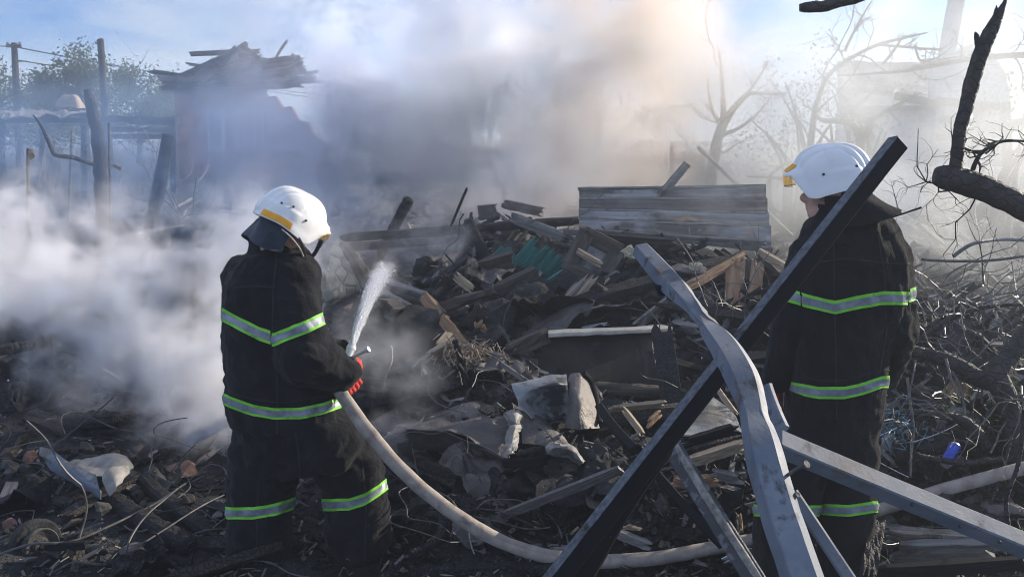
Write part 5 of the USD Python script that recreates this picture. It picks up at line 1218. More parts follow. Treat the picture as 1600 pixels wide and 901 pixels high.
# ================================================================ lower left: bent sheet, wheel hub, wires, charred beams, stones
bl_ = thing('bent_trim', 'bent pale metal trim with a crumpled flap lying on the stones at lower left', 'metal scrap')
put('strip', net([[(63, 700, 4.8), (80, 702, 4.75), (110, 722, 4.6), (150, 740, 4.5)], [(62, 712, 4.72), (82, 722, 4.66), (112, 744, 4.5), (156, 768, 4.4)], [(72, 724, 4.74), (92, 738, 4.7), (116, 756, 4.55), (160, 778, 4.45)]], 24, 8, 0.02, 6, 41, 0.006), STEEL_GREY, bl_, smooth=40)
put('flap', net([[(100, 720, 4.85), (135, 712, 4.9), (175, 712, 4.9), (200, 730, 4.75)], [(112, 726, 4.7), (145, 722, 4.7), (182, 720, 4.68), (203, 738, 4.6)], [(120, 738, 4.56), (150, 742, 4.5), (160, 748, 4.46), (166, 752, 4.45)]], 20, 12, 0.05, 5, 42, 0.005), PALE_METAL, bl_, 'crumpled pale flap', smooth=40)
put('tip', net([[(160, 745, 4.44), (178, 728, 4.5), (200, 728, 4.58)], [(163, 760, 4.38), (180, 748, 4.4), (200, 742, 4.5)], [(170, 776, 4.36), (180, 764, 4.36), (190, 752, 4.42)]], 10, 10, 0.02, 7, 43, 0.005), PALE_METAL, bl_, 'rusty pale tip', smooth=40)
wh = thing('wheel_hub', 'small dusty wheel hub half buried at the lower left', 'wheel')
wcn = P(56, 852, 3.95); wax = unit(np.array([0.86, -0.5, 0.12]))


def lathe(c, ax, prof, k=40):
    a0 = unit(np.cross(ax, (0, 0.2, 1))); b0 = np.cross(ax, a0)
    an = np.arange(k) * 2 * np.pi / k
    v = np.concatenate([c + ax * x_ + r_ * (np.cos(an)[:, None] * a0 + np.sin(an)[:, None] * b0) for x_, r_ in prof])
    n = len(prof); i_, j_ = np.meshgrid(np.arange(n - 1), np.arange(k), indexing='ij')
    q_ = np.stack([i_ * k + j_, i_ * k + (j_ + 1) % k, (i_ + 1) * k + (j_ + 1) % k, (i_ + 1) * k + j_], -1).reshape(-1, 4)
    m = trimesh.Trimesh(v, np.vstack([q_[:, [0, 1, 2]], q_[:, [0, 2, 3]]]), process=False)
    if m.volume < 0:
        m.invert()
    return m


put('tyre', lathe(wcn, wax, [(-0.035, 0.07), (-0.038, 0.105), (-0.02, 0.125), (0.01, 0.127), (0.022, 0.115), (0.022, 0.088), (0.0, 0.08), (-0.03, 0.07)]), STONE_SOOT, wh, smooth=30)
put('rim', lathe(wcn, wax, [(0.0, 0.084), (0.05, 0.088), (0.056, 0.082), (0.045, 0.07), (0.035, 0.045), (0.055, 0.035), (0.055, 0.018), (0.03, 0.016), (-0.02, 0.016)]), STONE, wh, smooth=30)
put('axle', tube([wcn - wax * 0.03, wcn + wax * 0.08], [0.012, 0.012], 10), STEEL_RUST, wh)
plank('iron_pipe', (70, 853, 3.85), (136, 851, 3.8), 0.035, 0.035, STEEL_BLACK, 'short dark pipe lying right of the wheel hub', 'pipe', roll=0.3, jag=(0.003, 0.003))
line('cable', [(-30, 880, 3.8), (20, 858, 3.8), (60, 848, 3.8), (110, 846, 3.85), (170, 822, 4.0), (230, 793, 4.2), (290, 755, 4.4)], 0.007, WIRE, 'long burnt cable running from the lower left past the wheel hub')
line('cable', [(195, 880, 3.8), (200, 850, 3.85), (215, 822, 3.95), (245, 790, 4.1), (275, 765, 4.3), (290, 755, 4.4)], 0.005, WIRE, 'burnt cable curving up to the long one at lower left')
line('cable', [(216, 853, 3.85), (260, 825, 4.0), (310, 793, 4.2), (350, 773, 4.4)], 0.005, WIRE, 'straight burnt rod pointing at the left trouser leg')
line('cable', [(55, 910, 3.6), (90, 890, 3.65), (115, 878, 3.7), (140, 880, 3.72), (165, 882, 3.75)], 0.006, WIRE, 'short bent cable below the wheel hub')
for k, (pts_, r0, lab) in enumerate((([(175, 780, 4.5), (230, 815, 4.2), (300, 855, 3.95)], 0.05, 'cracked charred beam slanting towards the left fireman, left one'), ([(222, 745, 4.8), (270, 790, 4.4), (350, 845, 4.05)], 0.045, 'cracked charred beam slanting towards the left fireman, right one'), ([(-20, 585, 6.4), (40, 560, 6.8), (95, 545, 7.2)], 0.06, 'charred beam at the left edge above the stones'), ([(-20, 550, 6.9), (30, 542, 7.0), (60, 535, 7.2)], 0.05, 'second charred beam at the left edge, upper one'), ([(100, 660, 5.4), (170, 655, 5.4), (215, 650, 5.5)], 0.06, 'dark charred log under the white smoke at left'))):
    charlog('charred_beam', pts_, r0, lab)
for i_, (px, py, sz, m_, lab) in enumerate((
        (35, 700, (0.18, 0.14, 0.1), STONE_WARM, 'flat brown stone left of the bent trim'), (20, 718, (0.2, 0.16, 0.13), STONE_WARM, 'brown stone at the left edge beside the bent trim'), (48, 722, (0.12, 0.1, 0.1), BRICK, 'orange brick lump touching the bent trim'),
        (20, 735, (0.2, 0.15, 0.1), STONE, 'grey stone in front of the brown ones at the left edge'), (184, 775, (0.15, 0.13, 0.12), STONE, 'blue grey stone under the tip of the bent trim'), (218, 780, (0.14, 0.12, 0.1), STONE, 'grey stone right of the tip of the bent trim'),
        (290, 790, (0.12, 0.1, 0.1), STONE_WARM, 'pale brown stone between the two charred beams'), (285, 745, (0.26, 0.2, 0.14), BRICK, 'pinkish slab of brickwork in the smoke at lower left'), (345, 810, (0.12, 0.1, 0.08), CONCRETE, 'white chipped stone beside the left trouser leg'),
        (95, 872, (0.14, 0.12, 0.12), STONE, 'dull stone beside the wheel hub'), (115, 828, (0.16, 0.1, 0.06), STONE_WARM, 'flat orange tile behind the wheel hub'), (20, 830, (0.12, 0.1, 0.08), BRICK, 'reddish brick fragment left of the wheel hub'), (205, 690, (0.1, 0.08, 0.07), STONE, 'small pale stone at the edge of the white smoke'),
        (205, 865, (0.2, 0.16, 0.08), STONE, 'flat grey slab below the burnt cables'), (125, 790, (0.13, 0.1, 0.1), STONE_WARM, 'brown clod below the bent trim'), (100, 795, (0.2, 0.14, 0.1), STONE, 'grey rubble lump below the bent trim'), (60, 770, (0.16, 0.14, 0.1), STONE_SOOT, 'sooty rubble lump left of the brown clod'), (25, 610, (0.1, 0.08, 0.08), STONE, 'pale stone at the left edge under the charred beams'))):
    chunk('stone', px, py, sz, m_, lab, seed=130 + i_, n=13, boxy=0.3, rough=0.035)

# ================================================================ medium pieces that lie all over, each its own object
rng = np.random.default_rng(41)


STREWN = []
CLEAR = [(750, 372, 950, 505), (850, 515, 1050, 612), (795, 585, 940, 665), (640, 615, 810, 720), (905, 385, 1200, 402), (1040, 395, 1190, 510)]    # where single large pieces lie
TONES = {'grey_stone': 'grey', 'sooty_stone': 'sooty black', 'brown_stone': 'brown', 'broken_brick': 'reddish', 'broken_concrete': 'pale', 'scorched_wood': 'scorched', 'weathered_grey_wood': 'grey', 'sooty_brown_board': 'dark brown', 'raw_orange_wood': 'raw orange', 'charred_wood': 'black charred', 'burnt_sheet_metal': 'rusty grey'}
LANDMARKS = [('wheel hub', 56, 850), ('bent pale trim', 135, 735), ("hose man's left leg", 400, 820), ("hose man's right leg", 560, 810), ('looped burnt cable', 800, 800), ('big angular grey rock', 876, 755), ('bent sooty metal sheet', 720, 670), ('white panel', 865, 620), ('dark overturned panel', 950, 560), ('green board panel', 825, 400), ('broken door frame', 925, 400), ('two black lumps', 700, 420), ('splinter pile', 735, 555), ('plaster wall chunk', 530, 420), ('bend of the grey beam', 1120, 520), ('red brown upright boards', 1150, 450), ('pale splintered planks', 900, 460), ('narrow black channel', 1110, 790), ('foot of the black beam', 930, 820), ('orange rail', 1110, 425), ('roofing scrap', 1105, 650), ('smooth dark log', 1000, 612), ('blue tin', 1485, 710), ('blue string tangle', 1402, 675), ('red brown wood block', 1470, 625), ('thick fallen trunk', 1580, 640), ('slender dark branch', 1480, 505), ("right fireman's elbow", 1425, 500), ('thick charred fork', 1500, 290), ('leaning charred post', 250, 290), ('charred tree trunk', 158, 280), ('stake with the torn scrap', 44, 300), ('charred beams at left', 30, 565), ('straight grey bar', 1450, 790), ('low point of the hose', 920, 870), ('metal sheet', 1050, 340)]


def name_strewn():
    """a label for each strewn piece: its look and where it lies from the nearest thing one can find"""
    groups = {}
    for prim, noun, tone, size, p in STREWN:
        x, y = proj(p)
        n_, lx, ly = min(LANDMARKS, key=lambda l: (l[1] - x) ** 2 + (l[2] - y) ** 2)
        dx, dy = x - lx, y - ly
        way = ('right of' if dx > 0 else 'left of') if abs(dx) > abs(dy) else ('in front of' if dy > 0 else 'behind')
        groups.setdefault((size, tone, noun, way, n_), []).append((math.hypot(dx, dy), prim))
    words = ['', 'nearest', 'second nearest', 'third nearest', 'fourth nearest', 'fifth nearest', 'sixth nearest', 'seventh nearest']
    for (size, tone, noun, way, n_), members in groups.items():
        members.sort(key=lambda m: m[0])
        for k, (_, prim) in enumerate(members):
            prim.SetCustomDataByKey('label', f'{size} {tone} {noun} {way} the {n_}' + (f', {words[min(k + 1, 7)]}' if len(members) > 1 else ''))


def strew(n, box, seed, kinds, label, group, name, cat, smin, smax):
    pl = seen_places(n, seed, box)
    r = np.random.default_rng(seed + 5)
    for k, p in enumerate(pl):
        qx, qy = proj(p)
        if not 0 < qx < 1600 or any(a < qx < b and c < qy < d for a, c, b, d in CLEAR):
            continue
        s = r.uniform(smin, smax) * np.clip(p[1] / 4.6, 0.8, 2.0)
        kd = kinds[r.integers(len(kinds))]
        R = rot(seed * 100 + k, 0.5)
        if name == 'stone' or name == 'brick':
            m = chunk_mesh((s, s * r.uniform(0.6, 0.9), s * r.uniform(0.4, 0.8)), seed * 100 + k, 13, 2, 0.035, 0.35 if name == 'stone' else 0.9)
            h = (np.asarray(m.vertices) @ R.T)[:, 2].min()
            STREWN.append((put(name, m, kd, None, label, cat, group, frame=(R, p - np.array([0, 0, h * 0.55]))), cat, TONES[kd.GetPrim().GetName()], 'small' if s < (smin + smax) / 2 else 'larger', p))
        else:
            m = plank_mesh(s * 3.2, min(s * r.uniform(0.25, 0.7), 0.13), min(s * r.uniform(0.1, 0.25), 0.07), seed * 100 + k, s * 0.4, s * 0.4, 5, 4)
            R = trimesh.transformations.euler_matrix(r.normal() * 0.35, r.normal() * 0.3, r.uniform(0, 6.28))[:3, :3]
            STREWN.append((put(name, m, kd, None, label, cat, group, frame=(R, p + np.array([0, 0, s * 0.22]))), cat + ' piece', TONES[kd.GetPrim().GetName()], 'short' if s < (smin + smax) / 2 else 'long', p))


strew(46, (0, 640, 345, 900), 201, [STONE, STONE_SOOT, STONE_WARM, STONE], 'rough stone lying in the ash at the lower left of the firemen', 'stones in the ash at lower left', 'stone', 'stone', 0.05, 0.13)
strew(30, (0, 520, 345, 900), 202, [CHAR_BROWN, WOOD_GREY, CHAR_BROWN], 'burnt plank piece lying in the ash at the lower left', 'burnt plank pieces at lower left', 'plank', 'plank', 0.05, 0.12)
strew(40, (560, 410, 1180, 660), 203, [STONE_SOOT, STONE, STONE_SOOT, BRICK], 'broken stone lying on the collapsed heap in the middle', 'stones on the heap', 'stone', 'stone', 0.06, 0.15)
strew(64, (560, 400, 1180, 660), 204, [CHAR_BROWN, WOOD_DARK, WOOD_GREY, WOOD_DARK, CHAR_BROWN, WOOD_ORANGE], 'broken burnt plank lying on the collapsed heap in the middle', 'burnt planks on the heap', 'plank', 'plank', 0.06, 0.15)
strew(30, (560, 400, 1180, 660), 214, [CHAR, CHAR_BROWN, CHAR, WOOD_DARK], 'long charred beam', 'long charred beams on the heap', 'charred_beam', 'beam', 0.16, 0.34)
strew(16, (0, 420, 345, 900), 215, [CHAR, CHAR_BROWN, CHAR], 'long charred beam', 'long charred beams at left', 'charred_beam', 'beam', 0.12, 0.26)
strew(34, (620, 680, 1180, 900), 205, [STONE_SOOT, STONE, STONE_WARM, STONE_SOOT], 'sooty stone lying beside the curve of the hose', 'stones beside the hose', 'stone', 'stone', 0.04, 0.10)
strew(30, (620, 680, 1180, 900), 206, [CHAR_BROWN, WOOD_GREY, WOOD_DARK], 'charred plank bit lying beside the curve of the hose', 'charred bits beside the hose', 'plank', 'plank', 0.035, 0.09)
strew(46, (1370, 380, 1640, 800), 207, [STONE, CONCRETE, STONE, STONE_SOOT, BRICK], 'grey stone lying under the fallen branches at the right', 'stones under the branches', 'stone', 'stone', 0.06, 0.16)
strew(26, (1180, 380, 1640, 860), 208, [WOOD_GREY, CHAR_BROWN, WOOD_DARK], 'grey wood piece lying under the fallen branches at the right', 'wood pieces under the branches', 'plank', 'plank', 0.05, 0.11)
strew(24, (30, 320, 350, 520), 209, [STONE, CONCRETE, STONE_SOOT], 'stone lying half hidden in the white smoke at left', 'stones in the white smoke', 'stone', 'stone', 0.08, 0.2)
strew(24, (0, 310, 500, 520), 210, [CHAR_BROWN, WOOD_GREY, CHAR], 'charred board lying half hidden in the white smoke at left', 'charred boards in the white smoke', 'plank', 'plank', 0.08, 0.22)
strew(14, (560, 560, 1180, 880), 211, [BRICK], 'broken brick lying in front of the heap', 'broken bricks before the heap', 'brick', 'brick', 0.07, 0.12)

wr_ = []
r_ = np.random.default_rng(301)
for p in seen_places(150, 302, (-20, 380, 1640, 910)):
    d = unit(np.array([r_.normal(), r_.normal(), 0.25]))
    pts_ = [p + (0, 0, 0.02)]
    for _ in range(7):
        d = unit(d + r_.normal(size=3) * np.array([0.55, 0.55, 0.3])); q_ = pts_[-1] + d * r_.uniform(0.06, 0.16)
        q_[2] = max(q_[2], float(ground_z(q_[0], q_[1])) + 0.01); pts_.append(q_)
    wr_.append(tube(pts_, r_.uniform(0.002, 0.005), 4, n=18))
put('wire_debris', join(wr_), WIRE, kind='stuff', label='loose burnt wires tangled through the rubble')
for n_, sd, box, lab, grp, mm in ((8, 311, (0, 520, 345, 900), 'crumpled burnt sheet lying flat in the ash at the lower left', 'burnt sheets at lower left', [CHAR, STONE_SOOT, STEEL_RUST]), (26, 312, (560, 430, 1180, 890), 'crumpled burnt sheet lying among the debris of the heap', 'burnt sheets on the heap', [CHAR, STEEL_RUST, STONE_SOOT]), (14, 313, (1370, 420, 1640, 860), 'crumpled grey sheet lying under the fallen branches', 'sheets under the branches', [STEEL_RUST, STONE_SOOT])):
    r_ = np.random.default_rng(sd)
    for k, p in enumerate(seen_places(n_, sd, box)):
        w_ = r_.uniform(0.12, 0.26) * np.clip(p[1] / 5, 0.8, 1.6); a_ = r_.uniform(0, 6.28)
        uu, ww = np.meshgrid(np.linspace(-1, 1, 15), np.linspace(-1, 1, 11))
        sh_ = (1 + 0.25 * np.sin(3 * np.arctan2(ww, uu) + k))
        xx, yy = uu * w_ * sh_, ww * w_ * 0.7 * sh_
        gx_, gy_ = p[0] + xx * math.cos(a_) - yy * math.sin(a_), p[1] + xx * math.sin(a_) + yy * math.cos(a_)
        gz_ = 0.4 * ground_z(gx_, gy_) + 0.6 * ground_z(p[0], p[1]) + 0.06 + xx * r_.normal() * 0.3 + yy * r_.normal() * 0.25
        pr_ = put('burnt_sheet', slab_from_grid(np.stack([gx_, gy_, gz_], -1), 0.11, 5.5, sd + k, 0.005), mm[k % len(mm)], None, lab, 'burnt sheet', grp, smooth=35)
        STREWN.append((pr_, 'crumpled sheet', TONES[mm[k % len(mm)].GetPrim().GetName()], 'small' if w_ < 0.2 else 'wide', p))
name_strewn()
# ================================================================ people
def surface_net(f, lo, hi, h):
    """the zero surface of f (inside negative) as one smooth mesh"""
    n = np.ceil((np.asarray(hi) - lo) / h).astype(int) + 1
    ax = [lo[k] + h * np.arange(n[k]) for k in range(3)]
    G = np.stack(np.meshgrid(*ax, indexing='ij'), -1)
    D = np.concatenate([f(G[i].reshape(-1, 3)).reshape(1, n[1], n[2]) for i in range(n[0])])
    S = D < 0
    cs = [S[a:n[0] - 1 + a, b:n[1] - 1 + b, c:n[2] - 1 + c] for a in (0, 1) for b in (0, 1) for c in (0, 1)]
    cnt = sum(c.astype(int) for c in cs)
    act = (cnt > 0) & (cnt < 8)
    idx = -np.ones(act.shape, int); idx[act] = np.arange(act.sum())
    cell = np.argwhere(act)
    acc, num = np.zeros((len(cell), 3)), np.zeros((len(cell), 1))
    for k in range(3):
        o = [j for j in range(3) if j != k]
        for a in (0, 1):
            for b in (0, 1):
                p0 = cell.copy(); p0[:, o[0]] += a; p0[:, o[1]] += b
                p1 = p0.copy(); p1[:, k] += 1
                d0, d1 = D[tuple(p0.T)], D[tuple(p1.T)]
                x = (d0 < 0) != (d1 < 0)
                t = np.where(x, d0 / np.where(x, d0 - d1, 1), 0)
                q = p0.astype(float); q[:, k] += t
                acc += np.where(x[:, None], q, 0); num += x[:, None]
    v = np.asarray(lo) + h * acc / np.maximum(num, 1)
    faces = []
    for k in range(3):
        o = [(k + 1) % 3, (k + 2) % 3]
        sl0 = [slice(1, n[j] - 1) for j in range(3)]; sl0[k] = slice(0, n[k] - 1)
        sl1 = list(sl0); sl1[k] = slice(1, n[k])
        a, b = S[tuple(sl0)], S[tuple(sl1)]
        e = np.argwhere(a != b)
        flip = a[tuple(e.T)]
        base = e + 1; base[:, k] -= 1
        def at(da, db):
            c = base.copy(); c[:, o[0]] -= da; c[:, o[1]] -= db
            return idx[tuple(c.T)]
        q = np.stack([at(1, 1), at(0, 1), at(0, 0), at(1, 0)], 1)
        q[~flip] = q[~flip][:, ::-1]
        faces.append(q)
    q = np.vstack(faces)
    return trimesh.Trimesh(v, np.vstack([q[:, [0, 1, 2]], q[:, [0, 2, 3]]]), process=False)


def smin(a, b, k):
    h = np.clip(0.5 + 0.5 * (b - a) / k, 0, 1)
    return b * (1 - h) + a * h - k * h * (1 - h)


def cone(a, b, ra, rb):
    a, b = np.asarray(a, float), np.asarray(b, float)
    ab = b - a; L2 = ab @ ab + 1e-12

    def f(p):
        t = np.clip((p - a) @ ab / L2, 0, 1)
        return np.linalg.norm(p - a - t[:, None] * ab, axis=1) - (ra + (rb - ra) * t)
    return f


def chain(pts, rr):
    cs = [cone(pts[i], pts[i + 1], rr[i], rr[i + 1]) for i in range(len(pts) - 1)]
    return lambda p: np.min([c(p) for c in cs], axis=0) if len(cs) == 1 else __import__('functools').reduce(lambda a, b: smin(a, b, 0.02), [c(p) for c in cs])


def ellipsoid(c, r, R=np.eye(3)):
    c, r = np.asarray(c, float), np.asarray(r, float)

    def f(p):
        q = ((p - c) @ R) / r
        k = np.linalg.norm(q, axis=1)
        return (k - 1) * r.min() * (0.6 + 0.4 * np.minimum(k, 1.5))
    return f


def stack(rows, Y0, depth):
    """a body of ovals: rows (py, x left, x right) in the photograph at distance Y0; depth: (py, middle offset, half depth)"""
    rows = np.asarray(rows, float); dep = np.asarray(depth, float)
    a = np.array([P(r[1], r[0], Y0) for r in rows]); b = np.array([P(r[2], r[0], Y0) for r in rows])
    z = a[:, 2]; o = np.argsort(z)
    z, cx, w = z[o], ((a + b) / 2)[o, 0], (np.abs(b - a)[:, 0] / 2)[o]
    dz = np.array([P(800, r[0], Y0)[2] for r in dep]); od = np.argsort(dz)
    from scipy.interpolate import PchipInterpolator as PI
    fc, fw = PI(z, cx), PI(z, w)
    fd, fr = PI(dz[od], dep[od, 1]), PI(dz[od], dep[od, 2])
    z0, z1 = z[0], z[-1]

    def f(p):
        zz = np.clip(p[:, 2], z0, z1); zd = np.clip(zz, dz.min(), dz.max())
        hw, hd = fw(zz), fr(zd)
        x, y = (p[:, 0] - fc(zz)) / hw, (p[:, 1] - Y0 - fd(zd)) / hd
        k = (np.abs(x) ** 2.3 + np.abs(y) ** 2.3) ** (1 / 2.3)
        d = (k - 1) * np.minimum(hw, hd)
        over = np.maximum(np.maximum(p[:, 2] - z1, z0 - p[:, 2]), 0)
        return np.where(over > 0, np.hypot(np.maximum(d, 0), over) + np.minimum(d, 0) * 0, d)
    return f


def clip_band(m, field, lo, hi, keep=None):
    """the strip of the surface where lo < field < hi"""
    v, f = np.array(m.vertices), np.array(m.faces)
    if keep is not None:
        f = f[keep[f].all(1)]
    fv = field[f]
    f = f[(fv.max(1) > lo) & (fv.min(1) < hi)]
    tri = v[f]; val = field[f]; nrm = np.array(m.vertex_normals)[f]
    out = []
    for T, V, N in zip(tri, val, nrm):
        poly = [(T[k], V[k], N[k]) for k in range(3)]
        for lim, sgn in ((lo, 1), (hi, -1)):
            new = []
            for k in range(len(poly)):
                a, b = poly[k], poly[(k + 1) % len(poly)]
                ia, ib = (a[1] - lim) * sgn >= 0, (b[1] - lim) * sgn >= 0
                if ia:
                    new.append(a)
                if ia != ib:
                    t = (lim - a[1]) / (b[1] - a[1])
                    new.append(tuple(a[j] + (b[j] - a[j]) * t for j in range(3)))
            poly = new
            if not poly:
                break
        for k in range(1, len(poly) - 1):
            out.append((poly[0], poly[k], poly[k + 1]))
    if not out:
        return None
    V = np.array([[q[0] for q in t] for t in out]).reshape(-1, 3); N = np.array([[q[2] for q in t] for t in out]).reshape(-1, 3)
    key = np.round(V, 6); u, first, inv = np.unique(key, axis=0, return_index=True, return_inverse=True)
    F = inv.reshape(-1, 3)
    F = F[(F[:, 0] != F[:, 1]) & (F[:, 1] != F[:, 2]) & (F[:, 0] != F[:, 2])]
    return V[first], N[first], F


def tape(m, field, half, parent, keep=None):
    """a lime tape with a silver middle, laid on the cloth"""
    s = clip_band(m, field, -half, half, keep)
    if s is None:
        return
    V, N, F = s
    N = N / (np.linalg.norm(N, axis=1, keepdims=True) + 1e-9)
    t = put('reflective_tape', (V + N * 0.004, F), LIME, parent, smooth=True)
    s = clip_band(m, field, -half * 0.54, half * 0.54, keep)
    if s is not None:
        V, N, F = s
        N = N / (np.linalg.norm(N, axis=1, keepdims=True) + 1e-9)
        put('silver_strip', (V + N * 0.0065, F), SILVER, t, smooth=True)


def cloth(prims, k, h, folds, pad=0.05, seed=0):
    """prims: (f, group, lo, hi) blended by k; folds(v, label) gives the outward shift in metres"""
    lo, hi = np.min([p[2] for p in prims], 0) - pad, np.max([p[3] for p in prims], 0) + pad

    def f(p):
        d = prims[0][0](p)
        for q in prims[1:]:
            d = smin(d, q[0](p), k)
        return d
    m = surface_net(f, lo, hi, h)
    trimesh.smoothing.filter_taubin(m, iterations=4)
    v = np.array(m.vertices)
    lab = np.argmin(np.stack([q[0](v) for q in prims]), 0)
    m2 = trimesh.Trimesh(v + m.vertex_normals * folds(v, lab)[:, None], m.faces, process=False)
    return m2, np.array([q[1] for q in prims])[lab]


def bounds_of(pts, r):
    pts = np.asarray(pts, float)
    return pts.min(0) - r, pts.max(0) + r


def ridged(q, octaves=3, seed=0):
    return 1 - np.abs(meshkit.fbm(q, octaves, seed) - 0.5) * 4


def rot_zx(head, pitch, rollv=0.0):
    """local x right, y forward (heading head measured clockwise from +Y), z up; pitch > 0 looks down"""
    fwd = np.array([math.sin(head) * math.cos(pitch), math.cos(head) * math.cos(pitch), -math.sin(pitch)])
    right = unit(np.cross(fwd, (0, 0, 1))); upv = np.cross(right, fwd)
    c, s = math.cos(rollv), math.sin(rollv)
    return np.stack([right * c + upv * s, fwd, -right * s + upv * c], 1)


def head_mesh(R, c):
    """skull, jaw, brow, nose, lips, ears and neck as one surface; y is the face's direction, c between the ears"""
    prims = [(ellipsoid((0, -0.012, 0.045), (0.078, 0.098, 0.105)), 0.02), (ellipsoid((0, 0.03, -0.03), (0.062, 0.07, 0.085)), 0.03), (ellipsoid((0, 0.062, -0.088), (0.034, 0.034, 0.026)), 0.03),
             (chain([(-0.05, 0.0, -0.06), (-0.03, 0.05, -0.085)], [0.02, 0.02]), 0.03), (chain([(0.05, 0.0, -0.06), (0.03, 0.05, -0.085)], [0.02, 0.02]), 0.03),
             (chain([(-0.035, 0.083, 0.022), (0.035, 0.083, 0.022)], [0.012, 0.012]), 0.015),
             (chain([(0, 0.09, 0.012), (0, 0.112, -0.022), (0, 0.104, -0.032)], [0.009, 0.012, 0.011]), 0.008), (ellipsoid((-0.014, 0.1, -0.03), (0.01, 0.012, 0.008)), 0.006), (ellipsoid((0.014, 0.1, -0.03), (0.01, 0.012, 0.008)), 0.006),
             (chain([(-0.02, 0.088, -0.053), (0, 0.096, -0.051), (0.02, 0.088, -0.053)], [0.005, 0.007, 0.005]), 0.006), (chain([(-0.018, 0.086, -0.063), (0, 0.094, -0.064), (0.018, 0.086, -0.063)], [0.005, 0.007, 0.005]), 0.006),
             (ellipsoid((-0.05, 0.06, -0.02), (0.022, 0.025, 0.022)), 0.02), (ellipsoid((0.05, 0.06, -0.02), (0.022, 0.025, 0.022)), 0.02),
             (ellipsoid((-0.078, -0.008, 0.0), (0.01, 0.022, 0.034)), 0.008), (ellipsoid((0.078, -0.008, 0.0), (0.01, 0.022, 0.034)), 0.008),
             (chain([(0, -0.03, -0.04), (0, -0.03, -0.13)], [0.054, 0.05]), 0.03)]

    def f(p):
        d = prims[0][0](p)
        for g, k in prims[1:]:
            d = smin(d, g(p), k)
        for sx in (-1, 1):
            d = np.maximum(d, -ellipsoid((sx * 0.032, 0.1, 0.004), (0.016, 0.016, 0.009))(p))
        return d
    m = surface_net(f, np.array([-0.11, -0.13, -0.22]), np.array([0.11, 0.14, 0.17]), 0.0055)
    m.vertices = np.array(m.vertices) @ R.T + c
    return m


def face_bits(R, c, parent):
    for sx in (-1, 1):
        e = trimesh.creation.icosphere(2, 0.0115); e.vertices = (np.array(e.vertices) + (sx * 0.031, 0.0795, 0.003)) @ R.T + c
        ey = put('eye', e, PAPER, parent, smooth=True)
        e = trimesh.creation.icosphere(1, 0.0055); e.vertices = (np.array(e.vertices) * (1, 0.5, 1) + (sx * 0.031, 0.0895, 0.003)) @ R.T + c
        put('iris', e, HAIR, ey, smooth=True)
        put('eyebrow', tube(np.array([(sx * 0.015, 0.094, 0.021), (sx * 0.032, 0.096, 0.026), (sx * 0.05, 0.086, 0.021)]) @ R.T + c, [0.003, 0.004, 0.002], 6, n=8), HAIR, parent)
    put('hair', surface_net(lambda p: np.maximum(np.maximum(ellipsoid((0, -0.016, 0.047), (0.083, 0.102, 0.109))(p), p[:, 1] - 0.075 - 0.2 * p[:, 2]), -0.05 - p[:, 2] + 0.6 * np.maximum(p[:, 1] + 0.03, 0)), np.array([-0.1, -0.13, -0.08]), np.array([0.1, 0.1, 0.17]), 0.009).apply_transform(np.vstack([np.c_[R, c], [0, 0, 0, 1]])), HAIR, parent, smooth=True)


def rim_height(az):
    """lower edge of the helmet by direction (0 = forward): high over the face, low at the cheeks, middling behind"""
    a = np.abs((az + np.pi) % (2 * np.pi) - np.pi)
    from scipy.interpolate import PchipInterpolator
    return PchipInterpolator([0, 0.3, 0.55, 0.78, 1.0, 1.2, 1.5, 2.2, 3.1416], [0.024, 0.022, 0.008, -0.035, -0.062, -0.066, -0.054, -0.034, -0.034])(a)


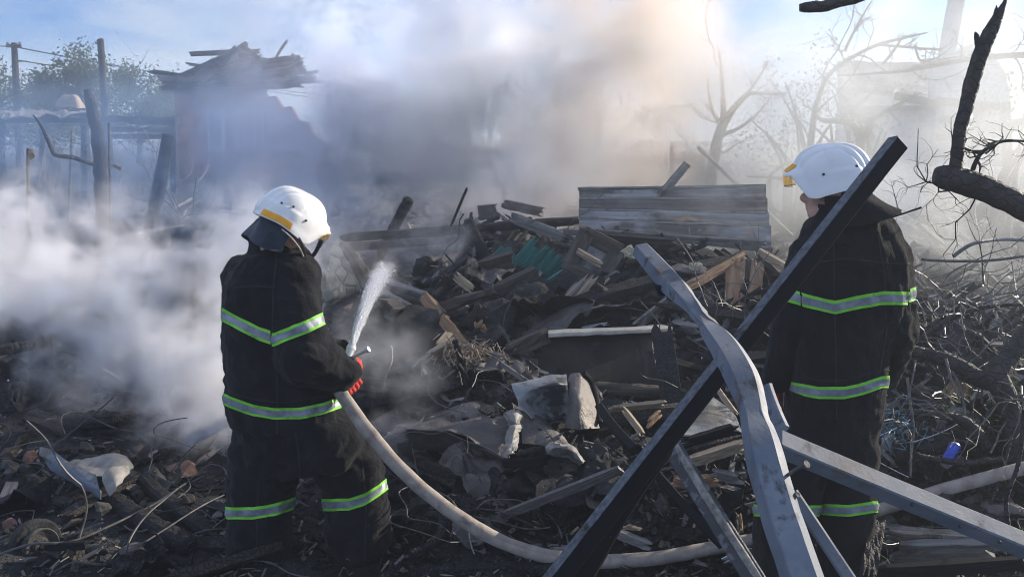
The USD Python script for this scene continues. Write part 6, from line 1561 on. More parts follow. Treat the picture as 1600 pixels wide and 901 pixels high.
def helmet(parent, R, c, a=0.128, b=0.158, top=0.158, sticker=None, visor=True):
    az = np.linspace(0, 2 * np.pi, 97)[:-1]
    s = np.linspace(0, 1, 34)
    zr = rim_height(az)
    front = np.exp(-(np.abs((az + np.pi) % (2 * np.pi) - np.pi) / 0.62) ** 4)

    def shell(scale, lip):
        th = s[:, None] * np.pi / 2
        hor = np.sin(th) ** 0.80
        vert = np.cos(th) ** 0.92
        x, y = a * scale * hor * np.sin(az)[None], b * scale * hor * np.cos(az)[None]
        z = zr[None] + (top * scale - zr[None]) * vert
        if lip:
            flare = sstep(0.86, 1.0, s)[:, None]
            x = x * (1 + 0.05 * flare); y = y * (1 + 0.045 * flare) + 0.042 * front[None] * sstep(0.80, 1, s)[:, None]
            crest = 0.012 * np.exp(-(x / 0.027) ** 8) * np.sin(np.clip(th * 1.15, 0, np.pi / 2 * 1.15)).clip(0, 1) * (s[:, None] < 0.93)
            groove = -0.0045 * np.exp(-((np.abs(x) - 0.06 - 0.25 * np.maximum(y, 0) ** 1.0 * 0) / 0.006) ** 2) * sstep(0.25, 0.4, s)[:, None] * sstep(0.9, 0.8, s)[:, None]
            band = 0.004 * sstep(0.70, 0.73, s)[:, None] * (y < 0.02) * (1 - sstep(0.0, 0.05, y + 0.02))
            aza = np.abs((az + np.pi) % (2 * np.pi) - np.pi)[None]
            groove = groove - 0.0032 * np.exp(-((aza - 1.15 - 1.1 * (s[:, None] - 0.3)) / 0.035) ** 2) * sstep(0.22, 0.34, s)[:, None] * sstep(0.72, 0.60, s)[:, None]
            n = np.stack([x / a ** 2, y / b ** 2, np.maximum(z, 0) / top ** 2], -1); n /= np.linalg.norm(n, axis=-1, keepdims=True) + 1e-9
            return np.stack([x, y, z], -1) + n * (crest + groove + band)[..., None]
        return np.stack([x, y, z], -1)
    outer, inner = shell(1, True), shell(0.95, False)
    k = len(az)

    def wrap(o, flip=False):
        n = len(o)
        i, j = np.meshgrid(np.arange(n - 1), np.arange(k), indexing='ij')
        q = np.stack([i * k + j, (i + 1) * k + j, (i + 1) * k + (j + 1) % k, i * k + (j + 1) % k], -1).reshape(-1, 4)
        return q[:, ::-1] if flip else q
    rim_in = outer[-1:] * np.array([0.965, 0.965, 1]) + np.array([0, 0, 0.002])
    o = np.concatenate([outer, rim_in])
    tr = lambda v: v.reshape(-1, 3) @ R.T + c
    put('helmet_shell', (tr(o), wrap(o)), HELMET, parent, smooth=45)
    put('helmet_liner', (tr(inner), wrap(inner)), BLACK_PLASTIC, parent, smooth=True)

    def on(azim, ss, off=0.0):
        i = ss * (len(s) - 1); i0 = int(min(i, len(s) - 2)); f = i - i0
        j = (azim % (2 * np.pi)) / (2 * np.pi) * k; j0 = int(j) % k; g = j - int(j)
        v = (outer[i0, j0] * (1 - g) + outer[i0, (j0 + 1) % k] * g) * (1 - f) + (outer[i0 + 1, j0] * (1 - g) + outer[i0 + 1, (j0 + 1) % k] * g) * f
        return (v + unit(v * np.array([1, 0.7, 0.2])) * off) @ R.T + c
    if sticker:
        a0, a1, s0, s1 = sticker
        g = np.array([[on(aa, ss, 0.0035) for aa in np.linspace(a0, a1, 14)] for ss in np.linspace(s0, s1, 4)])
        put('reflective_sticker', slab_from_grid(g, 0, 1, 1, 0.002), ORANGE, parent, smooth=40)
    for aa, ss in ((1.35, 0.74), (-1.35, 0.74), (2.3, 0.70), (-2.3, 0.70), (1.9, 0.66)):
        p0, p1 = on(aa, ss, 0.0), on(aa, ss, 0.006)
        put('helmet_screw', tube([p0, p1], [0.0055, 0.0045], 9), BLACK_PLASTIC, parent)
    if visor:
        aa = np.linspace(-0.72, 0.72, 15)
        g = np.array([[np.array([a * 1.03 * math.sin(q) * f, b * 1.1 * math.cos(q) * f + 0.03, zz]) @ R.T + c for q in aa] for zz, f in ((0.024, 1.0), (0.006, 1.0), (-0.018, 0.98))])
        AMBER = usdkit.material(stage, '/World/Looks/amber_visor', {'t': ('transparent_bsdf', {'color': (0.98, 0.87, 0.64)}), 'g': ('glossy_bsdf', {'color': (1, 0.95, 0.85), 'roughness': 0.08}), 'm': ('mix_closure', {'fac': 0.10})}, [('t.BSDF', 'm.closure1'), ('g.BSDF', 'm.closure2')], surface='m.closure')
        put('visor', slab_from_grid(g, 0, 1, 1, 0.002), AMBER, parent, smooth=40)
        put('visor_edge', tube([g[2][i] for i in range(15)], 0.0022, 5), PALE_METAL, parent)
    return on


def hand_mesh(R, c, curl, spread_=0.05, scale=1.0, thumb=0.7, side=1):
    """palm along y from the wrist at the origin, palm faces -z, thumb on the +x side times side; curl bends each of the three joints"""
    cs = []
    cs.append(chain([(0, -0.03, 0), (0, 0.01, 0)], [0.027, 0.03]))
    for x in (-0.03, -0.01, 0.01, 0.03):
        cs.append(cone((x * 0.7, 0.01, 0), (x, 0.085, 0), 0.017, 0.0145))
    fs = []
    for x, L, cu in ((0.032, 0.072, curl), (0.011, 0.08, curl * 1.02), (-0.011, 0.075, curl * 1.05), (-0.032, 0.06, curl * 1.1)):
        p, ang = np.array([x, 0.085, 0.0]), cu * 0.55
        pts = [p]
        for seg in (0.44, 0.32, 0.24):
            d = np.array([math.sin(spread_ * x / 0.03), math.cos(ang), -math.sin(ang)])
            p = p + unit(d) * L * seg * 1.15; pts.append(p); ang += cu
        fs.append((pts, [0.0128, 0.0122, 0.0112, 0.0098]))
    tp = [np.array([0.026, 0.022, -0.004]), np.array([0.054, 0.05, -0.018]), np.array([0.056 - 0.02 * thumb, 0.078, -0.045 * thumb - 0.01]), np.array([0.045 - 0.03 * thumb, 0.092, -0.065 * thumb - 0.01])]
    fs.append((tp, [0.0165, 0.0145, 0.0128, 0.0105]))

    def f(p):
        q = p * np.array([side, 1, 1])
        d = cs[0](q)
        for g in cs[1:]:
            d = smin(d, g(q), 0.014)
        for pts, rr in fs:
            e = [cone(pts[i], pts[i + 1], rr[i], rr[i + 1])(q) for i in range(len(pts) - 1)]
            g = e[0]
            for x in e[1:]:
                g = smin(g, x, 0.004)
            d = smin(d, g, 0.0035)
        return d
    m = surface_net(f, np.array([-0.085, -0.07, -0.13]), np.array([0.085, 0.20, 0.06]), 0.0042)
    v = np.array(m.vertices) * scale
    v = v + m.vertex_normals * (0.0012 * (meshkit.fbm(v * 90, 2, 4) - 0.5) * 2)[:, None]
    return trimesh.Trimesh(v @ R.T + c, m.faces, process=False)


def axes(fwd, upv):
    """a frame with y along fwd, z near upv"""
    y = unit(fwd); z = unit(np.asarray(upv, float) - y * (np.asarray(upv, float) @ y))
    return np.stack([np.cross(y, z), y, z], 1)


def px_field(m, line_):
    """pixels below the line, in the photograph"""
    x, y = proj(np.array(m.vertices))
    l = np.array(line_, float)
    return y - np.interp(x, l[:, 0], l[:, 1])


def boot(parent, ankle, heading):
    fw = np.array([math.sin(heading), math.cos(heading), 0])
    a = np.asarray(ankle, float)
    m = surface_net(lambda p: smin(smin(cone(a + (0, 0, 0.12), a + (0, 0, 0.0), 0.062, 0.056)(p), cone(a - fw * 0.02 + (0, 0, -0.045), a + fw * 0.15 + (0, 0, -0.055), 0.047, 0.043)(p), 0.04), cone(a + fw * 0.03, a + fw * 0.12 + (0, 0, -0.04), 0.05, 0.042)(p), 0.04), a - 0.26, a + 0.26, 0.012)
    b = put('boot', m, BLACK_PLASTIC, parent, smooth=True)
    so = surface_net(lambda p: np.maximum(cone(a - fw * 0.02 + (0, 0, -0.07), a + fw * 0.155 + (0, 0, -0.07), 0.052, 0.048)(p), np.abs(p[:, 2] - a[2] + 0.085) - 0.014), a - 0.26, a + 0.26, 0.012)
    put('sole', so, STONE_SOOT, b, smooth=40)


# ---------------------------------------------------------------- left fireman, with the hose
L = thing('person', 'fireman in black with lime stripes and white helmet, holding the spraying hose', 'person', None)
LY = 4.0
sc = ppm(430, 550, LY)
hh = math.radians(58)
RL = rot_zx(hh, math.radians(27), math.radians(-2))
LC = P(449, 352, LY + 0.03)
torso_rows = [(388, 405, 462), (400, 385, 474), (413, 371, 484), (430, 358, 489), (455, 351, 491), (500, 350, 492), (540, 353, 498), (580, 357, 507), (620, 361, 522), (645, 364, 529), (657, 366, 530)]
torso = stack(torso_rows, LY, [(388, 0.05, 0.11), (413, 0.06, 0.17), (460, 0.05, 0.21), (540, 0.03, 0.215), (620, 0.0, 0.205), (657, 0.0, 0.2)])
sh, el, wr = P(456, 436, LY - 0.03), P(474, 556, LY - 0.15), P(532, 582, LY - 0.055)
arm_r = [(cone(sh, el, 0.105, 0.112), 1), (cone(el, wr, 0.108, 0.082), 2)]
sh2, el2, wr2 = P(400, 440, LY + 0.2), P(470, 560, LY + 0.32), P(526, 556, LY + 0.14)
arm_l = [(cone(sh2, el2, 0.1, 0.09), 3), (cone(el2, wr2, 0.09, 0.066), 3)]
tb = bounds_of([P(348, 380, LY), P(535, 660, LY)], 0.24)
prims = [(torso, 0, *tb), (arm_r[0][0], 1, *bounds_of([sh, el], 0.13)), (arm_r[1][0], 2, *bounds_of([el, wr], 0.12)), (arm_l[0][0], 3, *bounds_of([sh2, el2], 0.11)), (arm_l[1][0], 3, *bounds_of([el2, wr2], 0.1)),
         (cone(P(380, 432, LY + 0.12), P(462, 428, LY + 0.02), 0.09, 0.1), 0, *bounds_of([P(380, 432, LY + 0.12)], 0.1))]


def folds_left(v, lab):
    x, y = proj(v)
    q = np.stack([v[:, 0] * 9 + 2.2 * v[:, 2], v[:, 1] * 9, v[:, 2] * 2.2], -1)
    d = 0.016 * (ridged(q + 3.1, 4, 2) - 0.3)
    q2 = np.stack([v[:, 0] * 5 - v[:, 2] * 7, v[:, 1] * 5, v[:, 2] * 9 + v[:, 0] * 6], -1)
    elbow = np.exp(-((x - 500) / 45) ** 2 - ((y - 565) / 45) ** 2)
    hem = np.exp(-((y - 640) / 28) ** 2)
    d = d + (0.012 + 0.022 * elbow) * (ridged(q2, 3, 7) - 0.35) + 0.006 * hem * np.sin(v[:, 0] * 40 + v[:, 1] * 30)
    q3 = v * 15.0
    return d + 0.006 * (meshkit.fbm(q3, 3, 5) - 0.5)


jm, jl = cloth(prims, 0.035, 0.0115, folds_left)
jk = put('jacket', jm, FABRIC, L, smooth=True)
half = 10.5
tape(jm, px_field(jm, [(300, 478), (350, 492), (375, 506), (405, 521), (432, 530), (600, 534)]), half, jk, jl == 0)
# band round the upper arm follows the arm's own direction
vj = np.array(jm.vertices)
t_arm = px_field(jm, [(380, 536), (430, 530), (455, 520), (480, 510), (512, 494), (540, 478)])
tape(jm, t_arm, half, jk, jl == 1)
tape(jm, px_field(jm, [(330, 614), (362, 628), (395, 640), (430, 646), (470, 645), (505, 638), (532, 628)]), 9.0, jk, jl == 0)


def seam(m, field, half, parent, keep=None):
    r = clip_band(m, field, -half, half, keep)
    if r is not None:
        V, N, F = r
        put('seam', (V + N / (np.linalg.norm(N, axis=1, keepdims=True) + 1e-9) * 0.003, F), FABRIC_SEAM, parent, smooth=True)


def px_across(m, line_):
    x, y = proj(np.array(m.vertices)); l = np.array(line_, float)
    return x - np.interp(y, l[:, 1], l[:, 0])


behind = lambda m, Y: np.array(m.vertices)[:, 1] < Y
seam(jm, px_field(jm, [(340, 452), (390, 447), (430, 449), (500, 440)]), 1.1, jk, (jl == 0) & behind(jm, LY))
seam(jm, px_across(jm, [(432, 410), (427, 450), (426, 520), (433, 560)]), 1.1, jk, (jl <= 1) & behind(jm, LY))
seam(jm, px_field(jm, [(340, 607), (400, 624), (440, 629), (520, 616)]), 0.9, jk, (jl == 0) & behind(jm, LY))
# cuff
cu = put('cuff', surface_net(lambda p: np.maximum(cone(wr - unit(wr - el) * 0.07, wr + unit(wr - el) * 0.015, 0.088, 0.078)(p), -cone(wr - unit(wr - el) * 0.02, wr + unit(wr - el) * 0.16, 0.064, 0.064)(p)), wr - 0.2, wr + 0.2, 0.011), FABRIC, L, smooth=True)
# trousers
legs = {}
Lf, Rf = P(403, 888, LY - 0.03), P(560, 862, LY + 0.1)
pr = [(stack([(640, 372, 526), (660, 371, 552), (680, 370, 563), (700, 369, 565), (722, 372, 560)], LY, [(640, 0.0, 0.18), (722, 0.0, 0.17)]), 0, *bounds_of([P(370, 640, LY), P(560, 722, LY)], 0.2)),
      (stack([(690, 368, 458), (717, 366, 464), (754, 361, 460), (790, 359, 456), (827, 359, 452), (864, 359, 449), (905, 362, 446)], LY, [(690, -0.01, 0.15), (790, 0.0, 0.135), (905, 0.0, 0.125)]), 1, *bounds_of([P(360, 690, LY), P(460, 905, LY)], 0.16)),
      (stack([(665, 452, 560), (690, 462, 575), (717, 474, 586), (746, 497, 596), (780, 506, 601), (812, 509, 605), (845, 510, 607), (868, 514, 598), (880, 520, 592)], LY + 0.05, [(665, 0.0, 0.15), (780, 0.03, 0.14), (880, 0.05, 0.125)]), 2, *bounds_of([P(452, 665, LY), P(608, 880, LY)], 0.2))]


def folds_trousers(v, lab):
    q = np.stack([v[:, 0] * 8 + 3 * v[:, 2], v[:, 1] * 8, v[:, 2] * 3], -1)
    q2 = np.stack([v[:, 0] * 4 + v[:, 2] * 9, v[:, 1] * 6, v[:, 2] * 8 - v[:, 0] * 9], -1)
    x, y = proj(v)
    knee = np.exp(-((y - 730) / 40) ** 2) + 1.2 * np.exp(-((y - 870) / 30) ** 2)
    return 0.014 * (ridged(q, 3, 12) - 0.3) + (0.011 + 0.012 * knee) * (ridged(q2, 3, 17) - 0.35) + 0.005 * (meshkit.fbm(v * 15, 3, 8) - 0.5)


tm, tl = cloth(pr, 0.03, 0.0115, folds_trousers)
tr_ = put('trousers', tm, FABRIC, L, smooth=True)
tape(tm, px_field(tm, [(330, 796), (358, 801), (395, 801), (430, 795), (457, 786), (480, 780)]), 9.5, tr_, tl == 1)
seam(tm, px_across(tm, [(540, 660), (566, 720), (572, 790), (570, 860)]), 1.0, tr_, (tl == 2) & behind(tm, LY + 0.05))
seam(tm, px_across(tm, [(412, 660), (404, 740), (400, 890)]), 1.0, tr_, (tl == 1) & behind(tm, LY))
seam(tm, px_across(tm, [(458, 650), (466, 700), (468, 720)]), 1.0, tr_, behind(tm, LY))
tape(tm, px_field(tm, [(490, 787), (507, 788), (545, 787), (570, 779), (590, 766), (605, 755)]), 9.5, tr_, tl == 2)
boot(L, np.array([Lf[0], Lf[1], max(Lf[2], 0.1)]), 0.3); boot(L, np.array([Rf[0], Rf[1], float(ground_z(Rf[0], Rf[1])) + 0.1]), 1.0)
# body under the clothes: one continuous surface of trunk and limbs ending in head
bm = surface_net(lambda p: smin(smin(cone(P(440, 440, LY + 0.06), P(440, 640, LY), 0.08, 0.12)(p), smin(cone(P(430, 650, LY), Lf, 0.075, 0.045)(p), cone(P(490, 660, LY), Rf, 0.075, 0.045)(p), 0.03), 0.05), smin(smin(cone(sh, el, 0.055, 0.045)(p), cone(el, wr, 0.045, 0.03)(p), 0.02), smin(cone(sh2, el2, 0.055, 0.045)(p), cone(el2, wr2, 0.045, 0.03)(p), 0.02), 0.02), 0.04), np.array([-1.6, 3.6, -0.05]), np.array([-0.5, 4.6, 1.75]), 0.02)
put('body', join([bm, head_mesh(RL, LC)]), SKIN, L, smooth=True)
face_bits(RL, LC, L)
helmet(L, RL, LC + RL @ np.array([0, 0, 0.022]), a=0.122, b=0.151, top=0.15, sticker=(1.72, 2.72, 0.895, 0.982))
# neck curtain flaring out behind the helmet
nb = lambda azd, r, z: np.array([r * 0.9 * math.sin(math.radians(azd)), r * math.cos(math.radians(azd)), z]) @ RL.T + LC
g = np.array([[nb(a_, 0.126 + 0.032 * f ** 1.4 + 0.010 * math.sin(a_ * 0.09 + 2 * f), -0.012 - 0.115 * f - 0.010 * math.sin(a_ * 0.06) * f) for a_ in np.linspace(96, 250, 26)] for f in np.linspace(0, 1, 10)])
put('neck_curtain', slab_from_grid(g, 0.006, 9, 5, 0.006), FABRIC_BLUE, L, smooth=50)
# collar
ctr = P(431, 387, LY + 0.06)
g = np.array([[ctr + np.array([math.cos(a_) * r_, math.sin(a_) * r_ * 0.95, z_ + 0.012 * math.sin(a_ * 2)]) for a_ in np.linspace(0, 2 * np.pi, 30)] for r_, z_ in ((0.13, -0.09), (0.118, -0.01), (0.106, 0.06), (0.108, 0.095))])
put('collar', slab_from_grid(g, 0.01, 9, 6, 0.012), FABRIC, L, smooth=50)
# chin strap
st0 = [nb(72, 0.14, -0.035), nb(60, 0.15, -0.07), nb(38, 0.15, -0.11), nb(12, 0.135, -0.14)]
put('chin_strap', tube([nb(78, 0.135, -0.03), *st0[1:]], [0.007, 0.008, 0.008, 0.01], 7, n=16), BLACK_PLASTIC, L)
put('chin_strap', tube([nb(30, 0.17, 0.0), nb(22, 0.165, -0.06), nb(12, 0.14, -0.135)], [0.012, 0.009, 0.008], 7, n=12), BLACK_PLASTIC, L)
put('strap_buckle', chunk_mesh((0.03, 0.03, 0.026), 3, 20), BLACK_PLASTIC, L, frame=(RL, nb(12, 0.142, -0.145)))
put('strap_rim', tube([nb(112, 0.155, -0.03), nb(88, 0.15, -0.05), nb(64, 0.155, -0.085), nb(40, 0.155, -0.12)], 0.004, 6, n=16), PALE_METAL, L)
# gloved hands on the hose and nozzle
hd_ = unit(P(528, 606, 3.92) - P(548, 546, 4.06))
pm = P(541, 592, 3.965)
put('glove', hand_mesh(axes(np.array([0.55, 0.25, -0.75]), np.array([0.55, -0.75, 0.3])), P(530, 577, LY - 0.035), 0.75, 0.04, 1.06, 0.9, -1), GLOVE, L, smooth=True)
put('glove', hand_mesh(axes(np.array([0.9, -0.25, -0.15]), np.array([0.1, 0.25, 0.95])), P(524, 553, LY + 0.12), 0.62, 0.04, 1.0, 0.8, 1), GLOVE, L, smooth=True)

# ---------------------------------------------------------------- right fireman, looking left
Rp = thing('person', 'fireman in black and white helmet standing behind the steel beams, looking left', 'person', None)
RY = 3.5
sc = ppm(1310, 500, RY)
RR = rot_zx(math.radians(-68), math.radians(3), 0.0)
RC = P(1303, 299, RY)
rows = [(332, 1290, 1362), (346, 1272, 1376), (360, 1264, 1390), (378, 1258, 1402), (410, 1252, 1411), (450, 1246, 1408), (500, 1244, 1392), (550, 1240, 1380), (590, 1238, 1376), (618, 1240, 1375), (634, 1242, 1373)]
torso = stack(rows, RY, [(332, 0.02, 0.1), (360, 0.02, 0.14), (410, 0.01, 0.165), (500, 0.0, 0.17), (634, 0.0, 0.17)])
sh, el, wr = P(1384, 400, RY + 0.02), P(1398, 518, RY - 0.02), P(1380, 590, RY + 0.16)
sh2, el2, wr2 = P(1268, 400, RY + 0.03), P(1240, 508, RY + 0.02), P(1216, 590, RY + 0.06)
prims = [(torso, 0, *bounds_of([P(1230, 330, RY), P(1415, 640, RY)], 0.2)), (cone(sh, el, 0.084, 0.08), 1, *bounds_of([sh, el], 0.1)), (cone(el, wr, 0.08, 0.058), 2, *bounds_of([el, wr], 0.1)),
         (cone(sh2, el2, 0.085, 0.078), 3, *bounds_of([sh2, el2], 0.1)), (cone(el2, wr2, 0.076, 0.058), 4, *bounds_of([el2, wr2], 0.1)),
         (cone(P(1290, 372, RY + 0.02), P(1366, 372, RY + 0.02), 0.09, 0.09), 0, *bounds_of([P(1330, 372, RY)], 0.1))]


def folds_right(v, lab):
    x, y = proj(v)
    q = np.stack([v[:, 0] * 13 + 1.2 * v[:, 2], v[:, 1] * 9, v[:, 2] * 1.5], -1)
    shoulder = np.exp(-((x - 1375) / 50) ** 2 - ((y - 410) / 70) ** 2)
    d = (0.009 + 0.016 * shoulder) * (ridged(q, 3, 31) - 0.3)
    q2 = np.stack([v[:, 0] * 7 - v[:, 2] * 4, v[:, 1] * 6, v[:, 2] * 9 + v[:, 0] * 7], -1)
    elbow = np.exp(-((x - 1412) / 35) ** 2 - ((y - 495) / 40) ** 2)
    return d + (0.009 + 0.018 * elbow) * (ridged(q2, 3, 37) - 0.35) + 0.006 * (meshkit.fbm(v * 15, 3, 6) - 0.5)


jm, jl = cloth(prims, 0.018, 0.0105, folds_right)
jk = put('jacket', jm, FABRIC, Rp, smooth=True)
chest = [(1180, 448), (1222, 458), (1262, 470), (1305, 480), (1340, 472), (1380, 465), (1420, 466), (1450, 470)]
tape(jm, px_field(jm, chest), 10.5, jk, jl == 0)
tape(jm, px_field(jm, [(1360, 470), (1400, 468), (1420, 462), (1440, 455)]), 10.5, jk, jl == 1)
tape(jm, px_field(jm, [(1180, 450), (1222, 458), (1262, 470)]), 10.5, jk, jl == 3)
tape(jm, px_field(jm, [(1225, 600), (1240, 606), (1280, 613), (1320, 613), (1350, 606), (1378, 596)]), 9.5, jk, jl == 0)
seam(jm, px_field(jm, [(1240, 415), (1320, 404), (1400, 412)]), 1.1, jk, (jl == 0) & behind(jm, RY))
seam(jm, px_across(jm, [(1303, 400), (1305, 500), (1307, 630)]), 1.0, jk, (jl == 0) & behind(jm, RY))
seam(jm, px_across(jm, [(1372, 370), (1382, 430), (1384, 520), (1374, 580)]), 1.1, jk, (jl <= 1) & behind(jm, RY))
seam(jm, px_field(jm, [(1235, 585), (1280, 594), (1320, 594), (1376, 578)]), 0.9, jk, (jl == 0) & behind(jm, RY))
pr = [(stack([(610, 1236, 1372), (640, 1232, 1372), (680, 1222, 1366), (720, 1214, 1362)], RY, [(610, 0.0, 0.16), (720, 0.0, 0.15)]), 0, *bounds_of([P(1214, 610, RY), P(1372, 720, RY)], 0.18)),
      (stack([(690, 1214, 1296), (740, 1200, 1284), (800, 1184, 1272), (860, 1180, 1264), (930, 1178, 1258), (960, 1180, 1256)], RY, [(690, 0.0, 0.14), (800, 0.0, 0.12), (960, 0.0, 0.11)]), 1, *bounds_of([P(1178, 690, RY), P(1296, 960, RY)], 0.15)),
      (stack([(690, 1282, 1364), (740, 1284, 1361), (800, 1284, 1360), (860, 1283, 1359), (930, 1284, 1358), (955, 1286, 1356)], RY, [(690, 0.0, 0.14), (800, 0.0, 0.12), (955, 0.0, 0.11)]), 2, *bounds_of([P(1282, 690, RY), P(1364, 955, RY)], 0.15))]
tm, tl = cloth(pr, 0.03, 0.0115, lambda v, lab: folds_trousers(v + 5.3, lab) * 0.8)
tr_ = put('trousers', tm, FABRIC, Rp, smooth=True)
tape(tm, px_field(tm, [(1270, 792), (1290, 795), (1325, 797), (1362, 791)]), 9.0, tr_, tl == 2)
tape(tm, px_field(tm, [(1160, 794), (1184, 797), (1220, 800), (1275, 797)]), 9.0, tr_, tl == 1)
fl_, fr_ = P(1218, 955, RY), P(1320, 950, RY)
for f_ in (fl_, fr_):
    boot(Rp, np.array([f_[0], f_[1], float(ground_z(f_[0], f_[1])) + 0.1]), -0.4)
bm = surface_net(lambda p: smin(smin(cone(P(1322, 360, RY), P(1305, 630, RY), 0.09, 0.11)(p), smin(cone(P(1265, 640, RY), fl_, 0.075, 0.045)(p), cone(P(1325, 640, RY), fr_, 0.075, 0.045)(p), 0.03), 0.05), smin(smin(cone(sh, el, 0.05, 0.042)(p), cone(el, wr, 0.042, 0.03)(p), 0.02), smin(cone(sh2, el2, 0.05, 0.042)(p), cone(el2, wr2, 0.042, 0.03)(p), 0.02), 0.02), 0.04), np.array([0.85, 3.1, 0.1]), np.array([1.75, 3.95, 1.85]), 0.02)
put('body', join([bm, head_mesh(RR, RC)]), SKIN, Rp, smooth=True)
face_bits(RR, RC, Rp)
helmet(Rp, RR, RC + RR @ np.array([0, 0.004, 0.046]), a=0.114, b=0.143, top=0.142, sticker=(-0.32, 0.32, 0.80, 0.93))
nb = lambda azd, r, z: np.array([r * 0.86 * math.sin(math.radians(azd)), r * math.cos(math.radians(azd)), z]) @ RR.T + RC
g = np.array([[nb(a_, 0.13 + 0.115 * f ** 1.3 * math.exp(-((a_ - 180) / 60) ** 2) + 0.006 * math.sin(a_ * 0.12 + 3 * f), -0.012 - 0.12 * f + 0.05 * f * math.exp(-((a_ - 180) / 40) ** 2)) for a_ in np.linspace(78, 282, 30)] for f in np.linspace(0, 1, 10)])
put('neck_curtain', slab_from_grid(g, 0.006, 9, 15, 0.007), FABRIC, Rp, smooth=50)
ctr = P(1318, 352, RY + 0.0)
g = np.array([[ctr + np.array([math.cos(a_) * r_ * 1.05, math.sin(a_) * r_, z_ + 0.03 * max(0, -math.cos(a_)) ** 3]) for a_ in np.linspace(0, 2 * np.pi, 30)] for r_, z_ in ((0.135, -0.06), (0.12, -0.01), (0.108, 0.04), (0.115, 0.062))])
put('collar', slab_from_grid(g, 0.012, 9, 16, 0.012), FABRIC, Rp, smooth=50)
put('glove', hand_mesh(axes(np.array([-0.15, 0.35, -0.92]), np.array([-0.8, -0.6, 0.0])), P(1213, 592, RY + 0.07), 0.45, 0.05, 1.05, 0.5, 1), GLOVE, Rp, smooth=True)
put('glove', hand_mesh(axes(np.array([-0.25, 0.45, -0.85]), np.array([0.9, -0.2, -0.3])), P(1380, 586, RY + 0.15), 0.55, 0.05, 1.05, 0.6, -1), GLOVE, Rp, smooth=True)
# ================================================================ smoke and haze
def smoke_mat(name, ext, edge, core, scale, lo, hi, aniso=0.2, soft=0.15, detail=2.0, rough=0.6, erode=0.3):
    """ext: extinction per metre where thickest. The renderer follows light through smoke for one bounce only, so the albedo
    (edge at the rim, core in the middle, above 1) stands for the light that real smoke passes on from puff to puff."""
    return usdkit.material(stage, f'/World/Looks/{name}', {
        'tc': ('texture_coordinate', {}), 'geo': ('geometry', {}), 'len': ('vector_math', {'math_type': 'length'}),
        'n': ('noise_texture', {'scale': scale, 'detail': detail, 'roughness': rough}),
        'er': ('math', {'math_type': 'multiply_add', 'value2': erode}),
        'nm': ('map_range', {'from_min': lo + erode, 'from_max': hi + erode, 'to_min': 0.0, 'to_max': ext, 'clamp': True}),
        'f': ('map_range', {'range_type': 'smoothstep', 'from_min': 1.0, 'from_max': soft, 'to_min': 0, 'to_max': 1, 'clamp': True}),
        'mul': ('math', {'math_type': 'multiply'}),
        'alb': ('mix_vector', {'a': edge, 'b': core, 'use_clamp': True}),
        'inv': ('vector_math', {'math_type': 'subtract', 'vector1': (1, 1, 1)}),
        's': ('vector_math', {'math_type': 'scale'}), 'a': ('vector_math', {'math_type': 'scale'}),
        'v': ('volume_coefficients', {'anisotropy': aniso, 'emission_coeffs': (0, 0, 0)})},
        [('tc.object', 'len.vector1'), ('geo.position', 'n.vector'), ('f.result', 'er.value1'), ('n.fac', 'er.value3'), ('er.value', 'nm.value'), ('len.value', 'f.value'), ('nm.result', 'mul.value1'), ('f.result', 'mul.value2'),
         ('f.result', 'alb.fac'), ('alb.result', 'inv.vector2'), ('alb.result', 's.vector1'), ('inv.vector', 'a.vector1'),
         ('mul.value', 's.scale'), ('mul.value', 'a.scale'), ('s.vector', 'v.scatter_coeffs'), ('a.vector', 'v.absorption_coeffs')], volume='v.volume')


BALL = trimesh.creation.icosphere(2, 1.0)


def puffs(name, label, items):
    t = thing(name, label, 'smoke', None, 'stuff')
    for material, px, py, Y, rx, ry, rz in items:
        m = usdkit.mesh(stage, numbered(str(t.GetPath()), 'puff'), BALL, material)
        c = P(px, py, Y)
        m.AddTranslateOp().Set(tuple(map(float, c))); m.AddScaleOp().Set((rx, ry, rz))


WHITE = smoke_mat('white_smoke', 4.2, (1.35, 1.34, 1.38), (2.7, 2.64, 2.66), 1.9, 0.40, 0.58, 0.15, 0.0, detail=4.5, rough=0.68, erode=0.15)
STEAM = smoke_mat('steam', 2.0, (1.2, 1.22, 1.28), (1.7, 1.72, 1.8), 2.6, 0.40, 0.64, 0.2, 0.0, detail=3.0, erode=0.14)
MIST = smoke_mat('spray_mist', 1.6, (1.4, 1.42, 1.45), (2.0, 2.05, 2.1), 7.0, 0.36, 0.66, 0.2, 0.0, erode=0.15)
LAVENDER = smoke_mat('lavender_smoke', 1.9, (0.65, 0.66, 0.75), (3.4, 3.35, 3.65), 1.0, 0.38, 0.60, 0.2, 0.0, detail=3.5, rough=0.64, erode=0.13)
GREY = smoke_mat('grey_smoke', 2.2, (0.6, 0.57, 0.56), (4.2, 3.9, 3.7), 1.0, 0.36, 0.60, 0.2, 0.0, detail=3.5, rough=0.64, erode=0.12)
TAN = smoke_mat('tan_smoke', 1.6, (0.7, 0.54, 0.40), (2.6, 2.0, 1.45), 0.9, 0.33, 0.60, 0.2, 0.05, detail=3.0, erode=0.1)
LOW = smoke_mat('low_smoke', 1.9, (0.85, 0.92, 1.12), (2.9, 3.0, 3.5), 1.1, 0.35, 0.62, 0.2, 0.05, detail=3.0, rough=0.64, erode=0.12)
WARM_LOW = smoke_mat('warm_low_smoke', 1.7, (1.0, 0.98, 0.97), (4.1, 3.9, 3.8), 1.1, 0.35, 0.62, 0.2, 0.05, detail=3.0, rough=0.64, erode=0.12)
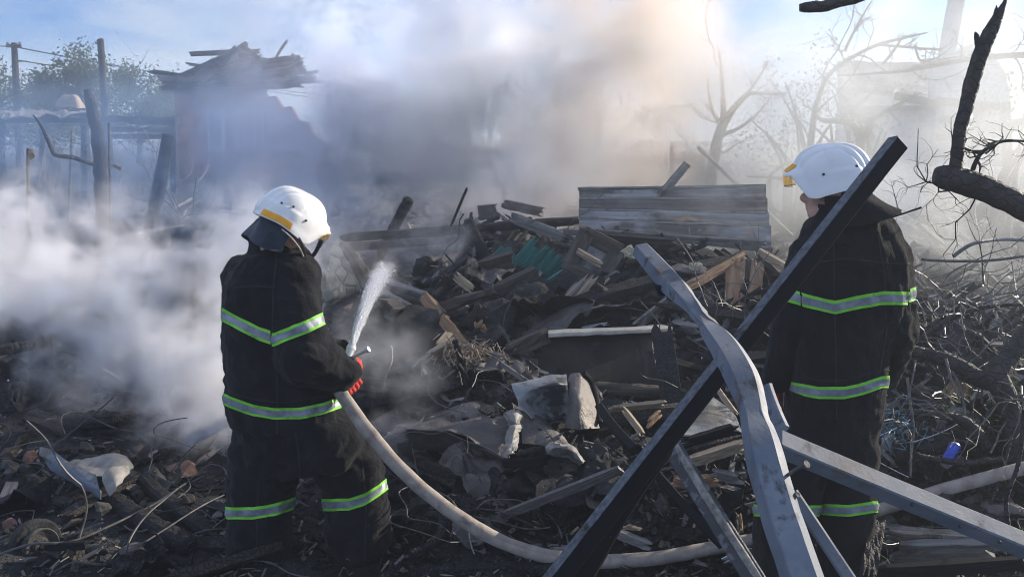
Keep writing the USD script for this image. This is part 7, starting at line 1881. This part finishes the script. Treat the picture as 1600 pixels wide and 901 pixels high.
BLUE = smoke_mat('blue_smoke', 0.22, (0.42, 0.66, 1.1), (0.55, 0.85, 1.4), 0.9, 0.36, 0.64, 0.1, 0.2, erode=0.1)
SUNNY = smoke_mat('sunlit_smoke', 0.55, (1.0, 1.02, 1.0), (1.4, 1.43, 1.41), 0.9, 0.36, 0.60, 0.3, 0.15, erode=0.1)
puffs('white_smoke', 'dense white smoke rolling over the ground behind the left fireman', [
    (WHITE, 318, 620, 5.3, 1.05, 0.65, 1.3), (WHITE, 190, 480, 5.9, 1.5, 0.75, 1.15), (WHITE, 30, 390, 6.8, 1.5, 0.75, 0.95), (WHITE, 400, 420, 6.4, 1.2, 0.6, 0.9)])
puffs('hose_smoke', 'thin smoke and steam drifting around the water jet', [(STEAM, 595, 610, 5.0, 0.6, 0.4, 0.95), (STEAM, 690, 380, 7.6, 0.75, 0.45, 0.5)])
puffs('spray_mist', 'fine mist at the end of the water jet', [(MIST, 601, 430, 5.6, 0.24, 0.2, 0.26), (MIST, 583, 475, 5.0, 0.11, 0.2, 0.2)])
puffs('smoke_column', 'broad grey and tan smoke column rising behind the heap', [
    (LOW, 480, 250, 10.8, 2.0, 1.3, 2.0), (WARM_LOW, 800, 270, 10.9, 2.4, 1.1, 1.1), (LAVENDER, 590, 130, 11.3, 2.3, 1.6, 3.0), (GREY, 820, 170, 11.8, 2.9, 1.7, 3.0), (TAN, 990, 90, 12.0, 2.2, 1.7, 3.1)])
puffs('blue_smoke', 'thin blue smoke hanging over the burnt ground at the left', [(BLUE, 230, 250, 12, 5.5, 3.6, 2.5)])
puffs('sunlit_smoke', 'thin sunlit smoke drifting over the rubble at the right', [(SUNNY, 1340, 210, 9.4, 4.4, 2.9, 3.0)])
hz = box_between(-90, 90, -8, 110, -1.5, 11)
HAZE = usdkit.material(stage, '/World/Looks/haze', {'v': ('principled_volume', {'color': (0.82, 0.9, 1.0), 'density': 0.004, 'anisotropy': 0.3})}, [], volume='v.volume')
put('haze', hz, HAZE, kind='stuff', label='thin smoky haze filling the air over the whole yard')
